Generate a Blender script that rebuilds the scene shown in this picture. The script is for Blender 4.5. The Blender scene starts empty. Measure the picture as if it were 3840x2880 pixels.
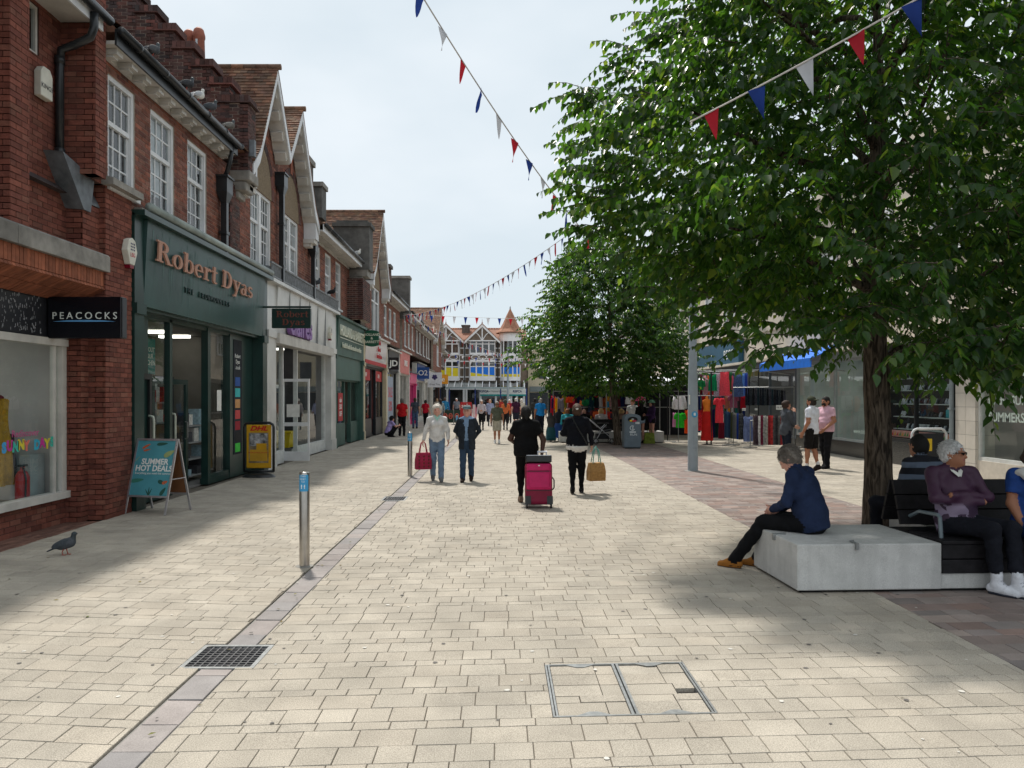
import bpy, bmesh, math, random
import numpy as np
from mathutils import Vector, Matrix, Euler
random.seed(7); RNG = np.random.default_rng(7)
SC = bpy.context.scene
COL = SC.collection
R = math.radians

# ------------------------------------------------------------------ camera
cam_d = bpy.data.cameras.new("camera"); cam = bpy.data.objects.new("camera", cam_d); COL.objects.link(cam)
FPX, CH = 765.0, 1.8
cam_d.sensor_width = 36.0; cam_d.lens = 36.0 * FPX / 1024.0
cam_d.shift_x = 12 / 1024.0; cam_d.shift_y = 13 / 1024.0
cam_d.clip_start = 0.05; cam_d.clip_end = 3000
cam.location = (0, 0, CH); cam.rotation_euler = (R(90), 0, 0)
SC.camera = cam

# ------------------------------------------------------------------ sky + sun (thin bright overcast, sun ahead and to the left)
SUN_EL, SUN_AZ = R(60), R(20)            # azimuth: from +Y towards -X
W = bpy.data.worlds.new("World"); SC.world = W; W.use_nodes = True
nt = W.node_tree; nt.nodes.clear()
out = nt.nodes.new("ShaderNodeOutputWorld"); bg = nt.nodes.new("ShaderNodeBackground")
sky = nt.nodes.new("ShaderNodeTexSky"); sky.sky_type = 'NISHITA'; sky.sun_disc = False
sky.sun_elevation = SUN_EL; sky.sun_rotation = -SUN_AZ; sky.air_density = 1.0; sky.dust_density = 2.0; sky.ozone_density = 1.0
smul = nt.nodes.new("ShaderNodeVectorMath"); smul.operation = 'SCALE'; smul.inputs[3].default_value = 0.10
nt.links.new(sky.outputs[0], smul.inputs[0])
tc = nt.nodes.new("ShaderNodeTexCoord"); nz = nt.nodes.new("ShaderNodeTexNoise")
nz.inputs['Scale'].default_value = 1.4; nz.inputs['Detail'].default_value = 5; nz.inputs['Roughness'].default_value = 0.5
mp = nt.nodes.new("ShaderNodeMapping"); mp.inputs['Scale'].default_value = (1, 1, 2.2); mp.inputs['Location'].default_value = (3.1, 0.4, 1.0)
nt.links.new(tc.outputs['Generated'], mp.inputs[0]); nt.links.new(mp.outputs[0], nz.inputs['Vector'])
cr = nt.nodes.new("ShaderNodeValToRGB")
cr.color_ramp.elements[0].position = 0.36; cr.color_ramp.elements[0].color = (0.59, 0.665, 0.715, 1)
cr.color_ramp.elements[1].position = 0.66; cr.color_ramp.elements[1].color = (0.82, 0.85, 0.875, 1)
nt.links.new(nz.outputs['Fac'], cr.inputs[0])
mixs = nt.nodes.new("ShaderNodeMix"); mixs.data_type = 'RGBA'; mixs.inputs[0].default_value = 0.93
nt.links.new(smul.outputs[0], mixs.inputs[6]); nt.links.new(cr.outputs[0], mixs.inputs[7])
nt.links.new(mixs.outputs[2], bg.inputs[0]); bg.inputs[1].default_value = 1.12
nt.links.new(bg.outputs[0], out.inputs[0])
sd = bpy.data.lights.new("sun", 'SUN'); sun = bpy.data.objects.new("sun", sd); COL.objects.link(sun)
sd.energy = 3.7; sd.angle = R(3.5); sd.color = (1.0, 0.95, 0.87)
to_sun = Vector((-math.sin(SUN_AZ) * math.cos(SUN_EL), math.cos(SUN_AZ) * math.cos(SUN_EL), math.sin(SUN_EL)))
sun.rotation_euler = to_sun.to_track_quat('Z', 'Y').to_euler(); sun.location = (0, 0, 30)
SC.view_settings.view_transform = 'Standard'; SC.view_settings.look = 'None'
SC.view_settings.exposure = 0.16; SC.view_settings.gamma = 1.0; SC.view_settings.use_curve_mapping = False
SC.render.engine = 'CYCLES'
SC.cycles.use_denoising = True
SC.cycles.max_bounces = 6; SC.cycles.diffuse_bounces = 3; SC.cycles.glossy_bounces = 3; SC.cycles.transmission_bounces = 4
SC.cycles.transparent_max_bounces = 10; SC.cycles.sample_clamp_indirect = 6

def at(u, v, Y): return Vector(((u - 500) / FPX * Y, Y, CH + (397 - v) / FPX * Y))
def gnd(u, v):
    Y = FPX * CH / (v - 397); return Vector(((u - 500) / FPX * Y, Y, 0))

# ------------------------------------------------------------------ materials
MATS = {}
def srgb(r, g, b):
    f = lambda c: (c / 255.0 / 12.92) if c / 255.0 <= 0.04045 else ((c / 255.0 + 0.055) / 1.055) ** 2.4
    return (f(r), f(g), f(b))
def M(name, col=(0.5, 0.5, 0.5), rough=0.7, var=0.12, scale=6.0, island=0.0, metal=0.0, spec=0.4, bump=0.0, bscale=60.0,
      hue=None, stain=0.0, speck=0.0, streak=0.0, emit=None, estr=0.0, transl=0.0, coords='pos', bdist=0.01):
    """procedural principled material: base colour x soft noise x per-island variation, optional specks, stains and bump"""
    if name in MATS: return MATS[name]
    m = bpy.data.materials.new(name); m.use_nodes = True; MATS[name] = m
    t = m.node_tree; N = t.nodes; L = t.links; p = N['Principled BSDF']
    p.inputs['Roughness'].default_value = rough; p.inputs['Metallic'].default_value = metal
    p.inputs['Specular IOR Level'].default_value = spec
    geo = N.new("ShaderNodeNewGeometry")
    if coords == 'obj':
        tcn = N.new("ShaderNodeTexCoord"); P = tcn.outputs['Object']
    else: P = geo.outputs['Position']
    def noise(sc, det=3.0, rgh=0.55):
        n = N.new("ShaderNodeTexNoise"); n.inputs['Scale'].default_value = sc; n.inputs['Detail'].default_value = det
        n.inputs['Roughness'].default_value = rgh; L.new(P, n.inputs['Vector']); return n.outputs['Fac']
    def mrange(src, a, b, lo=0.3, hi=0.7):
        n = N.new("ShaderNodeMapRange"); n.inputs[1].default_value = lo; n.inputs[2].default_value = hi
        n.inputs[3].default_value = a; n.inputs[4].default_value = b; L.new(src, n.inputs[0]); return n.outputs[0]
    def math_(op, a, b):
        n = N.new("ShaderNodeMath"); n.operation = op
        for i, x in enumerate((a, b)):
            if isinstance(x, (int, float)): n.inputs[i].default_value = x
            else: L.new(x, n.inputs[i])
        return n.outputs[0]
    fac = None
    if var: fac = mrange(noise(scale), 1 - var, 1 + var)
    base = None
    if island or hue:
        oi = N.new("ShaderNodeObjectInfo")
        rnd = math_('FRACT', math_('ADD', geo.outputs['Random Per Island'], oi.outputs['Random']), 0)
        if island:
            f2 = mrange(rnd, 1 - island, 1 + island, 0, 1); fac = f2 if fac is None else math_('MULTIPLY', fac, f2)
        if hue:
            rp = N.new("ShaderNodeValToRGB"); rp.color_ramp.interpolation = 'LINEAR'
            cs = [col] + list(hue); el = rp.color_ramp.elements
            el[0].color = (*cs[0], 1); el[0].position = 0; el[1].color = (*cs[-1], 1); el[1].position = 1
            for i in range(1, len(cs) - 1):
                e = el.new(i / (len(cs) - 1)); e.color = (*cs[i], 1)
            r2 = math_('FRACT', math_('MULTIPLY', rnd, 7.31), 0); L.new(r2, rp.inputs[0]); base = rp.outputs[0]
    if speck:
        f3 = mrange(noise(150, 3, 0.75), 1 - speck, 1 + speck, 0.36, 0.64); fac = f3 if fac is None else math_('MULTIPLY', fac, f3)
    if stain:
        f4 = mrange(noise(0.9, 5, 0.62), 1 - stain, 1.0, 0.38, 0.56); fac = f4 if fac is None else math_('MULTIPLY', fac, f4)
    if streak:
        mpn = N.new('ShaderNodeMapping'); mpn.inputs['Scale'].default_value = (11, 11, 0.7); L.new(P, mpn.inputs[0]); ns = N.new('ShaderNodeTexNoise'); ns.inputs['Scale'].default_value = 1.0; ns.inputs['Detail'].default_value = 4; L.new(mpn.outputs[0], ns.inputs['Vector'])
        f5 = mrange(ns.outputs['Fac'], 1 - streak, 1.03, 0.36, 0.56); fac = f5 if fac is None else math_('MULTIPLY', fac, f5)
    if fac is None: p.inputs['Base Color'].default_value = (*col, 1)
    else:
        vm = N.new("ShaderNodeVectorMath"); vm.operation = 'SCALE'; L.new(fac, vm.inputs[3])
        if base is not None: L.new(base, vm.inputs[0])
        else: vm.inputs[0].default_value = col
        L.new(vm.outputs[0], p.inputs['Base Color']); base = vm.outputs[0]
    if bump:
        b = N.new("ShaderNodeBump"); b.inputs['Strength'].default_value = bump; b.inputs['Distance'].default_value = bdist
        L.new(noise(bscale, 4, 0.6), b.inputs['Height']); L.new(b.outputs[0], p.inputs['Normal'])
    if emit:
        p.inputs['Emission Color'].default_value = (*emit, 1); p.inputs['Emission Strength'].default_value = estr
    if transl:
        tr = N.new("ShaderNodeBsdfTranslucent"); mx = N.new("ShaderNodeMixShader"); mx.inputs[0].default_value = transl
        if base is not None: L.new(base, tr.inputs[0])
        else: tr.inputs[0].default_value = (*col, 1)
        o = N['Material Output']; L.new(p.outputs[0], mx.inputs[1]); L.new(tr.outputs[0], mx.inputs[2]); L.new(mx.outputs[0], o.inputs[0])
    return m
def glass_mat(name, tint=(0.9, 0.95, 0.93), rough=0.0, refl=0.05, ior=1.5):
    if name in MATS: return MATS[name]
    m = bpy.data.materials.new(name); m.use_nodes = True; MATS[name] = m
    t = m.node_tree; N = t.nodes; L = t.links; N.remove(N['Principled BSDF'])
    g = N.new("ShaderNodeBsdfGlossy"); g.inputs['Roughness'].default_value = rough
    tr = N.new("ShaderNodeBsdfTransparent"); tr.inputs[0].default_value = (*tint, 1)
    lw = N.new("ShaderNodeLayerWeight"); lw.inputs[0].default_value = 0.5
    pw = N.new("ShaderNodeMath"); pw.operation = 'POWER'; pw.inputs[1].default_value = 5.0; L.new(lw.outputs['Facing'], pw.inputs[0])
    mr = N.new("ShaderNodeMapRange"); mr.inputs[3].default_value = refl; mr.inputs[4].default_value = 1.0
    L.new(pw.outputs[0], mr.inputs[0])
    mx = N.new("ShaderNodeMixShader"); L.new(mr.outputs[0], mx.inputs[0]); L.new(tr.outputs[0], mx.inputs[1]); L.new(g.outputs[0], mx.inputs[2])
    L.new(mx.outputs[0], N['Material Output'].inputs[0]); return m
def C(name, r, g, b, rough=0.75, **k):
    """material from an sRGB-like colour; shorthand for clothes, paint and print"""
    return M(name, srgb(r, g, b), rough, **k)

# ------------------------------------------------------------------ mesh helpers
WL = {}                     # world location of every parent
def wl(o): return WL.get(o.name, Vector((0, 0, 0)))
def tagit(o, label=None, cat=None, group=None, kind=None):
    if label: o['label'] = label
    if cat: o['category'] = cat
    if group: o['group'] = group
    if kind: o['kind'] = kind
    return o
def thing(name, loc, label=None, cat=None, group=None, kind=None):
    o = bpy.data.objects.new(name, None); COL.objects.link(o); o.location = loc; o.empty_display_size = 0.2
    WL[o.name] = Vector(loc); return tagit(o, label, cat, group, kind)
class MB:
    def __init__(s, T=None): s.V = []; s.F = []; s.MI = []; s.mi = 0; s.T = T
    def add(s, vs, fs):
        n = len(s.V); s.V += [tuple(v) for v in vs]
        for f in fs: s.F.append(tuple(i + n for i in f)); s.MI.append(s.mi)
        return s
    def box(s, x0, y0, z0, x1, y1, z1):
        if x0 > x1: x0, x1 = x1, x0
        if y0 > y1: y0, y1 = y1, y0
        if z0 > z1: z0, z1 = z1, z0
        return s.add([(x0, y0, z0), (x1, y0, z0), (x1, y1, z0), (x0, y1, z0), (x0, y0, z1), (x1, y0, z1), (x1, y1, z1), (x0, y1, z1)],
              [(0, 3, 2, 1), (4, 5, 6, 7), (0, 1, 5, 4), (1, 2, 6, 5), (2, 3, 7, 6), (3, 0, 4, 7)])
    def obox(s, c, ax, ay, az):
        """oriented box: centre and three half-axis vectors"""
        c, ax, ay, az = map(Vector, (c, ax, ay, az)); vs = []
        for sz in (-1, 1):
            for sx, sy in ((-1, -1), (1, -1), (1, 1), (-1, 1)): vs.append(c + ax * sx + ay * sy + az * sz)
        return s.add(vs, [(0, 3, 2, 1), (4, 5, 6, 7), (0, 1, 5, 4), (1, 2, 6, 5), (2, 3, 7, 6), (3, 0, 4, 7)])
    def poly(s, pts): return s.add(pts, [tuple(range(len(pts)))])
    def prism(s, pts, d):
        """planar polygon extruded by vector d"""
        d = Vector(d); pts = [Vector(p) for p in pts]; n = len(pts)
        fs = [tuple(range(n))[::-1], tuple(range(n, 2 * n))] + [(i, (i + 1) % n, n + (i + 1) % n, n + i) for i in range(n)]
        return s.add(pts + [p + d for p in pts], fs)
    def tube(s, pts, r, n=8, cap=True):
        pts = [Vector(p) for p in pts]; k = len(pts)
        rs = [r] * k if isinstance(r, (int, float)) else r
        vs = []; fs = []; ref = None
        for i, p in enumerate(pts):
            t = (pts[min(i + 1, k - 1)] - pts[max(i - 1, 0)]).normalized()
            if ref is None: ref = Vector((0, 0, 1)) if abs(t.z) < 0.9 else Vector((1, 0, 0))
            a = (ref - t * ref.dot(t)).normalized(); ref = a; b = t.cross(a)
            for j in range(n):
                th = 2 * math.pi * j / n; vs.append(p + (a * math.cos(th) + b * math.sin(th)) * rs[i])
        for i in range(k - 1):
            for j in range(n):
                fs.append((i * n + j, i * n + (j + 1) % n, (i + 1) * n + (j + 1) % n, (i + 1) * n + j))
        if cap: fs.append(tuple(range(n))[::-1]); fs.append(tuple((k - 1) * n + j for j in range(n)))
        return s.add(vs, fs)
    def lathe(s, prof, c=(0, 0, 0), n=16, a0=0, a1=2 * math.pi):
        c = Vector(c); full = abs(a1 - a0 - 2 * math.pi) < 1e-4; m = n if full else n + 1; vs = []; fs = []
        for r, z in prof:
            for j in range(m):
                th = a0 + (a1 - a0) * j / n; vs.append(c + Vector((r * math.cos(th), r * math.sin(th), z)))
        for i in range(len(prof) - 1):
            for j in range(n):
                j2 = (j + 1) % m; fs.append((i * m + j, i * m + j2, (i + 1) * m + j2, (i + 1) * m + j))
        return s.add(vs, fs)
    def ball(s, c, r, n=10, mrot=None):
        c = Vector(c); rx, ry, rz = (r, r, r) if isinstance(r, (int, float)) else r; vs = []; fs = []; h = n // 2 + 1
        for i in range(h + 1):
            ph = math.pi * i / h
            for j in range(n):
                th = 2 * math.pi * j / n; v = Vector((rx * math.sin(ph) * math.cos(th), ry * math.sin(ph) * math.sin(th), rz * math.cos(ph)))
                vs.append(c + (mrot @ v if mrot else v))
        for i in range(h):
            for j in range(n): fs.append((i * n + j, (i + 1) * n + j, (i + 1) * n + (j + 1) % n, i * n + (j + 1) % n))
        return s.add(vs, fs)
    def mesh(s, name, mats, off=None, smooth=False):
        V = s.V
        if s.T is not None: V = [s.T @ Vector(v) for v in V]
        if off is not None and off.length > 0: V = [(v[0] - off.x, v[1] - off.y, v[2] - off.z) for v in V]
        me = bpy.data.meshes.new(name); me.from_pydata([tuple(v) for v in V], [], s.F)
        for m in (mats if isinstance(mats, (list, tuple)) else [mats]): me.materials.append(m)
        if max(s.MI, default=0) > 0: me.polygons.foreach_set('material_index', s.MI)
        if smooth: me.polygons.foreach_set('use_smooth', [True] * len(me.polygons))
        me.update(); return me
    def build(s, name, mats, parent=None, smooth=False, label=None, cat=None, group=None, kind=None, loc=None, bevel=0):
        off = wl(parent) if parent is not None else (Vector(loc) if loc is not None else Vector((0, 0, 0)))
        o = bpy.data.objects.new(name, s.mesh(name, mats, off, smooth)); COL.objects.link(o)
        if parent is not None: o.parent = parent; WL[o.name] = wl(parent)
        else: o.location = off; WL[o.name] = off
        if bevel:
            b = o.modifiers.new("bevel", 'BEVEL'); b.width = bevel; b.segments = 2; b.limit_method = 'ANGLE'; b.angle_limit = R(40)
        return tagit(o, label, cat, group, kind)
def inst(name, me, parent, loc, rot=(0, 0, 0), scale=(1, 1, 1)):
    o = bpy.data.objects.new(name, me); COL.objects.link(o); o.parent = parent
    o.location = Vector(loc) - (wl(parent) if parent is not None else Vector((0, 0, 0))); o.rotation_euler = rot; o.scale = scale
    return o
def text_mesh(body, size, extrude=0.004, bold=0.0, align='CENTER', shear=0.0, spacing=1.0, sx=1.0):
    cu = bpy.data.curves.new("lettering", 'FONT'); cu.body = body; cu.size = size; cu.extrude = extrude; cu.offset = bold
    cu.align_x = align; cu.align_y = 'CENTER'; cu.shear = shear; cu.space_character = spacing; cu.resolution_u = 3
    o = bpy.data.objects.new("lettering", cu); COL.objects.link(o)
    bpy.context.view_layer.update()
    dg = bpy.context.evaluated_depsgraph_get(); me = bpy.data.meshes.new_from_object(o.evaluated_get(dg))
    bpy.data.objects.remove(o); bpy.data.curves.remove(cu)
    if sx != 1.0:
        for v in me.vertices: v.co.x *= sx
    return me
FACE = {'+X': Matrix(((0, 0, 1), (1, 0, 0), (0, 1, 0))), '-X': Matrix(((0, 0, -1), (-1, 0, 0), (0, 1, 0))), '-Y': Matrix(((1, 0, 0), (0, 0, -1), (0, 1, 0)))}
def text(name, body, size, mat, parent, loc, face='+X', rot=None, **k):
    me = text_mesh(body, size, **k); me.materials.append(mat)
    me.transform((rot if rot is not None else FACE[face]).to_4x4())
    o = bpy.data.objects.new(name, me); COL.objects.link(o); o.parent = parent
    o.location = Vector(loc) - (wl(parent) if parent is not None else Vector((0, 0, 0))); return o
# ------------------------------------------------------------------ ground and paving
JOINT = M('joint_sand', (0.13, 0.112, 0.088), 0.95, var=0.35, scale=14, hue=None, bump=0.3)
PAVE = M('paver_buff', (0.392, 0.352, 0.292), 0.86, var=0.10, scale=2.6, island=0.07, speck=0.34, stain=0.14, spec=0.25,
         hue=[(0.408, 0.368, 0.308), (0.376, 0.340, 0.284), (0.398, 0.354, 0.292)], bump=0.25, bscale=150, bdist=0.003)
PAVER_RED = M('paver_red', (0.21, 0.16, 0.145), 0.88, var=0.15, scale=3, island=0.18, speck=0.15, spec=0.25,
              hue=[(0.26, 0.22, 0.20), (0.25, 0.175, 0.15), (0.22, 0.195, 0.185), (0.29, 0.235, 0.205)], bump=0.3, bscale=120, bdist=0.003)
GRAN = M('gutter_granite', (0.30, 0.265, 0.25), 0.85, var=0.12, scale=5, island=0.12, speck=0.16, spec=0.3, hue=[(0.29, 0.262, 0.25), (0.25, 0.238, 0.235), (0.31, 0.28, 0.265)], bump=0.4, bscale=90, bdist=0.004)
MORTAR = M('mortar_grey', (0.26, 0.25, 0.23), 0.95, var=0.15, scale=20, bump=0.2)
IRON = M('cast_iron', (0.10, 0.10, 0.105), 0.5, var=0.2, scale=30, metal=0.6, bump=0.2)
STEEL = M('galvanised_steel', (0.30, 0.31, 0.31), 0.45, var=0.2, scale=25, metal=0.7)
STAINLESS = M('stainless', (0.42, 0.40, 0.37), 0.28, var=0.08, scale=12, metal=1.0)
GAP_SHADE = M('gap_shade', (0.012, 0.012, 0.012), 0.95, var=0)  # near-black colour stands in for the shade inside holes and gaps

g = MB(); g.poly([(-900, -60, -0.035), (900, -60, -0.035), (900, 1500, -0.035), (-900, 1500, -0.035)])
g.build('ground', JOINT, kind='structure')

pv_root = thing('pavement', (0, 0, 0), kind='structure')
def joint_fill():
    m = MB()
    for xa, xb, hs in ((-5.8, -2.0, [GR1, GR2]), (-1.76, 3.45, [GR1, GR2, (MH[0] - 0.02, MH[1] + 0.02, MH[2], MH[3] + 0.1)]), (3.45, 10.6, [])):
        for x0, x1, y0, y1 in minus((xa, xb, 2.0, 46), hs): m.poly([(x0, y0, -0.008), (x1, y0, -0.008), (x1, y1, -0.008), (x0, y1, -0.008)])
    m.build('joint_sand_fill', JOINT, pv_root)
HOLES = []          # (x0, x1, y0, y1) kept free, in unsheared strip coordinates
def minus(r, holes):
    rs = [r]
    for hx0, hx1, hy0, hy1 in holes:
        o = []
        for x0, x1, y0, y1 in rs:
            if x1 <= hx0 or x0 >= hx1 or y1 <= hy0 or y0 >= hy1: o.append((x0, x1, y0, y1)); continue
            if x0 < hx0: o.append((x0, hx0, y0, y1))
            if x1 > hx1: o.append((hx1, x1, y0, y1))
            a, b = max(x0, hx0), min(x1, hx1)
            if y0 < hy0: o.append((a, b, y0, hy0))
            if y1 > hy1: o.append((a, b, hy1, y1))
        rs = o
    return rs
PCAND = []
def paver_strip(xa, xb, ya, yb, s, rows, mat, key, holes, pick):
    fld = MB(); y = ya; i = 0
    while y < yb:
        w, d = rows[i % len(rows)]; off = random.random() * w; x = xa - off
        while x < xb:
            for x0, x1, y0, y1 in minus((max(x, xa), min(x + w, xb), y, y + d), holes):
                if x1 - x0 < 0.02 or y1 - y0 < 0.02: continue
                gp = 0.0022; z = random.uniform(-0.0018, 0.0012)
                whole = abs(x1 - x0 - w) < 1e-6 and abs(y1 - y0 - d) < 1e-6
                dist = math.hypot((x0 + x1) / 2, y)
                u = 500 + FPX * (x0 + x1) / 2 / max(y, 0.5)
                inview = 20 < u < 1004 and y > 3.72
                if whole and pick and inview and dist < 7.6:
                    PCAND.append((y, key, w, d, s, (x0 + x1) / 2, (y0 + y1) / 2 + s * (x0 + x1) / 2, z, mat, x0 + gp, x1 - gp, y0 + gp, y1 - gp)); continue
                X0, X1, Y0, Y1 = x0 + gp, x1 - gp, y0 + gp, y1 - gp; c = 0.003
                fld_add(fld, X0, X1, Y0, Y1, s, z, y < 16)
            x += w
        y += d; i += 1
    fld.build('paver_field', mat, pv_root, kind='stuff')
    return fld
def fld_add(fld, X0, X1, Y0, Y1, s, z, deep):
    t = random.uniform(-0.0012, 0.0012); q = random.uniform(-0.0012, 0.0012); c = 0.0022
    if not deep:
        fld.add([(X0, Y0 + s * X0, z), (X1, Y0 + s * X1, z), (X1, Y1 + s * X1, z), (X0, Y1 + s * X0, z)], [(0, 1, 2, 3)]); return
    top = [(X0 + c, Y0 + c + s * X0, z + t), (X1 - c, Y0 + c + s * X1, z - t), (X1 - c, Y1 - c + s * X1, z + q), (X0 + c, Y1 - c + s * X0, z - q)]
    mid = [(X0, Y0 + s * X0, z - 0.004), (X1, Y0 + s * X1, z - 0.004), (X1, Y1 + s * X1, z - 0.004), (X0, Y1 + s * X0, z - 0.004)]
    bot = [(a, b, -0.033) for a, b, _ in mid]
    fld.add(top + mid + bot, [(0, 1, 2, 3), (4, 5, 1, 0), (5, 6, 2, 1), (6, 7, 3, 2), (7, 4, 0, 3), (8, 9, 5, 4), (9, 10, 6, 5), (10, 11, 7, 6), (11, 8, 4, 7)])

S_MID = 0.06
MH = (0.30, 1.24, 4.28, 5.12)      # inspection cover, in strip coordinates (sheared by S_MID)
GR1 = (-2.14, -1.64, 5.08, 5.56); GR2 = (-2.08, -1.66, 13.3, 13.85)
joint_fill()
LIGHT_ROWS = [(0.30, 0.20), (0.20, 0.19), (0.20, 0.10)][::-1]
sh = lambda h, s: (h[0], h[1], h[2] - s * (h[0] + h[1]) / 2, h[3] - s * (h[0] + h[1]) / 2)
paver_strip(-5.80, -2.0, 2.0, 46, -0.10, LIGHT_ROWS, PAVE, 'left', [sh(GR1, -0.10), sh(GR2, -0.10)], True)
paver_strip(-1.76, 3.45, 3.2, 46, S_MID, LIGHT_ROWS, PAVE, 'mid', [(MH[0], MH[1], MH[2], MH[3]), sh(GR1, S_MID), sh(GR2, S_MID)], True)
paver_strip(5.95, 10.6, 8, 46, S_MID, LIGHT_ROWS, PAVE, 'right', [], False)
paver_strip(3.45, 5.95, 3.0, 46, S_MID, [(0.30, 0.20), (0.30, 0.20), (0.24, 0.14)], PAVER_RED, 'red', [], False)
PCAND.sort(key=lambda c: c[0])
UNIT = {}
rest = MB()
for n, (y, key, w, d, s, cx, cy, z, mat, X0, X1, Y0, Y1) in enumerate(PCAND):
    if n < 290:
        k = (key, w, d)
        if k not in UNIT:
            m = MB(); hw, hd = (X1 - X0) / 2, (Y1 - Y0) / 2; st = random.getstate(); fld_add(m, -hw, hw, -hd, hd, s, 0, True); random.setstate(st)
            UNIT[k] = m.mesh('paver', mat)
        inst('paver', UNIT[k], pv_root, (cx, cy, z), (random.uniform(-0.006, 0.006), random.uniform(-0.006, 0.006), 0))
    else: fld_add(rest, X0, X1, Y0, Y1, s, z, True)
rest.build('paver_field', PAVE, pv_root, kind='stuff')
far = MB(); far.poly([(-5.8, 46, -0.004), (10.6, 46, -0.004), (14, 95, -0.004), (-8, 95, -0.004)])
FARP = M('paver_far', (0.36, 0.325, 0.275), 0.86, var=0.08, scale=1.2, stain=0.15)
far.build('far_paving', FARP, pv_root)
# stone gutter
gy = 2.6; gm = MB(); k = 0
while gy < 46:
    L_ = random.uniform(0.26, 0.40); y1 = gy + L_
    for x0, x1, a, b in minus((-1.985, -1.775, gy, y1), [GR1, GR2]):
        if b - a < 0.05: continue
        z = random.uniform(-0.012, -0.005); mm = gm
        if a < 12 and b - a > 0.2: mm = MB()
        fld_add(mm, x0 + 0.002, x1 - 0.002, a + 0.004, b - 0.006, 0.0, z, True)
        if mm is not gm: mm.build('gutter_stone', GRAN, pv_root)
    gy = y1
gm.build('gutter_stones', GRAN, pv_root, kind='stuff')
bed = MB(); bed.box(-2.0, 2.6, -0.034, -1.76, 46, -0.018); bed.build('gutter_bedding', MORTAR, pv_root)
# red brick edging in front of the left shop
bs = MB(); yy = 4.0
while yy < 11.0:
    for xr in np.arange(-6.32, -5.82, 0.068):
        off = random.uniform(0, 0.01); bs.box(xr + 0.004, yy + 0.004, -0.03, xr + 0.064, yy + 0.211, random.uniform(-0.004, 0.002))
    yy += 0.215
EDGE = M('edging_brick', (0.17, 0.085, 0.062), 0.9, island=0.3, var=0.2, scale=10, bump=0.3)
bs.build('edging_bricks', EDGE, pv_root, kind='stuff')

# inspection cover set with pavers
mh = thing('inspection_cover', (0.77, 4.7 + S_MID * 0.77, 0), 'double recessed steel inspection cover filled with pavers', 'manhole cover')
shx = lambda x, y: y + S_MID * x
def shbox(m, x0, y0, z0, x1, y1, z1):
    m.add([(x0, shx(x0, y0), z0), (x1, shx(x1, y0), z0), (x1, shx(x1, y1), z0), (x0, shx(x0, y1), z0), (x0, shx(x0, y0), z1), (x1, shx(x1, y0), z1), (x1, shx(x1, y1), z1), (x0, shx(x0, y1), z1)],
          [(0, 3, 2, 1), (4, 5, 6, 7), (0, 1, 5, 4), (1, 2, 6, 5), (2, 3, 7, 6), (3, 0, 4, 7)])
x0, x1, y0, y1 = MH; xm = (x0 + x1) / 2; fr = MB()
for a, b in ((x0, x0 + 0.012), (x1 - 0.012, x1), (xm - 0.022, xm - 0.005), (xm + 0.005, xm + 0.022), (x0 + 0.018, x0 + 0.03), (x1 - 0.03, x1 - 0.018)): shbox(fr, a, y0, -0.03, b, y1, 0.003)
for a, b in ((y0, y0 + 0.014), (y1 - 0.014, y1)): shbox(fr, x0, a, -0.03, x1, b, 0.0025)
fr.build('frame', STEEL, mh)
for cxm in ((x0 + xm) / 2, (x1 + xm) / 2):
    for sgn, ye in ((1, y0 + 0.012), (-1, y1 - 0.012)):
        t = MB(); t.prism([(cxm - 0.10, shx(cxm - 0.1, ye), -0.002), (cxm + 0.10, shx(cxm + 0.1, ye), -0.002), (cxm + 0.025, shx(cxm + 0.025, ye + sgn * 0.05), -0.002), (cxm - 0.025, shx(cxm - 0.025, ye + sgn * 0.05), -0.002)], (0, 0, 0.004)); t.build('lifting_key', STEEL, mh)
for lx0, lx1 in ((x0 + 0.032, xm - 0.022), (xm + 0.022, x1 - 0.032)):
    rows = [(y0 + 0.02, 0.19), (y0 + 0.21, 0.10), (y0 + 0.31, 0.17), (y0 + 0.48, 0.18), (y0 + 0.66, 0.155)]
    for ry, rd in rows:
        cut = lx0 + (lx1 - lx0) * random.choice((0.35, 0.5, 0.62, 0.7)); segs = [(lx0, cut), (cut, lx1)]
        for a, b in segs:
            m = MB(); c = 0.003; zt = random.uniform(-0.008, -0.002)
            if lx0 > xm and abs(ry - y0 - 0.31) < 0.01 and a > lx0:
                m.poly([(a, shx(a, ry), -0.03), (b, shx(b, ry), -0.03), (b, shx(b, ry + rd), -0.03), (a, shx(a, ry + rd), -0.03)]); m.build('broken_corner', GAP_SHADE, mh); m = MB(); ry += 0.075; rd -= 0.075
            shbox(m, a + c, ry + c, -0.033, b - c, ry + rd - c, zt); m.build('infill_paver', PAVE, mh)
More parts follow.
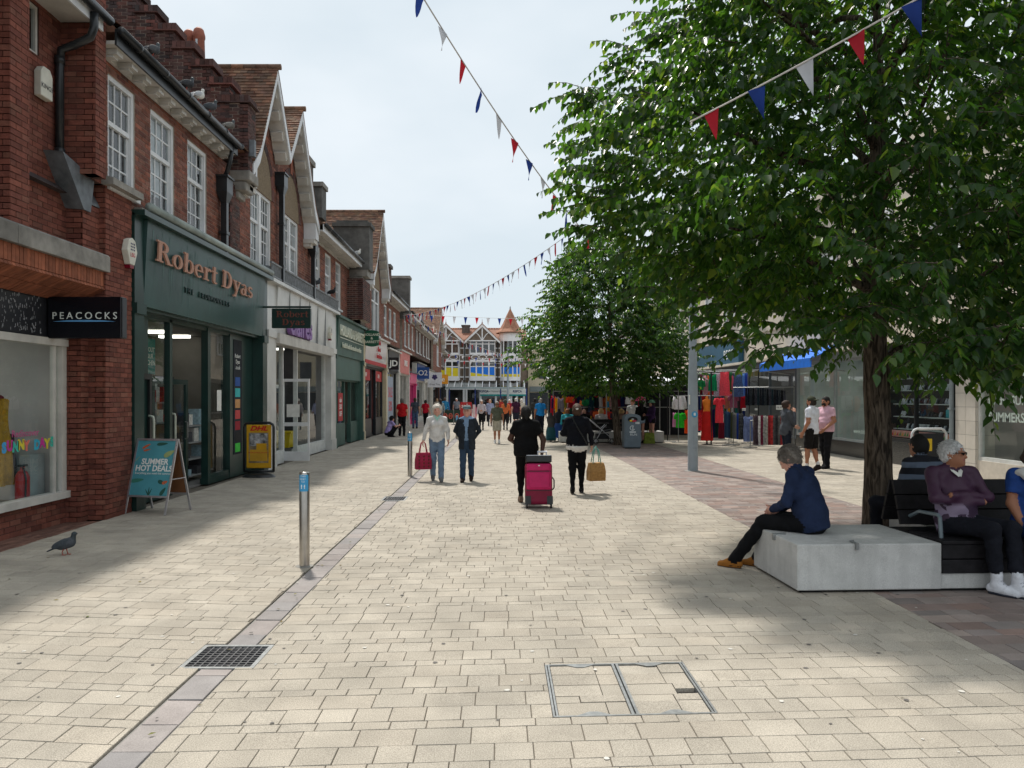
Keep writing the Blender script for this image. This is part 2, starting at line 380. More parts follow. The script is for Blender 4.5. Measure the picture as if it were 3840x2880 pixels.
# drain gratings
for (x0, x1, y0, y1), lab in ((GR1, 'square iron drain grating in the gutter before the slim posts'), (GR2, 'small iron drain grating farther along the stone gutter')):
    t = thing('drain_grating', ((x0 + x1) / 2, (y0 + y1) / 2, 0), lab, 'drain')
    f = MB(); e = 0.03
    f.box(x0, y0, -0.03, x1, y0 + e, -0.001); f.box(x0, y1 - e, -0.03, x1, y1, -0.001); f.box(x0, y0 + e, -0.03, x0 + e, y1 - e, -0.001); f.box(x1 - e, y0 + e, -0.03, x1, y1 - e, -0.001); f.build('frame', STEEL, t)
    b = MB(); n = 9
    for i in range(1, n):
        xx = x0 + e + (x1 - x0 - 2 * e) * i / n; b.box(xx - 0.005, y0 + e, -0.03, xx + 0.005, y1 - e, -0.004)
    b.build('grating_bars', IRON, t)
    b = MB()
    for i in range(1, 9):
        yy = y0 + e + (y1 - y0 - 2 * e) * i / 9; b.box(x0 + e, yy - 0.006, -0.03, x1 - e, yy + 0.006, -0.006)
    b.build('cross_bars', IRON, t)
    b = MB(); b.poly([(x0 + e, y0 + e, -0.031), (x1 - e, y0 + e, -0.031), (x1 - e, y1 - e, -0.031), (x0 + e, y1 - e, -0.031)]); b.build('drain_void', GAP_SHADE, t)
# gum spots, scraps and fallen leaves
gum = MB(); lit = MB(); lv = MB()
for i in range(420):
    y = random.uniform(3.8, 20); x = random.uniform(-4.5, 6.5); r = random.uniform(0.006, 0.02); ang = random.random() * 6
    m = gum if random.random() < 0.55 else lit
    if MH[0] - 0.1 < x < MH[1] + 0.1 and 4.2 < y < 5.3 and random.random() < 0.6: continue
    m.add([(x + r * math.cos(ang + k * math.pi / 4) * random.uniform(0.7, 1.2), y + r * math.sin(ang + k * math.pi / 4) * random.uniform(0.7, 1.2), 0.0035) for k in range(8)], [tuple(range(8))])
for i in range(60):
    y = random.uniform(4, 13); x = random.choice((random.uniform(-5.9, -3), random.uniform(-1.95, -1.7), random.uniform(1, 6))); r = random.uniform(0.012, 0.03); a = random.random() * 6; c, s_ = math.cos(a), math.sin(a)
    lv.add([(x + r * c, y + r * s_, 0.005), (x - 0.4 * r * s_, y + 0.4 * r * c, 0.009), (x - r * c, y - r * s_, 0.004), (x + 0.4 * r * s_, y - 0.4 * r * c, 0.006)], [(0, 1, 2, 3)])
gum.build('gum_spots', M('gum_dark', (0.13, 0.12, 0.11), 0.8), pv_root, kind='stuff')
lit.build('litter_specks', M('gum_pale', (0.6, 0.58, 0.53), 0.8), pv_root, kind='stuff')
lv.build('leaf_litter', M('dry_leaf', (0.17, 0.11, 0.045), 0.85, island=0.4, hue=[(0.10, 0.12, 0.03), (0.22, 0.16, 0.06)]), pv_root, kind='stuff')
# ------------------------------------------------------------------ building kit
BRICK = M('brick_red', (0.195, 0.074, 0.05), 0.88, var=0.22, scale=9, island=0.28, spec=0.25, hue=[(0.24, 0.09, 0.06), (0.155, 0.06, 0.046), (0.225, 0.105, 0.075), (0.14, 0.065, 0.055)], bump=0.45, bscale=70)
BRICK_NEW = M('brick_maroon', (0.172, 0.058, 0.041), 0.88, var=0.18, scale=9, island=0.22, spec=0.25, hue=[(0.205, 0.07, 0.048), (0.145, 0.048, 0.036), (0.19, 0.08, 0.056)], bump=0.6, bscale=55)
BRICK_DK = M('brick_plum', (0.075, 0.045, 0.04), 0.88, var=0.25, scale=9, island=0.35, spec=0.25, hue=[(0.11, 0.05, 0.042), (0.055, 0.045, 0.045), (0.14, 0.055, 0.045)], bump=0.45, bscale=70)
MORT_W = M('mortar_wall', (0.36, 0.30, 0.25), 0.95, var=0.2, scale=6)
MORT_D = M('mortar_maroon', (0.085, 0.042, 0.034), 0.95, var=0.2, scale=6)
WHITE = M('white_paint', (0.66, 0.67, 0.68), 0.5, var=0.08, scale=3.0, stain=0.12)
CREAMW = M('offwhite_paint', (0.55, 0.53, 0.49), 0.6, var=0.10, scale=4.0, stain=0.2)
BLACKP = M('black_paint', (0.018, 0.020, 0.022), 0.32, var=0.25, scale=7)
STONE = M('weathered_stone', (0.27, 0.255, 0.23), 0.9, var=0.25, scale=5, stain=0.4, bump=0.35, bscale=60)
LEAD = M('lead_sheet', (0.15, 0.165, 0.18), 0.55, var=0.3, scale=7, metal=0.3)
ROUGHC = M('roughcast', (0.23, 0.175, 0.115), 0.95, var=0.25, scale=30, bump=1.0, bscale=90, bdist=0.02)
RENDER = M('grey_render', (0.115, 0.112, 0.105), 0.95, var=0.2, scale=5, stain=0.35, bump=0.4)
TILE = M('clay_tile', (0.155, 0.075, 0.05), 0.85, var=0.3, scale=4, island=0.30, spec=0.3, hue=[(0.20, 0.10, 0.06), (0.125, 0.08, 0.058), (0.19, 0.115, 0.07), (0.12, 0.062, 0.048)], bump=0.4, bscale=50)
TILE_OR = M('clay_tile_orange', (0.32, 0.135, 0.075), 0.85, var=0.25, scale=4, island=0.25, hue=[(0.36, 0.17, 0.10), (0.28, 0.13, 0.085), (0.40, 0.20, 0.12)], bump=0.4, bscale=50)
TERRA = M('terracotta', (0.27, 0.085, 0.05), 0.7, var=0.2, scale=9)
GLASS_SH = glass_mat('shop_glass', (0.88, 0.93, 0.92), 0.0, 0.06)
GLASS_W = glass_mat('window_glass', (0.80, 0.86, 0.87), 0.01, 0.10)
ROOM = M('room_dark', (0.05, 0.05, 0.05), 0.9, var=0.3, scale=2)
BLIND = M('white_blind', (0.55, 0.56, 0.57), 0.9, var=0.1, scale=5)
LAMP = M('lit_strip', (0.9, 0.9, 0.9), 0.5, var=0, emit=(1.0, 0.97, 0.88), estr=3.5)
GREEN_D = M('dark_green_paint', (0.010, 0.036, 0.031), 0.32, var=0.25, scale=3.0, spec=0.5)
GREEN_F = M('green_fascia', (0.028, 0.072, 0.067), 0.38, var=0.16, scale=1.3, stain=0.25, spec=0.5)
XF = -5.8
YU = lambda u, X=5.8: X * FPX / (500 - u)

class Wall:
    """brick wall in a plane: dir 'X' (plane x=pos, runs in y, faces +x) or 'Y' (plane y=pos, runs in x, faces -y) or 'XN' (faces -x)"""
    def __init__(s): s.b = MB(); s.k = MB()
    def P(s, d, pos, a, z, out):
        if d == 'X': return (pos + out, a, z)
        if d == 'XN': return (pos - out, a, z)
        return (a, pos - out, z)
    def patch(s, mb, d, pos, a0, a1, z0, z1, o0, o1, five=True):
        P = s.P; vs = [P(d, pos, a0, z0, o0), P(d, pos, a1, z0, o0), P(d, pos, a1, z1, o0), P(d, pos, a0, z1, o0), P(d, pos, a0, z0, o1), P(d, pos, a1, z0, o1), P(d, pos, a1, z1, o1), P(d, pos, a0, z1, o1)]
        mb.add(vs, [(4, 5, 6, 7), (0, 1, 5, 4), (1, 2, 6, 5), (2, 3, 7, 6), (3, 0, 4, 7)] + ([] if five else [(3, 2, 1, 0)]))
    def wall(s, d, pos, a0, a1, z0, z1, holes=(), keep=None, thick=0.18, parent=None, mat=None, maxn=0):
        for x0, x1, y0, y1 in minus((a0, a1, z0, z1), holes):
            if keep is None: s.patch(s.k, d, pos, x0, x1, y0, y1, -thick, 0.0, False)
        z = z0; r = 0
        while z < z1 - 0.02:
            h = min(0.065, z1 - z); x = a0 - (0.1125 if r % 2 else 0.0)
            while x < a1:
                L_ = 0.215
                for x0, x1, y0, y1 in minus((max(x, a0), min(x + L_, a1), z, z + h), holes):
                    if x1 - x0 < 0.015 or y1 - y0 < 0.015: continue
                    if keep and not keep((x0 + x1) / 2, (y0 + y1) / 2): continue
                    o = 0.006 + random.uniform(-0.0015, 0.002)
                    if maxn and parent is not None and x1 - x0 > 0.1:
                        m = MB(); s.patch(m, d, pos, x0, x1, y0, y1, 0.0, o); m.build('brick', mat, parent); maxn -= 1
                    else: s.patch(s.b, d, pos, x0, x1, y0, y1, 0.0, o)
                x += 0.225
            z += 0.075; r += 1
        return maxn
    def build(s, parent, mat=BRICK, mort=MORT_W):
        if s.b.V: s.b.build('brickwork', mat, parent, kind='stuff')
        if s.k.V: s.k.build('wall', mort, parent)

PANE_ME = {}
def pane_mesh(mat):
    if mat.name not in PANE_ME:
        m = MB(); m.add([(0, 0, 0), (0, 1, 0), (0, 1, 1), (0, 0, 1)], [(0, 1, 2, 3)]); PANE_ME[mat.name] = m.mesh('pane', mat)
    return PANE_ME[mat.name]
def sash(parent, x, y0, y1, z0, z1, cols=3, rt=2, rb=3, detail=True, split=0.42, blind=0.0, mat=None, sign=1):
    """sliding sash window in a plane x=const facing +x (sign 1) or -x (sign -1)"""
    mat = mat or WHITE; X = lambda d: x + sign * d; f = MB(); fw = 0.075
    f.box(X(-0.10), y0, z0, X(0.0), y0 + fw, z1); f.box(X(-0.10), y1 - fw, z0, X(0.0), y1, z1)
    f.box(X(-0.10), y0 + fw, z1 - fw, X(0.0), y1 - fw, z1); f.box(X(-0.10), y0 + fw, z0, X(0.02), y1 - fw, z0 + 0.06)
    zs = z1 - (z1 - z0) * split; ww = y1 - y0
    f.box(X(-0.085), y0 + fw, zs - 0.035, X(-0.025), y1 - fw, zs + 0.035)
    panes = []
    for za, zb, rows, d in ((zs + 0.035, z1 - fw, rt, -0.05), (z0 + 0.06, zs - 0.035, rb, -0.075)):
        f.box(X(d - 0.02), y0 + fw, za, X(d + 0.02), y0 + fw + 0.04, zb); f.box(X(d - 0.02), y1 - fw - 0.04, za, X(d + 0.02), y1 - fw, zb)
        ya, yb = y0 + fw + 0.04, y1 - fw - 0.04
        for i in range(1, cols): yy = ya + (yb - ya) * i / cols; f.box(X(d - 0.012), yy - 0.013, za, X(d + 0.016), yy + 0.013, zb)
        for j in range(1, rows): zz = za + (zb - za) * j / rows; f.box(X(d - 0.011), ya, zz - 0.013, X(d + 0.015), yb, zz + 0.013)
        if detail:
            for i in range(cols):
                for j in range(rows): panes.append((d, ya + (yb - ya) * i / cols, ya + (yb - ya) * (i + 1) / cols, za + (zb - za) * j / rows, za + (zb - za) * (j + 1) / rows))
        else: panes.append((d, ya, yb, za, zb))
    w = f.build('window', mat, parent)
    for d, a, b, c, e in panes: inst('pane', pane_mesh(GLASS_W), w, (X(d), a, c), (0, random.uniform(-0.004, 0.004), random.uniform(-0.004, 0.004)), (1, b - a, e - c))
    bk = MB(); bk.box(X(-0.55), y0, z0, X(-0.50), y1, z1); bk.box(X(-0.55), y0 - 0.01, z0, X(-0.1), y0, z1); bk.box(X(-0.55), y1, z0, X(-0.1), y1 + 0.01, z1); bk.build('room', ROOM, w)
    if blind:
        b = MB(); b.box(X(-0.16), y0 + 0.08, z1 - (z1 - z0) * blind, X(-0.15), y0 + 0.08 + (y1 - y0 - 0.16) * random.uniform(0.4, 1.0), z1 - 0.05); b.build('curtain', BLIND, w)
    s = MB(); s.box(X(-0.02), y0 - 0.05, z0 - 0.07, X(0.09), y1 + 0.05, z0 - 0.002); s.build('sill', mat, w)
    return w
def eaves(parent, y0, y1, xw, z, proj=0.5, step=0.42, black=True, mod=True):
    xo = xw + proj; m = MB(); m.box(xw - 0.05, y0, z - 0.22, xo, y1, z - 0.17); m.build('soffit', CREAMW, parent)
    m = MB(); m.box(xw, y0, z - 0.30, xw + 0.05, y1, z - 0.221); m.build('frieze_board', CREAMW, parent)
    if mod:
        n = int((y1 - y0) / step)
        for i in range(n):
            yy = y0 + (i + 0.5) * (y1 - y0) / n; b = MB(); b.box(xw + 0.052, yy - 0.09, z - 0.30, xw + 0.26, yy + 0.09, z - 0.222); b.box(xw + 0.052, yy - 0.07, z - 0.335, xw + 0.20, yy + 0.07, z - 0.3005); b.build('modillion', CREAMW, parent)
    else:
        b = MB(); n = int((y1 - y0) / 0.2)
        for i in range(n): yy = y0 + (i + 0.5) * (y1 - y0) / n; b.box(xw + 0.1, yy - 0.05, z - 0.26, xw + 0.32, yy + 0.05, z - 0.222)
        b.build('dentils', CREAMW, parent)
    m = MB(); m.box(xo, y0, z - 0.23, xo + 0.03, y1, z); m.build('fascia_board', BLACKP if black else WHITE, parent)
    g = MB(); g.tube([(xo + 0.09, y0, z - 0.03), (xo + 0.09, y1, z - 0.05)], 0.062, 10)
    yy = y0 + 0.5
    while yy < y1: g.tube([(xo + 0.09, yy, z - 0.035), (xo + 0.09, yy + 0.06, z - 0.035)], 0.069, 10); yy += 0.9
    g.build('gutter', BLACKP, parent, smooth=True)
def tile_field(mb, prof, along0, along1, mk, tw=0.17, gauge=0.105):
    """rows of overlapping plain tiles; prof = [(s,z)...] top to bottom; mk(along, s, z) -> point"""
    seg = []; tot = 0
    for (s0, z0), (s1, z1) in zip(prof, prof[1:]): L_ = math.hypot(s1 - s0, z1 - z0); seg.append((tot, L_, s0, z0, s1, z1)); tot += L_
    def pt(d):
        for t0, L_, s0, z0, s1, z1 in seg:
            if d <= t0 + L_ + 1e-6: f = (d - t0) / L_; return s0 + (s1 - s0) * f, z0 + (z1 - z0) * f, (s1 - s0) / L_, (z1 - z0) / L_
        return seg[-1][4], seg[-1][5], 0, -1
    d = 0; r = 0
    while d < tot:
        s0, z0, ds, dz = pt(d); s1, z1, _, _ = pt(min(d + gauge * 1.25, tot)); ns, nz_ = -dz, ds
        if nz_ < 0: ns, nz_ = -ns, -nz_
        a = along0 - (tw / 2 if r % 2 else 0)
        while a < along1:
            a0, a1 = max(a, along0), min(a + tw - 0.004, along1)
            if a1 - a0 > 0.02:
                h = 0.022 + random.uniform(-0.004, 0.008)
                q = [mk(a0, s0 + ns * 0.004, z0 + nz_ * 0.004), mk(a1, s0 + ns * 0.004, z0 + nz_ * 0.004), mk(a1, s1 + ns * h, z1 + nz_ * h), mk(a0, s1 + ns * h, z1 + nz_ * h), mk(a0, s1 - ns * 0.005, z1 - nz_ * 0.005), mk(a1, s1 - ns * 0.005, z1 - nz_ * 0.005)]
                mb.add(q, [(0, 1, 2, 3), (3, 2, 5, 4)])
            a += tw
        d += gauge; r += 1
def hopper_pipe(parent, x, y, ztop, zbot):
    h = MB(); h.box(x - 0.02, y - 0.17, ztop - 0.30, x + 0.22, y + 0.17, ztop); h.box(x - 0.02, y - 0.20, ztop, x + 0.25, y + 0.20, ztop + 0.04)
    h.add([(x, y - 0.17, ztop - 0.30), (x + 0.22, y - 0.17, ztop - 0.30), (x + 0.22, y + 0.17, ztop - 0.30), (x, y + 0.17, ztop - 0.30), (x + 0.05, y - 0.07, ztop - 0.5), (x + 0.17, y - 0.07, ztop - 0.5), (x + 0.17, y + 0.07, ztop - 0.5), (x + 0.05, y + 0.07, ztop - 0.5)], [(0, 1, 5, 4), (1, 2, 6, 5), (2, 3, 7, 6), (3, 0, 4, 7)])
    p = h.build('rain_hopper', BLACKP, parent)
    d = MB(); d.box(x + 0.05, y - 0.06, zbot, x + 0.17, y + 0.06, ztop - 0.45)
    for z in np.arange(zbot + 0.4, ztop - 0.6, 1.1): d.box(x + 0.02, y - 0.09, z, x + 0.185, y + 0.09, z + 0.06)
    d.build('downpipe', BLACKP, parent)
def gable_front(parent, W_, apexes, valleys, foot0, foot1, zf, xw, wins, zbase, arch=True):
    """brick gable wall(s) with barge boards, soffit blocks and tiled roof; apexes [(y,z)], valleys [(y,z)]"""
    prof = [(foot0, zf)]
    for i, a in enumerate(apexes):
        prof.append(a)
        if i < len(valleys): prof.append(valleys[i])
    prof.append((foot1, zf))
    def top(y):
        for (ya, za), (yb, zb) in zip(prof, prof[1:]):
            if ya <= y <= yb: return za + (zb - za) * (y - ya) / (yb - ya)
        return zf
    zmax = max(a[1] for a in apexes)
    holes = [(w[0], w[1], w[2], w[3]) for w in wins]
    keep = lambda a, z: z < top(a) - 0.05
    W_.wall('X', xw, foot0 + 0.05, foot1 - 0.05, zbase, zmax, holes, keep=keep)
    k = MB()
    pts = [(xw - 0.0, y, z - 0.06) for y, z in prof]
    rects = minus((foot0 + 0.05, foot1 - 0.05, zbase, zf), holes)
    for x0, x1, y0, y1 in rects: W_.patch(W_.k, 'X', xw, x0, x1, y0, y1, -0.18, 0, False)
    k.prism([(xw - 0.18, y, z - 0.06) for y, z in prof], (0.18, 0, 0)); k.build('gable_wall', MORT_W, parent)
    for w in wins:
        if arch:
            yc, hw, zt = (w[0] + w[1]) / 2, (w[1] - w[0]) / 2 + 0.02, w[3] + 0.002; n = 12; ah = min(1.15, top(yc) - zt - 0.75)
            arc = [(yc + hw * math.cos(math.pi * i / n), zt + ah * math.sin(math.pi * i / n)) for i in range(n + 1)]
            m = MB(); m.prism([(xw + 0.0085, y, z) for y, z in arc], (0.012, 0, 0)); m.build('roughcast_panel', ROUGHC, parent)
            r = MB()
            for i in range(n):
                a0, a1 = math.pi * i / n + 0.01, math.pi * (i + 1) / n - 0.01
                q = [(xw + 0.0085, yc + (hw + e) * math.cos(a), zt + (ah + e) * math.sin(a)) for a, e in ((a0, 0.0), (a1, 0.0), (a1, 0.2), (a0, 0.2))]; r.prism(q, (0.02, 0, 0))
            r.build('brick_arch', BRICK_DK, parent)
            kb = MB(); kb.box(xw + 0.029, yc - 0.09, zt + ah + 0.05, xw + 0.045, yc + 0.09, zt + ah + 0.85); kb.build('tile_key', TERRA, parent)
    # roof slopes with flared feet
    xb = xw - 7.0; xo = xw + 0.42; tl = MB(); slab = MB(); brg = MB()
    for (ya, za), (yb, zb) in zip(prof, prof[1:]):
        up = zb > za; (yt, zt), (yl, zl) = ((yb, zb), (ya, za)) if up else ((ya, za), (yb, zb)); sg = -1 if up else 1
        full = abs(zl - zf) < 0.3
        pr = [(yt, zt + 0.05)]
        if full: pr += [(yt + (yl - yt) * 0.80, zt + (zl - zt) * 0.86 + 0.05), (yl + sg * 0.12, zl + 0.02)]
        else: pr += [(yl, zl + 0.05)]
        if up: tile_field(tl, pr, xb, xo + 0.02, lambda a, s, z: (a, s, z))
        else: slab.prism([(xb, y, z) for y, z in pr] + [(xb, y, z - 0.06) for y, z in pr[::-1]], (xo - xb, 0, 0))
        slab.prism([(xb, y, z - 0.02) for y, z in pr] + [(xb, y, z - 0.07) for y, z in pr[::-1]], (xo - xb - 0.03, 0, 0))
        # soffit, barge and blocks follow the rake
        low = [(y, z - 0.07) for y, z in pr]; off = 0.26
        brg.prism([(xo - 0.035, y, z) for y, z in low] + [(xo - 0.035, y, z - off) for y, z in low[::-1]], (0.03, 0, 0))
        sf = MB(); sf.prism([(xw + 0.01, y, z - off + 0.02) for y, z in low] + [(xw + 0.01, y, z - off - 0.02) for y, z in low[::-1]], (xo - xw - 0.05, 0, 0)); sf.build('soffit', CREAMW, parent)
        (y0, z0), (y1, z1) = low[0], low[1]; L_ = math.hypot(y1 - y0, z1 - z0); n = max(2, int(L_ / 0.42)); t = Vector((0, (y1 - y0) / L_, (z1 - z0) / L_)); nn = Vector((0, t.z, -t.y));
        if nn.z > 0: nn = -nn
        for i in range(n):
            c = Vector((xw + 0.19, y0, z0 - off)) + t * (L_ * (i + 0.6) / n) + nn * 0.055; b = MB(); b.obox(c, (0.14, 0, 0), t * 0.11, nn * 0.045); b.build('modillion', CREAMW, parent)
        if full:
            kn = MB(); kn.prism([(xw + 0.02, yl + sg * 0.12, zl - 0.06), (xw + 0.02, yl + sg * 0.12, zl - 0.5), (xw + 0.02, yl - sg * 0.22, zl - 0.5), (xw + 0.02, yl - sg * 0.25, zl + 0.2)], (xo - xw - 0.06, 0, 0)); kn.build('kneeler', WHITE, parent)
            kc = MB(); kc.box(xw + 0.01, yl + sg * 0.14, zl - 0.62, xo - 0.08, yl - sg * 0.26, zl - 0.503); kc.box(xw + 0.01, yl + sg * 0.08, zl - 0.72, xo - 0.2, yl - sg * 0.22, zl - 0.623); kc.build('corbel', CREAMW, parent)
    brg.build('bargeboard', WHITE, parent); slab.build('roof', TILE, parent); rt = tl.build('roof_tiles', TILE, parent, kind='stuff')
    rd = MB()
    for ya, za in apexes:
        a = xb
        while a < xo: rd.tube([(a, ya, za + 0.05), (a + 0.29, ya, za + 0.05)], 0.075, 8); a += 0.3
    rd.build('ridge_tiles', TILE, parent, smooth=True)

# ------------------------------------------------------------------ corner shop building in front (maroon brick)
pk = thing('brick_shop_building', (-6.3, 10, 0), 'maroon brick shop building with stone ledge over its dark fascia', 'building')
w = Wall()
w.wall('X', -6.1, 3.0, 10.9, 3.88, 7.6, [(9.62, 10.12, 6.3, 6.95)])
w.wall('X', XF, 9.05, 9.42, 3.88, 7.6); w.wall('Y', 9.05, -6.1, XF, 3.88, 7.6)
w.wall('X', -5.62, 10.62, 10.9, 4.9, 7.6); w.wall('Y', 10.62, -6.1, -5.62, 4.9, 7.6); w.wall('X', XF, 10.9, 11.25, 4.9, 6.75)
w.wall('X', -5.87, 10.75, 11.2, 3.88, 4.55); w.wall('Y', 10.75, -6.1, -5.87, 3.88, 4.55)
w.wall('X', -6.03, 11.0, 11.2, 0, 3.2); w.wall('Y', 11.0, -6.3, -6.03, 0, 3.2)
left = 290
left = w.wall('X', -5.78, 11.2, 12.0, 0, 4.9, parent=pk, mat=BRICK_NEW, maxn=left)
w.wall('Y', 11.2, -6.03, -5.78, 0, 4.9)
w.wall('X', -6.25, 3.0, 11.0, 0, 0.36)
w.build(pk, BRICK_NEW, MORT_D)
core = MB(); core.box(-13, 11.25, 0, -6.2, 12.0, 7.6); core.box(-6.25, 11.22, 0, -5.99, 11.98, 4.9); core.build('pier_core', MORT_D, pk)
m = MB()                                        # stone ledge in blocks
yy = 3.0
for ln in (1.2, 1.25, 1.2, 1.25, 1.2, 2.15):
    b = MB(); b.prism([(-6.1, yy + 0.004, 3.63), (-5.73, yy + 0.004, 3.63), (-5.73, yy + 0.004, 3.85), (-5.76, yy + 0.004, 3.88), (-6.1, yy + 0.004, 3.9)], (0, ln - 0.008, 0)); b.build('ledge_stone', STONE, pk); yy += ln
sold = MB(); yy = 3.0
while yy < 11.2:
    sold.box(-6.0, yy + 0.004, 3.415, XF + 0.006 + random.uniform(-0.002, 0.003), yy + 0.069, 3.625)
    for i in range(2):
        a = Vector((XF + 0.004, yy + 0.036, 3.41)) + (Vector((-6.24, 0, 3.19)) - Vector((XF, 0, 3.41))) * ((i + 0.5) / 2)
        d = (Vector((-6.24, 0, 3.19)) - Vector((XF, 0, 3.41))); d.y = 0; L_ = d.length; t = d / L_; nrm = Vector((t.z, 0, -t.x))
        sold.obox(a + Vector((0, 0.0, 0)) - nrm * 0.02, t * (L_ / 4 - 0.006), (0, 0.0325, 0), nrm * random.uniform(0.021, 0.026))
    yy += 0.075
sold.build('soldier_bricks', M('brick_orange', (0.27, 0.088, 0.045), 0.88, var=0.2, scale=9, island=0.25, bump=0.4), pk, kind='stuff')
bk = MB(); bk.prism([(-6.05, 3.0, 3.42), (XF - 0.004, 3.0, 3.42), (-6.26, 3.0, 3.2), (-6.4, 3.0, 3.3)], (0, 8.2, 0)); bk.box(-6.2, 3, 3.42, -5.815, 11.2, 3.63); bk.build('lintel_bed', MORT_D, pk)
capst = MB(); capst.prism([(-6.1, 11.12, 4.9), (-5.62, 11.12, 4.9), (-5.62, 11.12, 5.0), (-6.1, 11.12, 5.08)], (0, 0.95, 0)); capst.build('pier_cap', STONE, pk)
fl = MB(); fl.prism([(-6.1, 10.2, 5.1), (-6.1, 11.0, 4.95), (-6.1, 10.9, 4.45), (-6.1, 10.72, 4.45)], (0.27, 0, -0.02)); fl.prism([(-5.86, 10.7, 4.56), (-5.86, 11.22, 4.56), (-6.1, 11.22, 5.0), (-6.1, 10.7, 5.0)], (0.0, 0, 0.03)); fl.build('lead_flashing', LEAD, pk)
cp = MB(); cp.prism([(-6.12, 9.35, 4.62), (-5.98, 9.35, 4.62), (-6.08, 9.35, 4.72), (-6.12, 9.35, 4.72)], (0, 1.4, 0)); cp.build('offset_course', BRICK_DK, pk)
win = MB(); win.box(-6.18, 9.62, 6.3, -6.12, 9.66, 6.95); win.box(-6.18, 10.08, 6.3, -6.12, 10.12, 6.95); win.box(-6.18, 9.66, 6.3, -6.12, 10.08, 6.34); win.box(-6.18, 9.66, 6.91, -6.12, 10.08, 6.95)
wn = win.build('window', CREAMW, pk); inst('pane', pane_mesh(GLASS_W), wn, (-6.15, 9.66, 6.34), scale=(1, 0.42, 0.57)); b = MB(); b.box(-6.5, 9.5, 6.2, -6.45, 10.25, 7.0); b.build('room', ROOM, wn)
b = MB(); b.box(-6.3, 3.0, 7.0, -5.62, 10.85, 7.04); b.build('soffit', CREAMW, pk); b = MB(); b.box(-5.62, 3.0, 6.95, -5.59, 10.78, 7.2); b.build('fascia_board', WHITE, pk)
b = MB(); b.tube([(-5.52, 3, 7.17), (-5.52, 10.84, 7.12)], 0.065, 10); b.build('gutter', BLACKP, pk, smooth=True)
b = MB(); b.tube([(-5.55, 10.46, 7.05), (-5.55, 10.46, 6.85), (-5.6, 10.46, 6.72), (-5.8, 10.46, 6.62), (-6.0, 10.46, 6.55), (-6.02, 10.46, 6.3), (-6.02, 10.46, 5.0)], 0.055, 10); b.tube([(-6.02, 10.46, 6.35), (-6.02, 10.46, 6.45)], 0.066, 10); b.tube([(-6.02, 10.46, 5.1), (-6.02, 10.46, 5.2)], 0.066, 10); b.build('downpipe', BLACKP, pk, smooth=True)
b = MB(); b.box(-13, 3, 7.2, -5.7, 10.88, 7.35); b.build('roof', TILE, pk)
# shopfront of the corner shop
sf = thing('shopfront', (-6.25, 8, 0), 'clothes shopfront with spotted black fascia and white framed window', 'shopfront')
SPOT = M('spotted_black', (0.022, 0.023, 0.028), 0.4, var=0.3, scale=3)
b = MB(); b.box(-6.45, 3.0, 2.62, -6.24, 11.0, 3.195); b.build('fascia', SPOT, sf)
dr = MB()
for i in range(420):
    y = random.uniform(7.6, 10.4); z = 2.66 + random.random() ** 1.4 * 0.48; h = random.uniform(0.012, 0.05); ww = random.uniform(0.004, 0.012); dr.box(-6.239, y, z, -6.237, y + ww, z + h)
dr.build('bird_droppings', M('dropping', (0.33, 0.34, 0.36), 0.9), sf, kind='stuff')
b = MB(); b.box(-6.32, 3, 2.52, -6.2, 11.0, 2.618); b.box(-6.32, 10.86, 0.46, -6.22, 10.98, 2.52); b.box(-6.34, 3.0, 0.362, -6.17, 11.0, 0.46); b.box(-6.31, 10.72, 0.46, -6.24, 10.75, 2.52); b.build('window_frame', CREAMW, sf)
b = MB(); b.add([(-6.27, 3, 0.46), (-6.27, 10.86, 0.46), (-6.27, 10.86, 2.52), (-6.27, 3, 2.52)], [(0, 1, 2, 3)]); b.build('glass', GLASS_SH, sf)
b = MB(); b.box(-9.5, 3, 0.3, -9.4, 11, 3.2); b.box(-9.4, 10.88, 0.3, -6.3, 10.9, 3.2); b.box(-9.4, 3, 2.9, -6.46, 10.87, 2.95); b.build('interior_wall', M('shop_interior_grey', (0.42, 0.41, 0.40), 0.9, var=0.1, scale=2), sf)
b = MB(); b.box(-9.4, 3, 0.3, -6.35, 10.87, 0.34); b.build('interior_floor', M('shop_floor', (0.25, 0.23, 0.2), 0.6), sf)
b = MB()
for i in range(5): b.box(-8.9, 4.2 + i * 1.4, 2.87, -7.2, 4.5 + i * 1.4, 2.895)
b.build('ceiling_light', LAMP, sf)
b = MB(); b.box(-6.6, 10.5, 0.36, -6.45, 10.84, 1.0); b.build('display_panel', M('display_grey', (0.30, 0.33, 0.34), 0.7), sf)
cols = dict(c1=(0.05, 0.32, 0.62), c2=(0.5, 0.03, 0.25), c3=(0.05, 0.45, 0.35), c4=(0.65, 0.55, 0.04), c5=(0.65, 0.16, 0.12), c6=(0.03, 0.35, 0.5))
for i, (ch, ck) in enumerate(zip('SUNNY DAYS', ('c1', 'c2', 'c3', 'c4', 'c5', 'c1', 'c6', 'c2', 'c4', 'c3'))):
    if ch == ' ': continue
    text('window_letter', ch, 0.175, M('vinyl_' + ck, cols[ck], 0.6, var=0.05), sf, (-6.262, 9.66 + i * 0.115, 1.15 + (0.02 if i % 2 else 0)), bold=0.012, extrude=0.001)
text('window_script', 'Rediscover', 0.13, M('vinyl_pink', (0.5, 0.06, 0.22), 0.6), sf, (-6.262, 10.1, 1.32), extrude=0.001)
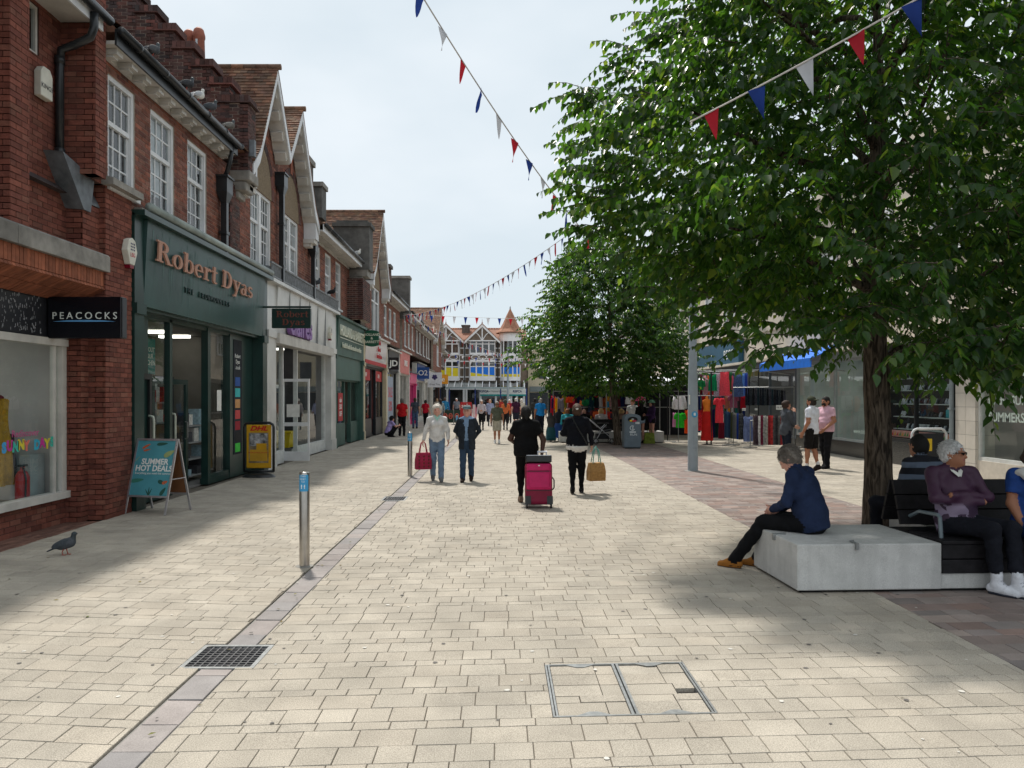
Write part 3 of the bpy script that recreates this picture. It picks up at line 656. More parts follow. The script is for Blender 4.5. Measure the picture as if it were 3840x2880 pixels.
def dress(parent_or_none, name, x, y, z0, z1, w_, mat, label=None, cat=None, group=None, d=0.08, sleeves=0.0, axis='y', flare=1.5, straps=False, T=None, curve=0.0):
    """hanging garment with thickness, folds and optional sleeves; axis = direction of its width"""
    m = MB(); n = 14; rows = 9; vs = []; H = z1 - z0; ph = random.random() * 6
    for side in (1, -1):
        for j in range(rows + 1):
            t = j / rows; ww = w_ * (0.5 if t < 0.02 else (0.52 - 0.08 * math.sin(min(t, 0.45) / 0.45 * math.pi) + (flare - 1) * 0.5 * max(0, t - 0.3)))
            for i in range(n + 1):
                a = -1 + 2 * i / n; fold = math.sin(a * 9 + ph + side) * 0.016 * (0.3 + t) * flare
                dd = side * (d * 0.5 * math.sqrt(max(0, 1 - a * a * 0.96)) * (0.55 + 0.6 * t)) + fold
                zz = z1 - H * t - (0.05 * a * a * (1 - t) if not straps else 0.11 * (1 - abs(abs(a) - 0.55) / 0.55) * 0 + 0.02) - 0.06 * math.exp(-(a / 0.35) ** 2) * (1 - min(1, t * 6)) + curve * a * a * t
                vs.append((a * ww, dd, zz))
    st = (rows + 1) * (n + 1); fs = []
    for k in range(2):
        for j in range(rows):
            for i in range(n):
                q = (k * st + j * (n + 1) + i, k * st + j * (n + 1) + i + 1, k * st + (j + 1) * (n + 1) + i + 1, k * st + (j + 1) * (n + 1) + i); fs.append(q if k == 0 else q[::-1])
    for j in range(rows):
        for i in (0, n):
            q = (j * (n + 1) + i, (j + 1) * (n + 1) + i, st + (j + 1) * (n + 1) + i, st + j * (n + 1) + i); fs.append(q)
    m.add(vs, fs)
    if sleeves:
        for s in (-1, 1): m.tube([(s * w_ * 0.42, 0, z1 - 0.07), (s * w_ * 0.60, 0, z1 - 0.07 - sleeves * 0.5), (s * w_ * 0.66, 0, z1 - 0.07 - sleeves)], [0.075, 0.07, 0.06], 8)
    Rz = Matrix.Translation((x, y, 0)) @ Matrix.Rotation(R(90) if axis == 'y' else (0 if axis == 'x' else axis), 4, 'Z'); m.T = Rz
    return m.build(name, mat, parent_or_none, smooth=True, label=label, cat=cat, group=group, loc=None if parent_or_none is not None else (x, y, z0))
DM = [C('dress_mustard', 170, 130, 30, var=0.3, scale=20), C('dress_wine', 120, 25, 50, var=0.4, scale=25), C('dress_spot', 60, 60, 62, var=0.5, scale=40)]
dress(None, 'mustard_dress', -6.72, 10.22, 0.6, 1.8, 0.5, DM[0], 'mustard floral dress hanging behind the clothes shop window', 'dress')
dress(None, 'wine_dress', -6.95, 10.5, 0.9, 1.85, 0.42, DM[1], 'wine red dress hanging beside the mustard dress', 'dress')
dress(None, 'spotted_dress', -6.9, 10.72, 0.6, 1.3, 0.3, DM[2], 'dark spotted dress hanging low behind the painted letters', 'dress')
# alarm boxes
def alarm(x, y, z, label, hexa, words):
    t = thing('alarm_box', (x, y, z), label, 'alarm box'); b = MB()
    pr = [(-0.13, -0.2), (0.13, -0.2), (0.13, 0.12), (0.07, 0.2), (-0.07, 0.2), (-0.13, 0.12)] if not hexa else [(-0.07, -0.21), (0.07, -0.21), (0.16, 0.0), (0.10, 0.17), (0, 0.21), (-0.10, 0.17), (-0.16, 0.0)]
    b.prism([(x, y + a, z + c) for a, c in pr], (0.1, 0, 0)); b.build('housing', C('alarm_white', 205, 203, 190, 0.5), t, bevel=0.012)
    text('lettering', words, 0.09, C('alarm_ink', 200, 60, 80) if hexa else C('alarm_ink2', 70, 70, 75), t, (x + 0.103, y, z - 0.06), extrude=0.001)
    if hexa:
        b = MB(); b.prism([(x - 0.001, y + a, z - 0.213 - c) for a, c in ((-0.07, 0), (0.07, 0), (0.055, 0.05), (-0.055, 0.05))], (0.09, 0, 0)); b.build('strobe_lens', C('lens_red', 120, 20, 40, 0.2), t)
        b = MB()
        for i in range(3):
            for j in range(3): b.box(x + 0.1005, y - 0.06 + i * 0.05, z + 0.01 + j * 0.045, x + 0.102, y - 0.03 + i * 0.05, z + 0.035 + j * 0.045)
        b.build('logo_mark', C('logo_navy', 50, 45, 90), t)
alarm(-6.09, 10.12, 5.95, 'cream alarm box on the recessed maroon brick wall', False, 'KINGS')
alarm(-5.775, 11.82, 4.05, 'white hexagonal alarm box with red base at pier edge', True, 'LSG')
ps = thing('projecting_sign', (-5.7, 10.58, 2.6), 'long black projecting sign with white capitals and blue swoosh', 'sign')
b = MB(); b.box(-6.21, 10.5, 2.606, -5.2, 10.66, 3.178); b.build('sign_box', C('sign_black', 12, 13, 20, 0.25, var=0.05), ps, bevel=0.01)
b = MB(); b.box(-5.199, 10.52, 2.62, -5.19, 10.64, 3.16); b.build('sign_end', C('sign_end_grey', 60, 62, 66, 0.5), ps)
text('lettering', 'PEACOCKS', 0.135, C('sign_white', 215, 220, 215, 0.5, var=0), ps, (-5.70, 10.497, 2.912), '-Y', spacing=1.5, sx=0.98)
b = MB(); b.add([(-6.14, 10.497, 2.835), (-5.7, 10.497, 2.832), (-5.27, 10.497, 2.835), (-5.45, 10.497, 2.852), (-5.7, 10.497, 2.858), (-5.95, 10.497, 2.852)], [(0, 1, 2, 3, 4, 5)]); b.build('swoosh', C('swoosh_blue', 90, 150, 200, 0.5), ps)

# ------------------------------------------------------------------ eaved block A over the green shop
ba = thing('eaved_brick_building', (-6, 14, 0), 'red brick upper floor with white sash windows and modillion eaves', 'building')
wa = Wall(); wins = [(11.3, 12.15, 4.94, 6.6), (12.68, 13.62, 4.94, 6.6), (14.18, 15.12, 4.94, 6.6)]
wa.wall('X', XF, 11.26, 16.85, 4.75, 6.75, wins)
wa.wall('Y', 15.62, -6.1, -5.72, 4.75, 6.7) if False else None
pb = Wall(); pb.wall('X', -5.70, 16.15, 16.75, 4.75, 6.35); pb.wall('Y', 16.15, XF, -5.70, 4.75, 6.35); pb.b.build('brick_pier', BRICK_DK, ba, kind='stuff'); pb.k.build('pier_wall', MORT_W, ba)
wa.build(ba)
for y0, y1, z0, z1 in wins: sash(ba, XF - 0.02, y0, y1, z0, z1, blind=random.choice((0, 0.8, 0.6)))
eaves(ba, 10.92, 15.95, XF, 7.06, 0.30)
hopper_pipe(ba, XF + 0.01, 15.78, 6.3, 4.75)
b = MB(); b.tube([(-5.48, 15.7, 7.0), (-5.55, 15.7, 6.6), (-5.62, 15.74, 6.42), (-5.68, 15.78, 6.34)], 0.05, 8); b.build('swan_neck', BLACKP, ba, smooth=True)
tl = MB(); tile_field(tl, [(-9.2, 10.7), (-5.42, 7.08)], 11.0, 16.6, lambda a, s, z: (s, a, z)); tl.build('roof_tiles', TILE, ba, kind='stuff')
b = MB(); b.prism([(-9.2, 11.0, 10.65), (-5.47, 11.0, 7.05), (-13, 11.0, 7.05)], (0, 5.7, 0)); b.build('roof', TILE, ba)
# crow-stepped party wall of dark brick
st = thing('stepped_party_wall', (-6.5, 16.7, 6.5), 'dark brick crow-stepped party wall climbing the roof slope', 'chimney')
sw = Wall(); cap = MB()
for i in range(10):
    xr = -5.42 - i * 0.40; xl = xr - (0.66 if i == 0 else 0.42); zt = 8.12 + i * 0.385
    sw.wall('Y', 16.45, xl, xr, 6.68 if i == 0 else zt - 1.4, zt); sw.wall('X', xr, 16.45, 16.95, 6.68 if i == 0 else zt - 0.6, zt)
    cap.box(xl - 0.02, 16.39, zt, xr + 0.08, 17.0, zt + 0.03); 
    for k in range(7 if i == 0 else 5): cap.box(xl + 0.005 + k * 0.098, 16.41, zt + 0.032, xl + 0.096 + k * 0.098, 16.99, zt + 0.17)
sw.b.build('brickwork', BRICK_DK, st, kind='stuff'); sw.k.build('wall', MORT_W, st); cap.build('coping_bricks', BRICK_DK, st, kind='stuff')
b = MB(); b.box(-6.2, 16.4, 6.45, -5.36, 17.0, 6.67); b.box(-6.0, 16.44, 6.25, -5.46, 16.96, 6.45); b.box(-5.9, 16.48, 6.1, -5.62, 16.92, 6.25); b.build('corbel', STONE, st, bevel=0.03)
b = MB(); b.box(-5.41, 16.5, 7.0, -5.3, 16.62, 7.35); b.build('lead_flashing', LEAD, st)
for i in range(3):
    p = thing('chimney_pot', (-7.35 + i * 0.26, 17.35 + 0.1 * (i % 2), 9.2), 'terracotta chimney pot rising behind the stepped party wall', 'chimney pot', 'chimney pots behind the stepped wall')
    b = MB(); c = (-7.35 + i * 0.26, 17.35 + 0.1 * (i % 2), 9.2); b.lathe([(0.12, 0), (0.135, 0.3), (0.125, 0.7), (0.14, 0.74), (0.14, 0.8), (0.11, 0.92), (0.06, 0.97), (0.05, 0.9)], c, 14); b.build('pot', TERRA, p, smooth=True)
    b = MB(); b.box(c[0] - 0.02, c[1] - 0.142, 9.62, c[0] + 0.02, c[1] - 0.12, 9.86); b.build('vent_slot', C('slot_pale', 190, 200, 205), p)
ck = thing('brick_chimney', (-7.1, 17.4, 7), 'plum brick chimney stack under three terracotta pots', 'chimney'); cw = Wall(); cw.wall('Y', 17.15, -7.6, -6.6, 8.0, 9.2); cw.wall('X', -6.6, 17.15, 17.75, 8.0, 9.2); cw.b.build('brickwork', BRICK_DK, ck, kind='stuff'); cw.k.build('wall', MORT_W, ck)
b = MB(); b.box(-7.6, 17.16, 8, -6.61, 17.75, 9.2); b.build('core', MORT_W, ck)
# ------------------------------------------------------------------ double gabled building
bb = thing('double_gabled_building', (-6, 19.9, 0), 'red brick building with twin steep tiled gables and white bargeboards', 'building')
wb = Wall()
W1 = (17.75, 19.35, 4.95, 6.75); W2 = (20.35, 21.95, 4.95, 6.75)
gable_front(bb, wb, [(18.55, 9.75), (20.9, 9.62)], [(19.72, 8.1)], 16.85, 22.75, 6.95, XF, [W1, W2], 4.75)
wb.build(bb)
for a in (W1, W2):
    mid = (a[0] + a[1]) / 2
    for y0, y1 in ((a[0], mid), (mid, a[1])): sash(bb, XF - 0.02, y0, y1, a[2], a[3], cols=3, rt=2, rb=3, blind=random.choice((0, 0.7)))
hopper_pipe(bb, XF + 0.03, 19.85, 7.55, 4.75)
# ------------------------------------------------------------------ eaved block C, gable D and onwards
bc = thing('eaved_brick_building', (-6, 27, 0), 'red brick upper floor with white dentil eaves beside grey rendered chimneys', 'building')
wc = Wall(); wins = [(23.75, 24.65, 4.95, 6.6), (25.35, 26.25, 4.95, 6.6), (26.95, 27.85, 4.95, 6.6)]
wc.wall('X', XF, 22.75, 30.2, 4.75, 6.75, wins); wc.build(bc)
pl = Wall(); pl.wall('Y', 29.0, XF, -5.2, 4.75, 6.3); pl.wall('X', -5.2, 29.0, 30.6, 4.75, 6.3); pl.b.build('brick_projection', BRICK_DK, bc, kind='stuff'); pl.k.build('projection_wall', MORT_W, bc)
for y0, y1, z0, z1 in wins: sash(bc, XF - 0.02, y0, y1, z0, z1, blind=random.choice((0, 0.7)))
eaves(bc, 22.9, 29.2, XF, 6.98, 0.5, black=False, mod=False); hopper_pipe(bc, XF + 0.03, 23.2, 6.5, 4.75)
b = MB(); b.prism([(-9.0, 22.9, 10.2), (-5.25, 22.9, 6.98), (-13, 22.9, 6.98)], (0, 7.6, 0)); b.build('roof', TILE, bc)
ch = thing('rendered_chimney', (-5.8, 29.8, 6.4), 'grey rendered corbelled stack at the end of the dentil eaves', 'chimney')
b = MB(); b.box(-6.4, 29.4, 6.7, -5.02, 30.2, 8.35); b.build('stack', RENDER, ch); b = MB(); b.box(-6.45, 29.33, 8.352, -4.95, 30.27, 8.5); b.box(-6.3, 29.45, 8.502, -5.1, 30.15, 8.6); b.build('coping', RENDER, ch)
b = MB(); b.box(-6.3, 29.42, 6.45, -5.1, 30.18, 6.698); b.box(-6.2, 29.46, 6.25, -5.3, 30.14, 6.448); b.build('corbel', STONE, ch)
for (x, y, z, h, w_, lab) in ((-5.95, 23.0, 6.9, 1.9, 0.5, 'slim grey rendered chimney beside the twin gables'), (-6.6, 27.6, 8.2, 1.1, 0.5, 'short grey rendered chimney on the dentil eaves roof'), (-7.2, 26.6, 8.6, 1.3, 0.45, 'grey chimney higher up the dentil eaves roof')):
    t = thing('rendered_chimney', (x, y, z), lab, 'chimney'); b = MB(); b.box(x - w_ / 2, y - 0.35, z, x + w_ / 2, y + 0.35, z + h); b.build('stack', RENDER, t); b = MB(); b.box(x - w_ / 2 - 0.06, y - 0.41, z + h + 0.001, x + w_ / 2 + 0.06, y + 0.41, z + h + 0.16); b.build('coping', STONE, t)
def gable_block(name, label, y0, y1, za, zbase, win, tile=None):
    t = thing(name, (-6, (y0 + y1) / 2, 0), label, 'building'); w_ = Wall(); yc = (y0 + y1) / 2
    gable_front(t, w_, [(yc, za)], [], y0, y1, 6.95, XF + 0.2, [win], zbase); w_.build(t)
    mid = (win[0] + win[1]) / 2
    for a, c in ((win[0], mid), (mid, win[1])): sash(t, XF + 0.18, a, c, win[2], win[3], cols=1, rt=1, rb=1, detail=False, split=0.3)
    return t
gable_block('gabled_brick_building', 'red brick gabled house with roughcast arch above the health food shop', 31.7, 36.3, 10.0, 4.75, (33.3, 35.5, 4.6, 6.7))
for y, z in ((36.6, 7.2),):
    t = thing('brick_chimney', (-6, y + 0.4, 7), 'brick chimney block between gables above the red charity shop', 'chimney'); cw = Wall(); cw.wall('Y', y, -6.4, -5.3, 6.4, 8.0); cw.wall('X', -5.3, y, y + 0.7, 6.4, 8.0); cw.b.build('brickwork', BRICK_DK, t, kind='stuff'); cw.k.build('wall', MORT_W, t)
    b = MB(); b.box(-6.45, y - 0.06, 8.01, -5.22, y + 0.76, 8.16); b.build('coping', RENDER, t)
def plain_block(label, y0, y1, zt, wins, dark=False, roofz=9.3, out=0.0):
    t = thing('brick_terrace_building', (-6, (y0 + y1) / 2, 0), label, 'building'); w_ = Wall()
    ws = [(a, a + 0.95, 4.9, 6.45) for a in wins]; w_.wall('X', XF + out, y0, y1, 4.6, zt - 0.22, ws); w_.build(t, BRICK_DK if dark else BRICK)
    for a, c, d, e in ws: sash(t, XF + out - 0.02, a, c, d, e, cols=1, rt=1, rb=1, detail=False)
    eaves(t, y0 + 0.05, y1, XF + out, zt, 0.5, black=False, mod=False)
    b = MB(); b.prism([(-9.5, y0, roofz), (-5.2, y0, zt), (-13, y0, zt)], (0, y1 - y0, 0)); b.build('roof', TILE, t); return t
plain_block('brick terrace with narrow sash windows above the sportswear shop', 37.4, 44.2, 7.0, (38.2, 39.9, 41.6))
t = thing('rendered_chimney', (-5.8, 45, 6.5), 'wide grey rendered stack above the card shop', 'chimney'); b = MB(); b.box(-7.2, 44.5, 6.4, -5.3, 45.3, 8.7); b.build('stack', RENDER, t); b = MB(); b.box(-7.25, 44.43, 8.702, -5.23, 45.37, 8.85); b.build('coping', STONE, t)
plain_block('brick terrace with tall white windows above the card shop', 45.4, 52.0, 6.9, (46.3, 48.2, 50.2))
plain_block('dark brick terrace with small pediment above the phone shop', 52.0, 63.5, 6.8, (53, 55, 57.5, 60, 61.8), dark=True)
gable_block('tile_hung_building', 'far gabled building with orange clay tiles at the street end', 64.0, 73.0, 9.7, 4.0, (67.6, 69.8, 4.6, 6.4))
plain_block('dark brick end house before the crossing', 73.0, 80.0, 6.4, (75, 77.5), dark=True)
t = thing('dormer_window', (-7, 40, 8), 'white dormer window on the terrace roof', 'dormer'); b = MB(); b.box(-8.5, 39.2, 7.3, -6.6, 40.8, 8.9); b.build('dormer_cheek', LEAD, t); b = MB(); b.box(-6.6, 39.2, 7.6, -6.5, 40.8, 8.9); b.box(-6.5, 39.2, 8.7, -6.4, 40.8, 8.9); b.build('frame', WHITE, t); b = MB(); b.box(-6.499, 39.4, 7.8, -6.49, 40.6, 8.6); b.build('pane', GLASS_W, t)
# ------------------------------------------------------------------ shopfronts of the left terrace
def bar_(mb, O, s, x0, y0, x1, y1, d): mb.prism([O(x0 * s, y0 * s, 0), O(x1 * s, y0 * s, 0), O(x1 * s, y1 * s, 0), O(x0 * s, y1 * s, 0)], O(0, 0, d) - O(0, 0, 0))
def ring_(mb, O, s, cx, cy, rx, ry, wx, wy, a0, a1, d, n=14):
    for i in range(n):
        t0, t1 = R(a0 + (a1 - a0) * i / n), R(a0 + (a1 - a0) * (i + 1) / n)
        q = [(cx + rx * math.cos(t0), cy + ry * math.sin(t0)), (cx + rx * math.cos(t1), cy + ry * math.sin(t1)), (cx + (rx - wx) * math.cos(t1), cy + (ry - wy) * math.sin(t1)), (cx + (rx - wx) * math.cos(t0), cy + (ry - wy) * math.sin(t0))]
        mb.prism([O(a * s, b * s, 0) for a, b in q], O(0, 0, d) - O(0, 0, 0))
def pol_(mb, O, s, pts, d): mb.prism([O(a * s, b * s, 0) for a, b in pts], O(0, 0, d) - O(0, 0, 0))
SLAB = {
 'R': (0.92, [('b', .1, 0, .28, 1), ('b', 0, 0, .38, .08), ('b', 0, .92, .34, 1), ('r', .32, .74, .34, .26, .18, .07, -90, 90), ('b', .28, .48, .36, .55), ('p', (.36, .5), (.54, .5), (.82, .02), (.62, .02)), ('b', .6, 0, .92, .08)]),
 'o': (0.66, [('r', .31, .34, .31, .36, .16, .06, 0, 360)]),
 'b': (0.72, [('b', .08, 0, .25, 1), ('b', 0, .92, .2, 1), ('r', .37, .34, .31, .36, .16, .06, 0, 360)]),
 'e': (0.66, [('r', .31, .34, .31, .36, .16, .06, 0, 315), ('b', .12, .32, .6, .39)]),
 'r': (0.56, [('b', .08, 0, .25, .66), ('b', 0, 0, .38, .08), ('b', 0, .61, .25, .69), ('r', .38, .46, .17, .24, .1, .1, 25, 165)]),
 't': (0.50, [('b', .12, .12, .29, .92), ('b', 0, .6, .44, .68), ('r', .31, .15, .19, .17, .16, .07, 180, 330)]),
 'D': (0.90, [('b', .1, 0, .29, 1), ('b', 0, 0, .4, .08), ('b', 0, .92, .4, 1), ('r', .38, .5, .44, .5, .2, .08, -90, 90)]),
 'y': (0.72, [('p', (.06, .64), (.26, .64), (.44, .12), (.34, -.02)), ('p', (.55, .64), (.64, .64), (.32, -.26), (.2, -.26)), ('b', 0, .61, .32, .69), ('b', .46, .61, .72, .69), ('b', .08, -.3, .3, -.2)]),
 'a': (0.66, [('r', .25, .19, .24, .22, .14, .06, 0, 360), ('b', .38, .06, .54, .5), ('r', .3, .46, .24, .24, .14, .09, 0, 150), ('b', .45, 0, .64, .08)]),
 's': (0.58, [('r', .27, .5, .23, .2, .13, .1, 25, 270), ('r', .27, .19, .25, .21, .14, .1, -155, 90)]), ' ': (0.36, [])}
def slab_word(parent, word, O, s, mat, d=0.03, name='slab_letter'):
    x = 0
    for ch in word:
        w, prims = SLAB[ch]; m = MB(); k = 0
        for p in prims:
            dd = d + k * 0.0006; k += 1; off = x; OO = lambda a, b, c, off=off: Vector(O(a + off, b, c))
            if p[0] == 'b': bar_(m, OO, s, *p[1:], dd)
            elif p[0] == 'r': ring_(m, OO, s, *p[1:], dd)
            else: pol_(m, OO, s, p[1:], dd)
        if prims: m.build(name, mat, parent)
        x += w * s * 1.04
    return x
def room(parent, x0, x1, y0, y1, h, wallc, lamps=3, floorc=(0.2, 0.19, 0.18)):
    wm = M('room_%s' % ('_'.join('%d' % (c * 100) for c in wallc)), wallc, 0.9, var=0.15, scale=1.5)
    b = MB(); b.box(x0 - 0.1, y0, 0, x0, y1, h); b.box(x0, y0 - 0.02, 0, x1, y0, h); b.box(x0, y1, 0, x1, y1 + 0.02, h); b.build('interior_wall', wm, parent)
    b = MB(); b.box(x0, y0, h, x1, y1, h + 0.05); b.build('ceiling', wm, parent)
    b = MB(); b.box(x0, y0, -0.02, x1, y1, 0.012); b.build('interior_floor', M('lino', floorc, 0.5), parent)
    for i in range(lamps):
        b = MB(); yy = y0 + (i + 0.5) * (y1 - y0) / lamps; b.box(x1 - 1.9, yy - 0.07, h - 0.07, x1 - 1.2, yy + 0.07, h - 0.01); b.build('ceiling_light', LAMP, parent)
STOCKC = [(0.5, 0.05, 0.04), (0.05, 0.12, 0.3), (0.6, 0.58, 0.55), (0.03, 0.25, 0.12), (0.55, 0.4, 0.05), (0.06, 0.06, 0.07), (0.25, 0.35, 0.4), (0.35, 0.1, 0.3)]
STOCKM = [M('stock_%d' % i, c, 0.6, island=0.4, var=0.3, scale=15) for i, c in enumerate(STOCKC)]
def stock(parent, x, y0, y1, zs, dens=0.3, pal=None):
    sh = MB()
    for z in zs: sh.box(x - 0.35, y0, z - 0.03, x, y1, z)
    sh.build('shelf', M('shelf_grey', (0.3, 0.3, 0.3), 0.6), parent)
    ms = {}
    for z in zs:
        y = y0
        while y < y1 - 0.1:
            w = random.uniform(0.08, 0.3); h = random.uniform(0.12, 0.34)
            if random.random() > 0.15:
                k = random.choice(pal or range(8)); ms.setdefault(k, MB()).box(x - 0.3, y, z + 0.002, x - random.uniform(0.02, 0.1), min(y + w, y1), z + h)
            y += w + 0.02
    for k, m in ms.items(): m.build('stock_boxes', STOCKM[k], parent, kind='stuff')
def poster(parent, x, y0, y1, z0, z1, mat, words=None, size=0.1, ink=None, name='poster'):
    b = MB(); b.box(x, y0, z0, x + 0.004, y1, z1); p = b.build(name, mat, parent)
    if words: text('lettering', words, size, ink or C('ink_white', 230, 232, 228, var=0), p, (x + 0.0055, (y0 + y1) / 2, (z0 + z1) / 2), extrude=0.0008, bold=size * 0.02)
    return p
def shop(name, label, y0, y1, fz, pil, fasc, frame, riser=0.5, door=None, xg=-6.0, glassz=None, tbars=0, pw=0.28, wallc=(0.12, 0.12, 0.12), lamps=2, trim=None, wall_top=4.75, prob=True, fx=0.0):
    t = thing(name, (XF, (y0 + y1) / 2, 0), label, 'shopfront'); z0, z1 = fz
    for a in (y0, y1 - pw):
        b = MB(); b.box(XF - 0.25, a, 0, XF + 0.06, a + pw, z1 - 0.02); b.box(XF - 0.2, a - 0.001, 0, XF + 0.09, a + pw + 0.001, 0.35); b.box(XF - 0.2, a - 0.002, z0 - 0.15, XF + 0.10, a + pw + 0.002, z0 + 0.02); b.build('pilaster', pil, t)
    b = MB(); b.prism([(XF - 0.2, y0 + pw, z0), (XF + 0.05, y0 + pw, z0), (XF + 0.12 + fx, y0 + pw, z1 - 0.06), (XF - 0.2, y0 + pw, z1 - 0.06)], (0, y1 - y0 - 2 * pw, 0)); b.build('fascia', fasc, t)
    b = MB(); b.box(XF - 0.2, y0, z1 - 0.055, XF + 0.22, y1, z1 + 0.03); b.build('cornice', trim or LEAD, t)
    ya, yb = y0 + pw, y1 - pw; gz = glassz or z0 - 0.05; f = MB(); fr = 0.06
    f.box(xg - fr, ya, gz - 0.06, xg + fr, yb, gz); f.box(xg - 0.5, ya, gz, XF - 0.02, yb, z0 + 0.03)
    spans = [(ya, yb)] if not door else [(ya, door[0]), (door[1], yb)]
    for a, c in spans:
        if c - a < 0.2: continue
        f.box(xg - fr, a, riser, xg + fr, c, riser + 0.07); f.box(xg - fr + 0.002, a, riser + 0.07, xg + fr - 0.002, a + 0.07, gz - 0.06); f.box(xg - fr + 0.002, c - 0.07, riser + 0.07, xg + fr - 0.002, c, gz - 0.06)
        if tbars:
            zt = gz - 0.55; f.box(xg - 0.03, a + 0.07, zt, xg + 0.03, c - 0.07, zt + 0.05)
            for i in range(1, tbars): yy = a + (c - a) * i / tbars; f.box(xg - 0.028, yy - 0.025, riser + 0.07, xg + 0.028, yy + 0.025, zt)
        r = MB(); r.box(xg - 0.1, a, 0, xg + 0.07, c, riser - 0.001); r.build('stall_riser', frame, t)
        b = MB(); b.add([(xg, a + 0.03, riser + 0.03), (xg, c - 0.03, riser + 0.03), (xg, c - 0.03, gz - 0.03), (xg, a + 0.03, gz - 0.03)], [(0, 1, 2, 3)]); b.build('glass', GLASS_SH, t)
    f.build('window_frame', frame, t)
    room(t, -11.0, xg - 0.08, y0 + 0.05, y1 - 0.05, gz + 0.05, wallc, lamps)
    if door:
        dm = MB(); a, c = door[0] + 0.05, door[1] - 0.05; X = xg - 0.35
        dm.box(X - 0.025, a, 0.02, X + 0.025, a + 0.1, 2.15); dm.box(X - 0.025, c - 0.1, 0.02, X + 0.025, c, 2.15); dm.box(X - 0.025, a + 0.1, 2.05, X + 0.025, c - 0.1, 2.15); dm.box(X - 0.025, a + 0.1, 0.02, X + 0.025, c - 0.1, 0.25)
        d = dm.build('door', frame, t); g_ = MB(); g_.add([(X, a + 0.1, 0.25), (X, c - 0.1, 0.25), (X, c - 0.1, 2.05), (X, a + 0.1, 2.05)], [(0, 1, 2, 3)]); g_.build('door_glass', GLASS_SH, d)
        h = MB(); h.tube([(X + 0.03, c - 0.15, 0.95), (X + 0.08, c - 0.15, 0.97), (X + 0.08, c - 0.15, 1.28), (X + 0.03, c - 0.15, 1.3)], 0.014, 6); h.build('handle', STEEL, d)
    return t
def hang_sign(label, y, x0, x1, z0, z1, mat, lines, ink, size, shape='box', arm=None, bold=0.004, spacing=1.0, sx=1.0):
    t = thing('projecting_sign', (x0, y, z0), label, 'sign'); b = MB()
    if shape == 'box': b.box(x0, y - 0.05, z0, x1, y + 0.05, z1)
    else:
        n = 10; pts = [(x0, z0 + 0.05)] + [(x0 + (x1 - x0) * i / n, z0 + 0.05 - 0.06 * math.sin(math.pi * i / n)) for i in range(1, n)] + [(x1, z0 + 0.05), (x1, z1 - 0.05)] + [(x1 - (x1 - x0) * i / n, z1 - 0.05 + 0.06 * math.sin(math.pi * i / n)) for i in range(1, n)] + [(x0, z1 - 0.05)]
        b.prism([(a, y - 0.04, c) for a, c in pts], (0, 0.08, 0))
    b.build('sign_board', mat, t)
    am = MB(); am.tube([(XF, y, z1 + 0.04), (x1, y, z1 + 0.04)] if arm != 'side' else [(XF, y, (z0 + z1) / 2), (x0, y, (z0 + z1) / 2)], 0.025, 8); am.build('bracket', BLACKP if arm != 'green' else GREEN_D, t)
    for i, ln in enumerate(lines):
        zz = (z0 + z1) / 2 + ((len(lines) - 1) / 2 - i) * size * 1.05
        text('lettering', ln, size, ink, t, ((x0 + x1) / 2, y - 0.055, zz), '-Y', extrude=0.002, bold=bold, spacing=spacing, sx=sx)
    return t
# ---- green hardware shop
gs = shop('shopfront', 'dark green hardware shopfront with copper slab lettering and open glass door', 12.02, 18.85, (3.27, 4.72), GREEN_D, GREEN_F, GREEN_D, riser=0.12, door=(14.05, 15.75), xg=-6.08, pw=0.32, wallc=(0.26, 0.25, 0.22), lamps=5, trim=GREEN_D)
COPPER = M('copper_letters', (0.42, 0.215, 0.145), 0.5, var=0.05); COPD = M('letter_side', (0.10, 0.05, 0.035), 0.6)
O = lambda a, b, c: Vector((XF + 0.10 + 0.05 * (b + 0.35) + c, 12.60 + a * 1.9, 4.05 + b))
slab_word(gs, 'Robert Dyas', O, 0.345, COPPER)
for i_, ch_ in enumerate('THE IRONMONGERS'):
    if ch_ != ' ': text('small_letter', ch_, 0.15, M('small_letter_green', (0.012, 0.03, 0.027), 0.35), gs, (XF + 0.085, 13.9 + i_ * 0.158, 3.74), extrude=0.012)
b = MB()
for y in (13.6, 15.0, 16.4): b.box(XF + 0.06, y, 3.30, XF + 0.065, y + 0.006, 3.34)
dr = MB()
for i in range(70):
    y = random.uniform(12.5, 18.2); L_ = random.uniform(0.2, 0.9); z1_ = random.uniform(3.9, 4.6); w_ = random.uniform(0.01, 0.05)
    f0 = lambda z: XF + 0.05 + 0.07 * (z - 3.27) / 1.39 + 0.0025
    dr.add([(f0(z1_ - L_), y + w_ * 0.3, z1_ - L_), (f0(z1_ - L_), y + w_ * 0.6, z1_ - L_), (f0(z1_), y + w_, z1_), (f0(z1_), y, z1_)], [(0, 1, 2, 3)])
dr.build('rain_streaks', M('streak_green', (0.085, 0.15, 0.14), 0.5, var=0.3, scale=3), gs, kind='stuff')
b = MB(); b.tube([(XF + 0.16, 12.3, 4.86), (XF + 0.16, 18.9, 4.86)], 0.07, 10); b.build('awning_roll', C('awning_pale', 150, 160, 155, 0.5, stain=0.3), gs, smooth=True)
b = MB(); b.box(XF - 0.1, 12.1, 4.752, XF + 0.14, 18.8, 4.8); b.build('ledge', STONE, gs)
for a_ in ((-6.12, 13.95, 0, -6.02, 14.06, 3.22), (-6.12, 12.95, 0.1, -6.05, 13.15, 3.2), (-6.14, 15.72, 0, -6.0, 15.86, 3.22), (-6.2, 17.0, 0, -6.0, 18.5, 3.2)): p = MB(); p.box(*a_); p.build('door_post', GREEN_D, gs)
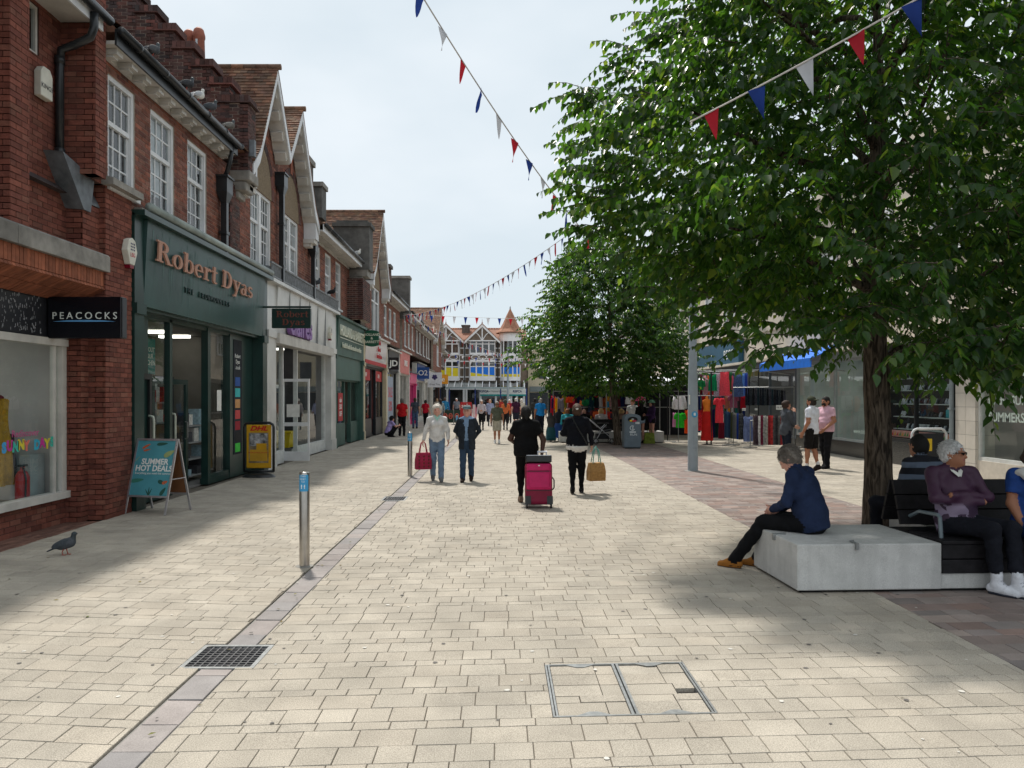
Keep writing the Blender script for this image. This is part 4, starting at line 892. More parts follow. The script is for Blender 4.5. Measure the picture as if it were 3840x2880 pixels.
for ya, yb_, ang in ((12.4, 13.2, 0), (14.25, 15.2, 0)):
    X = -6.02 if ya < 13 else -6.5; d = MB(); d.box(X - 0.02, ya, 0.03, X + 0.02, ya + 0.09, 2.2); d.box(X - 0.02, yb_ - 0.09, 0.03, X + 0.02, yb_, 2.2); d.box(X - 0.02, ya + 0.09, 2.1, X + 0.02, yb_ - 0.09, 2.2)
    do = d.build('open_door', BLACKP, gs); h = MB(); hy = yb_ - 0.14
    h.tube([(X + 0.02, hy, 0.92), (X + 0.1, hy, 0.94), (X + 0.11, hy, 1.0), (X + 0.11, hy, 1.4), (X + 0.1, hy, 1.46), (X + 0.02, hy, 1.48)], 0.022, 8); h.build('pull_handle', C('handle_cream', 190, 195, 180, 0.4), do, smooth=True)
BLUEP = C('poster_teal', 70, 140, 140); WHP = C('poster_white', 215, 215, 210)
poster(gs, -6.9, 14.75, 15.3, 2.25, 2.95, BLUEP, 'FIT OUT\nYOUR\nKITCHEN', 0.13); poster(gs, -6.88, 14.8, 15.35, 1.25, 2.2, WHP, '£54.99\n\n\n£29.99', 0.15, C('ink_black', 20, 20, 22, var=0))
poster(gs, -6.05, 16.35, 16.6, 1.5, 1.95, WHP); DKB = C('panel_navy', 18, 24, 34); poster(gs, -5.995, 17.2, 17.75, 0.5, 3.1, DKB, None)
for i, (c, n_) in enumerate((((40, 80, 150), 'blue'), ((60, 175, 175), 'teal'), ((190, 140, 90), 'tan'), ((190, 70, 70), 'red'), ((150, 30, 45), 'wine'), ((25, 25, 28), 'black'), ((70, 200, 70), 'green'))): poster(gs, -5.99, 17.3, 17.62, 2.05 - i * 0.25, 2.25 - i * 0.25, C('tile_' + n_, *c), name='sticker')
text('panel_lettering', 'Robert\nDyas\n.co.uk', 0.13, C('ink_white', 230, 232, 228, var=0), gs, (-5.988, 17.47, 2.6), extrude=0.001)
stock(gs, -8.3, 12.6, 18.2, (0.2, 0.7, 1.2, 1.7, 2.2)); stock(gs, -6.5, 16.0, 17.0, (0.15, 0.5, 0.85, 1.2), pal=(2, 5, 6)); stock(gs, -6.75, 14.2, 15.6, (1.3, 1.7), pal=(2, 6, 0, 1)); stock(gs, -7.1, 13.9, 15.6, (0.1, 0.5, 0.9), pal=(5, 1, 2)); stock(gs, -6.6, 12.5, 13.2, (0.4, 1.0), pal=(2, 5, 6))
poster(gs, -6.07, 12.5, 13.0, 1.45, 1.75, BLUEP, 'SUMMER\nDEALS', 0.09); poster(gs, -6.07, 12.55, 12.85, 1.8, 2.0, C('poster_orange', 200, 100, 60))
hang_sign('dark green hanging board with faint copper slab name', 18.45, -5.49, -4.56, 3.46, 3.93, C('board_green', 14, 44, 40, 0.4), [], COPD, 0.16, arm='green')
hsg = [o for o in bpy.data.objects if o.name.startswith('projecting_sign')][-1]
for o_ in bpy.data.objects:
    if o_.get('label', '').startswith('dark green hanging board'): hsg = o_
DULL = M('copper_dull', (0.16, 0.045, 0.03), 0.6)
for wd, zz, xx in (('Robert', 3.72, -5.38), ('Dyas', 3.53, -5.24)): slab_word(hsg, wd, lambda a, b, c, zz=zz, xx=xx: Vector((xx + a * 1.25, 18.398 - c, zz + b)), 0.15, DULL, d=0.004)
# ---- white accessories shop
PANELW = M('white_panel', (0.60, 0.60, 0.58), 0.35, var=0.10, scale=1.2, stain=0.2)
cs = shop('shopfront', 'white accessories shopfront with purple raised letters and open glass door', 18.87, 26.75, (3.45, 4.72), PANELW, PANELW, C('frame_white', 205, 207, 205, 0.45), riser=0.28, door=(21.0, 22.4), xg=-6.0, pw=0.75, wallc=(0.10, 0.10, 0.11), lamps=4, trim=PANELW)
for i in range(1, 6):
    b = MB(); yy = 19.62 + i * 1.06; b.box(XF + 0.05, yy, 3.46, XF + 0.13, yy + 0.012, 4.64); b.build('panel_joint', STEEL, cs)
b = MB(); b.box(XF - 0.2, 19.6, 3.18, XF + 0.16, 26.0, 3.448); b.build('lip', CREAMW, cs)
PURP = M('purple_letter', (0.25, 0.13, 0.36), 0.45, var=0.08)
text('raised_letters', 'claires', 0.92, PURP, cs, (XF + 0.16, 21.6, 3.78), extrude=0.06, bold=0.022)
bal = MB(); yy = 18.95
while yy < 26.7: bal.box(XF + 0.13, yy, 4.83, XF + 0.15, yy + 0.035, 5.12); yy += 0.085
bal.box(XF + 0.11, 18.9, 5.12, XF + 0.17, 26.75, 5.16); bal.box(XF + 0.11, 18.9, 4.79, XF + 0.17, 26.75, 4.83); bal.build('railing_bars', M('railing_grey', (0.20, 0.21, 0.22), 0.6, var=0.35, scale=9), cs, kind='stuff')
b = MB(); b.box(XF - 0.05, 18.9, 4.752, XF + 0.09, 26.75, 5.05); b.build('parapet', LEAD, cs)
stock(cs, -7.6, 19.7, 25.9, (0.5, 0.9, 1.3, 1.7, 2.1), pal=(2, 7, 5, 6)); slw = MB()
for z in np.arange(0.5, 3.0, 0.16): slw.box(-8.0, 19.6, z, -7.95, 26, z + 0.06)
slw.build('slat_board', ROOM, cs)
d = MB(); d.box(-5.98, 21.0, 0.05, -5.94, 21.08, 2.3); d.box(-5.28, 21.0, 0.05, -5.24, 21.08, 2.3); d.box(-5.94, 21.0, 2.22, -5.28, 21.08, 2.3); d.box(-5.94, 21.0, 0.05, -5.28, 21.08, 0.3); d.box(-5.94, 21.0, 1.0, -5.28, 21.08, 1.1)
do = d.build('open_door', WHITE, cs); b = MB(); b.add([(-5.94, 21.04, 0.3), (-5.28, 21.04, 0.3), (-5.28, 21.04, 2.22), (-5.94, 21.04, 2.22)], [(0, 1, 2, 3)]); b.build('door_glass', GLASS_SH, do); b = MB(); b.box(-5.85, 20.985, 1.25, -5.5, 20.99, 1.6); b.build('notice', WHP, do)
yb_ = thing('yellow_bin', (-6.5, 22.9, 0), 'bright yellow plastic storage tub with lid inside the white shop window', 'tub'); b = MB(); b.prism([(-6.75, 22.6, 0.3), (-6.25, 22.6, 0.3), (-6.2, 22.6, 0.72), (-6.8, 22.6, 0.72)], (0, 0.55, 0)); b.build('tub', C('tub_yellow', 220, 190, 20, 0.4), yb_); b = MB(); b.box(-6.83, 22.57, 0.722, -6.17, 23.18, 0.78); b.build('lid', C('tub_yellow', 220, 190, 20, 0.4), yb_)
alarm(XF + 0.075, 25.55, 3.95, 'small white alarm box on the white fascia panels', True, 'A')
# ---- green health food shop
GRN2 = M('sage_green_paint', (0.05, 0.115, 0.095), 0.5, var=0.12, scale=2, stain=0.2); GRN3 = C('board_bottle', 22, 84, 62, 0.45)
hb = shop('shopfront', 'green health food shopfront with pale serif fascia and red sale poster', 26.77, 32.2, (3.3, 4.66), GRN2, GRN2, GRN2, riser=0.75, door=(29.3, 30.4), xg=-6.0, glassz=2.45, wallc=(0.14, 0.13, 0.11), trim=GRN2, pw=0.2)
CREAML = C('letter_cream', 215, 218, 200, 0.5, var=0)
text('raised_letters', 'HOLLAND & BARRETT', 0.54, CREAML, hb, (XF + 0.13, 29.5, 4.18), extrude=0.02, bold=0.006, sx=0.86)
text('raised_letters', 'health foods & natural remedies', 0.27, CREAML, hb, (XF + 0.11, 29.5, 3.68), extrude=0.015, sx=1.05)
b = MB(); b.box(XF + 0.115, 27.2, 3.92, XF + 0.122, 31.8, 3.945); b.build('underline', CREAML, hb)
b = MB(); b.box(-6.02, 27.0, 2.45, -5.9, 29.2, 3.25); b.box(-6.02, 30.5, 2.45, -5.9, 32.0, 3.25); b.build('transom_panel', GRN2, hb)
REDP = C('sale_red', 175, 40, 45, 0.6)
poster(hb, -5.985, 28.3, 29.1, 0.9, 1.95, REDP, 'sale\n50%\nOFF', 0.26); stock(hb, -7.2, 27, 32, (0.5, 1.0, 1.5), pal=(2, 3, 4, 0))
hang_sign('bottle green curved hanging sign naming the health food shop', 32.2, -5.68, -5.1, 3.93, 4.6, GRN3, ['HOLLAND', '&', 'BARRETT'], CREAML, 0.145, 'curve', 'side')
# ---- red and white charity shop
bh = shop('shopfront', 'red and white charity shopfront with dark double doors and stone piers', 32.22, 38.9, (3.25, 4.55), C('pier_stone', 190, 178, 150, 0.85), C('fascia_gloss_white', 222, 215, 212, 0.12, var=0.05), M('navy_black_paint', (0.018, 0.021, 0.026), 0.35), riser=0.75, door=(35.2, 36.4), xg=-5.98, glassz=3.15, tbars=2, wallc=(0.3, 0.1, 0.1), trim=CREAMW, pw=0.35)
text('raised_letters', 'British\nHeart\nFoundation', 0.32, C('letter_red', 190, 40, 45, 0.5, var=0), bh, (XF + 0.14, 35.9, 4.02), extrude=0.01)
b = MB(); b.box(XF + 0.04, 32.6, 3.26, XF + 0.085, 38.5, 3.42); b.build('red_band', REDP, bh)
poster(bh, -5.95, 32.7, 35.0, 2.55, 3.05, REDP, 'SHOP', 0.25); poster(bh, -5.95, 36.5, 38.4, 2.55, 3.05, REDP, 'GIVE', 0.25)
# ---- black sportswear shop and the rest
jd = shop('shopfront', 'black sportswear shopfront with red sale window', 38.92, 43.6, (3.2, 4.3), C('pilaster_white', 200, 198, 190, 0.6), C('fascia_black', 22, 23, 26, 0.35), BLACKP, riser=0.2, xg=-5.95, wallc=(0.15, 0.02, 0.03), trim=CREAMW)
poster(jd, -5.93, 40.3, 42.4, 0.4, 2.9, C('sale_panel', 150, 160, 175), 'SALE\n50%', 0.75, C('letter_red', 190, 40, 45, 0.5, var=0))
hang_sign('square black hanging sign with bold white initials', 39.3, -5.7, -5.2, 3.2, 3.83, C('sign_black', 12, 13, 20, 0.25, var=0.05), ['JD'], C('ink_white', 230, 232, 228, var=0), 0.42, 'box', 'side', bold=0.012)
cf = shop('shopfront', 'white stone shopfront with pale red card shop fascia', 43.62, 48.6, (3.2, 4.5), C('pilaster_white', 200, 198, 190, 0.6), C('fascia_coral', 205, 120, 115, 0.5), CREAMW, riser=0.3, door=(45.5, 46.6), xg=-5.95, wallc=(0.2, 0.18, 0.16), trim=CREAMW)
text('raised_letters', 'CARDS', 0.5, C('ink_white', 230, 232, 228, var=0), cf, (XF + 0.13, 46.1, 3.8), extrude=0.01)
pkk = shop('shopfront', 'narrow bright pink shopfront under a rounded lead canopy', 48.62, 52.6, (2.7, 3.4), C('pink_paint', 205, 60, 120, 0.5), C('pink_fascia', 215, 95, 135, 0.5), C('pink_paint', 205, 60, 120, 0.5), riser=0.4, door=(50.2, 51.0), xg=-5.95, wallc=(0.3, 0.08, 0.18))
o2 = shop('shopfront', 'pale shopfront with navy fascia of the phone shop', 52.62, 58.5, (3.0, 4.2), C('pilaster_white', 200, 198, 190, 0.6), C('fascia_navy', 30, 60, 120, 0.4), CREAMW, riser=0.3, xg=-5.95, wallc=(0.2, 0.22, 0.25), trim=STONE)
hang_sign('blue square hanging sign of the phone shop', 52.9, -5.75, -4.9, 3.05, 3.85, C('sign_blue', 30, 75, 140, 0.4), ['O2'], C('ink_white', 230, 232, 228, var=0), 0.5, 'box', 'side')
gt = shop('shopfront', 'cream shopfront with white fascia beyond the phone shop', 58.52, 65.5, (3.0, 4.0), C('pilaster_white', 200, 198, 190, 0.6), C('fascia_plain', 205, 205, 200, 0.5), CREAMW, riser=0.3, door=(61, 62.2), xg=-5.95, wallc=(0.2, 0.16, 0.1), trim=STONE)
gsn = hang_sign('white square hanging sign with purple grape emblem', 59.2, -5.6, -4.5, 2.55, 3.7, C('sign_offwhite', 215, 215, 220, 0.5), [], CREAML, 0.2, 'box', 'side')
gp = MB()
for a, c in ((0, 0), (0.13, 0.1), (-0.13, 0.1), (0.08, 0.24), (-0.08, 0.24), (0, 0.12)): gp.lathe([(0.001, 0), (0.09, 0.0), (0.09, 0.004)], (0, 0, 0), 10); gp.V[-30:] = [(-5.05 + a + v[0], 59.14 - v[2] - 0.002 * (a > 0), 3.2 + c + v[1]) for v in gp.V[-30:]]
gp.build('grape_emblem', C('grape_purple', 70, 60, 110), gsn); text('lettering', 'Grape Tree', 0.17, C('ink_grey', 90, 90, 95), gsn, (-5.05, 59.14, 2.78), '-Y', extrude=0.002)
hang_sign('amber hanging sign with white letter beyond the grape sign', 64.8, -5.2, -4.4, 2.9, 3.7, C('sign_amber', 225, 150, 35, 0.5), ['e'], C('ink_white', 230, 232, 228, var=0), 0.6, 'box', 'side')
e2 = shop('shopfront', 'dark timber shopfront at the far end of the terrace', 65.52, 72.8, (2.9, 3.9), BRICK_DK, BLACKP, BLACKP, riser=0.4, xg=-5.95); e3 = shop('shopfront', 'black shuttered shopfront by the crossing', 72.82, 80, (2.9, 3.9), BLACKP, BLACKP, BLACKP, riser=0.4, xg=-5.95)
body = thing('terrace_rear_block', (-10, 45, 0), 'plain brick rear mass of the terrace behind the shops', 'building'); b = MB(); b.box(-13.2, 12.1, 0, -11.2, 80, 6.9); b.box(-11.2, 12.1, 4.75, -6.1, 80, 4.8); b.build('rear_wall', BRICK_DK, body)
# ------------------------------------------------------------------ half-timbered building closing the street
FY = 85.0
fx = lambda x: -8.14 + 0.00714 * x
fzz = lambda y: 13.32 - 0.00714 * y
PANEL_BR = M('panel_brown', (0.165, 0.125, 0.095), 0.9, var=0.2, scale=3)
FRW = M('far_white', (0.80, 0.80, 0.81), 0.6, var=0.06, scale=2)
FILM_B = C('film_blue', 20, 120, 225, 0.4, var=0.03); FILM_Y = C('film_yellow', 225, 205, 40, 0.4, var=0.03)
fb = thing('half_timbered_building', (-2, FY, 0), 'white half timbered building with gables and blue yellow filmed windows', 'building')
b = MB(); b.box(-14, FY + 0.4, 3.4, 3.0, FY + 9, 8.2); b.build('wall', PANEL_BR, fb)
b = MB(); b.prism([(-14, FY + 0.2, 8.0), (-14, FY + 4.5, 9.75), (-14, FY + 9, 8.0)], (17, 0, 0)); b.build('roof', TILE_OR, fb)
b = MB(); a = -14.0
while a < 2.5: b.tube([(a, FY + 4.5, 9.8), (a + 0.28, FY + 4.5, 9.8)], 0.09, 6); a += 0.3
b.build('ridge_tiles', TILE_OR, fb)
b = MB(); b.box(fx(525), FY + 3, 8.6, fx(650), FY + 4, 9.95); b.box(fx(515), FY + 2.95, 9.951, fx(660), FY + 4.05, 10.1); b.build('chimney', RENDER, fb)
def far_bay(x0, x1, depth, cols, yellow_line, upper=True):
    """two storeys of casements in a flat white bay; returns nothing"""
    y = FY + 0.4 - depth
    for za_, zb_ in ((1360, 1300), (1060, 1035), (960, 935), (735, 700)): b = MB(); b.box(x0, y, fzz(za_), x1, FY + 0.4, fzz(zb_)); b.build('bay_band', FRW, fb)
    b = MB(); b.box(x0 + 0.05, y + 0.06, fzz(1035), x1 - 0.05, FY + 0.41, fzz(960)); b.build('bay_panel', PANEL_BR, fb)
    for (za, zb, split, film) in ((fzz(1300), fzz(1060), 0.66, True), (fzz(935), fzz(735), 0.72, False)):
        wd = (x1 - x0) / cols; f = MB()
        for i in range(cols + 1): xx = x0 + i * wd; f.box(max(x0, xx - 0.07), y, za, min(x1, xx + 0.07), y + 0.1, zb)
        zs = za + (zb - za) * split
        f.box(x0 + 0.07, y + 0.002, zs - 0.05, x1 - 0.07, y + 0.098, zs + 0.05); f.box(x0 + 0.07, y + 0.002, za, x1 - 0.07, y + 0.098, za + 0.06); f.box(x0 + 0.07, y + 0.002, zb - 0.06, x1 - 0.07, y + 0.098, zb)
        w_ = f.build('window', FRW, fb)
        for i in range(cols):
            a, c = x0 + i * wd + 0.07, x0 + (i + 1) * wd - 0.07
            for z0_, z1_, lowr in ((za + 0.06, zs - 0.05, True), (zs + 0.05, zb - 0.06, False)):
                if film and lowr:
                    f0, f1 = yellow_line(i / cols), yellow_line((i + 1) / cols); h = z1_ - z0_
                    m = MB(); m.poly([(a, y + 0.05, z0_), (c, y + 0.05, z0_), (c, y + 0.05, z0_ + h * f1), (a, y + 0.05, z0_ + h * f0)]); m.build('yellow_pane', FILM_Y, w_)
                    m = MB(); m.poly([(a, y + 0.05, z0_ + h * f0), (c, y + 0.05, z0_ + h * f1), (c, y + 0.05, z1_), (a, y + 0.05, z1_)]); m.build('blue_pane', FILM_B, w_)
                else:
                    m = MB(); m.poly([(a, y + 0.05, z0_), (c, y + 0.05, z0_), (c, y + 0.05, z1_), (a, y + 0.05, z1_)]); m.build('pane', GLASS_W, w_)
        m = MB(); m.box(x0 + 0.1, y + 0.3, za, x1 - 0.1, y + 0.34, zb); m.build('room', ROOM, w_)
    n = 3 if cols > 2 else 2; r_ = (x1 - x0 - 0.3) / n / 2
    for i in range(n):
        cx = x0 + 0.15 + r_ * (2 * i + 1); m = MB(); pts = [(cx + r_ * math.cos(t), y + 0.03, (fzz(1035) + fzz(960)) / 2 + 0.23 * math.sin(t)) for t in np.linspace(0, 2 * math.pi, 17)]; m.tube(pts, 0.045, 6); m.build('oval_strapwork', FRW, fb)
far_bay(fx(675), fx(1065), 0.75, 4, lambda t: 0.42 - 0.34 * min(1, t * 1.1)); far_bay(fx(300) - 1.5, fx(500), 0.75, 4, lambda t: 1.05 - 0.15 * t)
for gx in (305, 865):
    c = fx(gx); hw = 1.82; za, zf_ = 9.75, 7.95; y = FY - 0.55; m = MB()
    m.prism([(c - hw, y, zf_), (c, y, za), (c + hw, y, zf_)], (0, 0.3, 0)); m.build('gable_panel', PANEL_BR, fb)
    m = MB(); e = 0.22
    for s in (-1, 1): m.prism([(c, y - 0.2, za + 0.12), (c + s * (hw + 0.15), y - 0.2, zf_ + 0.02), (c + s * (hw + 0.15), y - 0.2, zf_ - e - 0.06), (c, y - 0.2, za - e)], (0, 0.15, 0))
    m.build('bargeboard', FRW, fb)
    m = MB()
    for s in (-1, 1): m.prism([(c, y - 0.25, za + 0.2), (c + s * (hw + 0.25), y - 0.25, zf_ - 0.02), (c + s * (hw + 0.25), y - 0.25, zf_ - 0.1), (c, y - 0.25, za + 0.1)], (0, 5.0, 0))
    m.build('gable_roof', TILE_OR, fb)
    m = MB(); m.box(c - hw + 0.3, y - 0.05, zf_ + 0.0, c + hw - 0.3, y - 0.005, zf_ + 0.12); m.box(c - 0.06, y - 0.05, zf_ + 0.12, c + 0.06, y - 0.005, za - 0.3)
    for s in (-1, 1): m.tube([(c + s * 0.75, y - 0.03, zf_ + 1.0), (c + s * 0.45, y - 0.03, zf_ + 0.75), (c + s * 0.2, y - 0.03, zf_ + 0.4), (c + s * 0.06, y - 0.03, zf_ + 0.12)], 0.05, 6)
    m.build('gable_timber', FRW, fb)
    m = MB(); m.lathe([(0.07, 0), (0.05, 0.1), (0.08, 0.14), (0.03, 0.2), (0.012, 0.55)], (c, y - 0.1, za + 0.1), 8); m.build('finial', TERRA, fb)
m = MB()
for x0, wd in ((515, 140), (1070, 80)):
    a, c = fx(x0), fx(x0 + wd); m.box(a - 0.1, FY + 0.3, fzz(1350), a, FY + 0.398, 8.0); m.box(c, FY + 0.3, fzz(1350), c + 0.1, FY + 0.398, 8.0)
    for yy in (750, 850, 955, 1055, 1155, 1300): m.box(a, FY + 0.3, fzz(yy) - 0.07, c, FY + 0.397, fzz(yy) + 0.07)
    if wd > 100: mid = (a + c) / 2; m.box(mid - 0.1, FY + 0.29, fzz(1350), mid + 0.1, FY + 0.396, 8.0)
m.build('timber_frame', FRW, fb)
for x in (588, 1108):
    m = MB(); m.tube([(fx(x), FY + 0.2, 8.0), (fx(x), FY + 0.2, 3.6)], 0.06, 6); m.build('downpipe', BLACKP, fb)
# corner turret with a witch hat roof
tx = fx(1300); t = thing('corner_turret', (tx, FY + 0.6, 3.5), 'round white corner turret with pointed clay tile roof', 'turret')
for r_, za_, zb_ in ((1.25, 3.6, 4.04), (1.22, 5.75, 6.64), (1.25, 8.0, 9.0)): m = MB(); m.lathe([(r_, za_), (r_, zb_)], (tx, FY + 0.9, 0), 14); m.build('drum_band', FRW, t)
m = MB(); m.lathe([(0.9, 3.6), (0.9, 8.2)], (tx, FY + 0.9, 0), 10); m.build('room', ROOM, t)
for i in range(14):
    a0, a1 = 2 * math.pi * i / 14, 2 * math.pi * (i + 1) / 14
    if math.sin((a0 + a1) / 2) > 0.3: continue
    P = lambda a, z, r=1.2: (tx + r * math.cos(a), FY + 0.9 + r * math.sin(a), z)
    f = MB(); f.tube([P(a0, 4.0), P(a0, 8.0)], 0.07, 6); f.build('mullion', FRW, t)
    for z0_, z1_, mt in ((4.04, 4.35, FILM_Y), (4.35, 5.1, FILM_B), (5.16, 5.72, GLASS_W), (6.66, 7.6, GLASS_W), (7.66, 8.0, GLASS_W)):
        q = MB(); q.poly([P(a0, z0_, 1.17), P(a1, z0_, 1.17), P(a1, z1_, 1.17), P(a0, z1_, 1.17)]); q.build('pane', mt, t)
m = MB(); m.lathe([(1.65, 8.95), (1.6, 9.05), (1.2, 9.4), (0.8, 10.1), (0.45, 10.9), (0.1, 11.6), (0.02, 11.75)], (tx, FY + 0.9, 0), 8); m.lathe([(1.62, 8.9), (1.25, 8.99)], (tx, FY + 0.9, 0), 8); m.build('roof', TILE_OR, t)
m = MB(); m.lathe([(0.05, 11.7), (0.08, 11.8), (0.02, 12.0)], (tx, FY + 0.9, 0), 6); m.build('finial', LEAD, t)
# ground floor under the glazed canopy
cn = thing('glazed_canopy', (-1, FY - 2, 2.5), 'sloping glazed canopy on blue iron columns', 'canopy')
xa, xb_ = -8.0, fx(1510); m = MB(); n = 14
for i in range(n + 1):
    x = xa + (xb_ - xa) * i / n; m.prism([(x - 0.04, FY - 2.6, 2.85), (x + 0.04, FY - 2.6, 2.85), (x + 0.04, FY + 0.3, 3.58), (x - 0.04, FY + 0.3, 3.58)], (0, 0, 0.07))
m.build('glazing_bars', FRW, cn, kind='stuff')
m = MB(); m.box(xa, FY - 2.7, 2.7, xb_, FY - 2.58, 2.87); m.build('canopy_gutter', C('canopy_grey', 150, 165, 170), cn)
for i in range(n):
    x0_, x1_ = xa + (xb_ - xa) * i / n + 0.05, xa + (xb_ - xa) * (i + 1) / n - 0.05; m = MB(); m.poly([(x0_, FY - 2.58, 2.87), (x1_, FY - 2.58, 2.87), (x1_, FY + 0.3, 3.60), (x0_, FY + 0.3, 3.60)]); m.build('glass_pane', GLASS_W, cn)
IRONB = C('column_blue', 25, 50, 120, 0.5)
for x in (375, 765, 1150, 1540):
    m = MB(); m.lathe([(0.11, 0), (0.11, 0.5), (0.07, 0.55), (0.06, 2.2), (0.1, 2.3), (0.06, 2.4), (0.06, 2.72)], (fx(x), FY - 2.5, 0), 8); m.build('column', IRONB, cn, smooth=True)
gf = thing('far_shopfront', (-2, FY, 0), 'row of shopfronts under the canopy with teal and white fascia', 'shopfront')
m = MB(); m.box(-14, FY + 2.2, 0, 3.2, FY + 2.4, 3.5); m.build('rear_wall', ROOM, gf)
m = MB()
for x in (300, 560, 600, 820, 1060, 1265, 1300, 1390, 1500): m.box(fx(x), FY + 0.25, 0, fx(x) + 0.22, FY + 0.45, 3.4)
m.box(-8.2, FY + 0.26, 2.62, fx(830), FY + 0.44, 3.4); m.build('shop_frame', FRW, gf)
m = MB(); m.box(fx(830), FY + 0.1, 2.1, fx(1545), FY + 0.24, 2.72); m.build('white_fascia', C('far_fascia_white', 215, 218, 216), gf)
m = MB(); m.box(fx(830), FY + 0.09, 1.92, fx(1545), FY + 0.24, 2.1 - 0.003); m.build('teal_band', C('far_teal', 35, 150, 150), gf)
text('lettering', 'RSPCA', 0.34, C('ink_navy', 30, 50, 100), gf, (fx(890), FY + 0.09, 2.42), '-Y', bold=0.01); text('lettering', 'RSPCA', 0.34, C('ink_navy', 30, 50, 100), gf, (fx(1410), FY + 0.09, 2.42), '-Y', bold=0.01); text('lettering', 'Sussex Chichester & District', 0.2, C('ink_grey', 90, 90, 95), gf, (fx(1075), FY + 0.09, 2.44), '-Y')
m = MB(); m.poly([(-8, FY + 0.35, 0.4), (fx(1545), FY + 0.35, 0.4), (fx(1545), FY + 0.35, 2.6), (-8, FY + 0.35, 2.6)]); m.build('glass', GLASS_SH, gf)
for k in range(5):
    m = MB()
    for i in range(10): x = random.uniform(fx(830), fx(1500)); m.box(x, FY + 1.0, 0.3, x + 0.25, FY + 1.2, random.uniform(0.9, 1.8))
    m.build('window_stock', STOCKM[k], gf, kind='stuff')
# buildings beyond on the right, and the far side road
oth = thing('cream_far_building', (12, 90, 0), 'pale far building with dark windows behind the second tree', 'building')
m = MB(); m.box(3.2, 88, 0, 24, 96, 8.5); m.build('wall', C('far_cream', 200, 190, 165, 0.9), oth)
for x in np.arange(4.5, 22, 2.6):
    m = MB(); m.box(x, 87.95, 3.9, x + 1.3, 87.99, 5.8); m.build('window', C('far_pane', 60, 68, 75, 0.2), oth)
m = MB(); m.box(3.4, 87.9, 0.3, 23, 87.98, 2.3); m.build('shop_glass', C('far_dark', 45, 50, 55, 0.2), oth); m = MB(); m.box(3.4, 87.85, 2.4, 23, 87.97, 3.0); m.build('fascia', C('far_grey_sign', 120, 130, 130), oth)
oth2 = thing('far_side_building', (-16, 88, 0), 'brick building beyond the crossing on the side road', 'building'); m = MB(); m.box(-26, 84, 0, -8.4, 92, 7.5); m.build('wall', BRICK, oth2)

# ------------------------------------------------------------------ right side buildings
XR = 10.6
RENDC = M('cream_render', (0.62, 0.56, 0.47), 0.9, var=0.08, scale=1.5, stain=0.15)
rb = thing('cream_rendered_building', (12, 20, 0), 'cream rendered building above the right hand shops', 'building')
m = MB(); m.box(XR, 5, 3.3, XR + 6, 70, 8.2); m.box(XR - 0.35, 5, 3.2, XR + 2, 70, 3.298); m.box(XR - 0.05, 5, 4.4, XR - 0.001, 70, 4.55); m.box(XR - 0.2, 5, 8.2, XR + 6, 70, 8.45); m.build('wall', RENDC, rb)
for y in np.arange(7, 68, 3.4): 
    wdw = sash(rb, XR - 0.115, y, y + 1.5, 5.2, 6.9, cols=2, rt=1, rb=1, detail=False, sign=-1)
m = MB(); m.box(XR + 5, 5, 0, XR + 6, 70, 3.3); m.build('rear_wall', ROOM, rb)
GRANB = M('black_granite', (0.035, 0.036, 0.035), 0.25, var=0.25, scale=40, spec=0.5); TILEW = M('white_wall_tile', (0.60, 0.56, 0.50), 0.35, var=0.06, scale=4, island=0.05)
def rshop(label, y0, y1, base, frame, glassz=2.9, wallc=(0.2, 0.2, 0.2), basemat=None):
    t = thing('shopfront', (XR, (y0 + y1) / 2, 0), label, 'shopfront'); x = XR
    m = MB(); m.box(x, y0, 0, x + 0.15, y1, base); m.build('plinth', basemat or GRANB, t)
    m = MB(); m.box(x + 0.02, y0, base, x + 0.12, y1, base + 0.08); m.box(x + 0.02, y0, glassz, x + 0.12, y1, glassz + 0.08); m.box(x + 0.021, y0, base + 0.08, x + 0.119, y0 + 0.08, glassz); m.box(x + 0.021, y1 - 0.08, base + 0.08, x + 0.119, y1, glassz); m.box(x + 0.022, (y0 + y1) / 2 - 0.03, base + 0.08, x + 0.118, (y0 + y1) / 2 + 0.03, glassz); m.build('window_frame', frame, t)
    m = MB(); m.add([(x + 0.07, y0, base), (x + 0.07, y1, base), (x + 0.07, y1, glassz), (x + 0.07, y0, glassz)], [(0, 1, 2, 3)]); m.build('glass', GLASS_SH, t)
    wm = M('rroom_%d_%d' % (y0, y1), wallc, 0.9, var=0.2, scale=1.2); m = MB(); m.box(x + 4, y0, 0, x + 4.1, y1, 3.2); m.box(x + 0.14, y0 - 0.02, 0, x + 4, y0, 3.2); m.box(x + 0.14, y1, 0, x + 4, y1 + 0.02, 3.2); m.box(x + 0.14, y0, 3.15, x + 4, y1, 3.19); m.box(x + 0.16, y0, -0.01, x + 4, y1, 0.02); m.build('interior_wall', wm, t)
    m = MB(); m.box(x - 0.1, y0, glassz + 0.082, x + 0.2, y1, 3.198); m.build('fascia', frame, t)
    m = MB()
    for i in range(max(2, int((y1 - y0) / 1.6))): yy = y0 + 0.6 + i * 1.6; m.box(x + 0.8, yy, 3.08, x + 2.6, yy + 0.3, 3.14)
    m.build('ceiling_lights', LAMP, t)
    return t
s1 = rshop('pale window shopfront with white frosted lettering beside the tiled pier', 13.0, 17.0, 0.4, C('frame_white', 205, 207, 205, 0.45), wallc=(0.42, 0.40, 0.38), basemat=C('white_plinth', 200, 192, 180, 0.7))
m = MB(); m.add([(XR + 0.075, 13.1, 0.5), (XR + 0.075, 16.9, 0.5), (XR + 0.075, 16.9, 2.88), (XR + 0.075, 13.1, 2.88)], [(0, 1, 2, 3)])
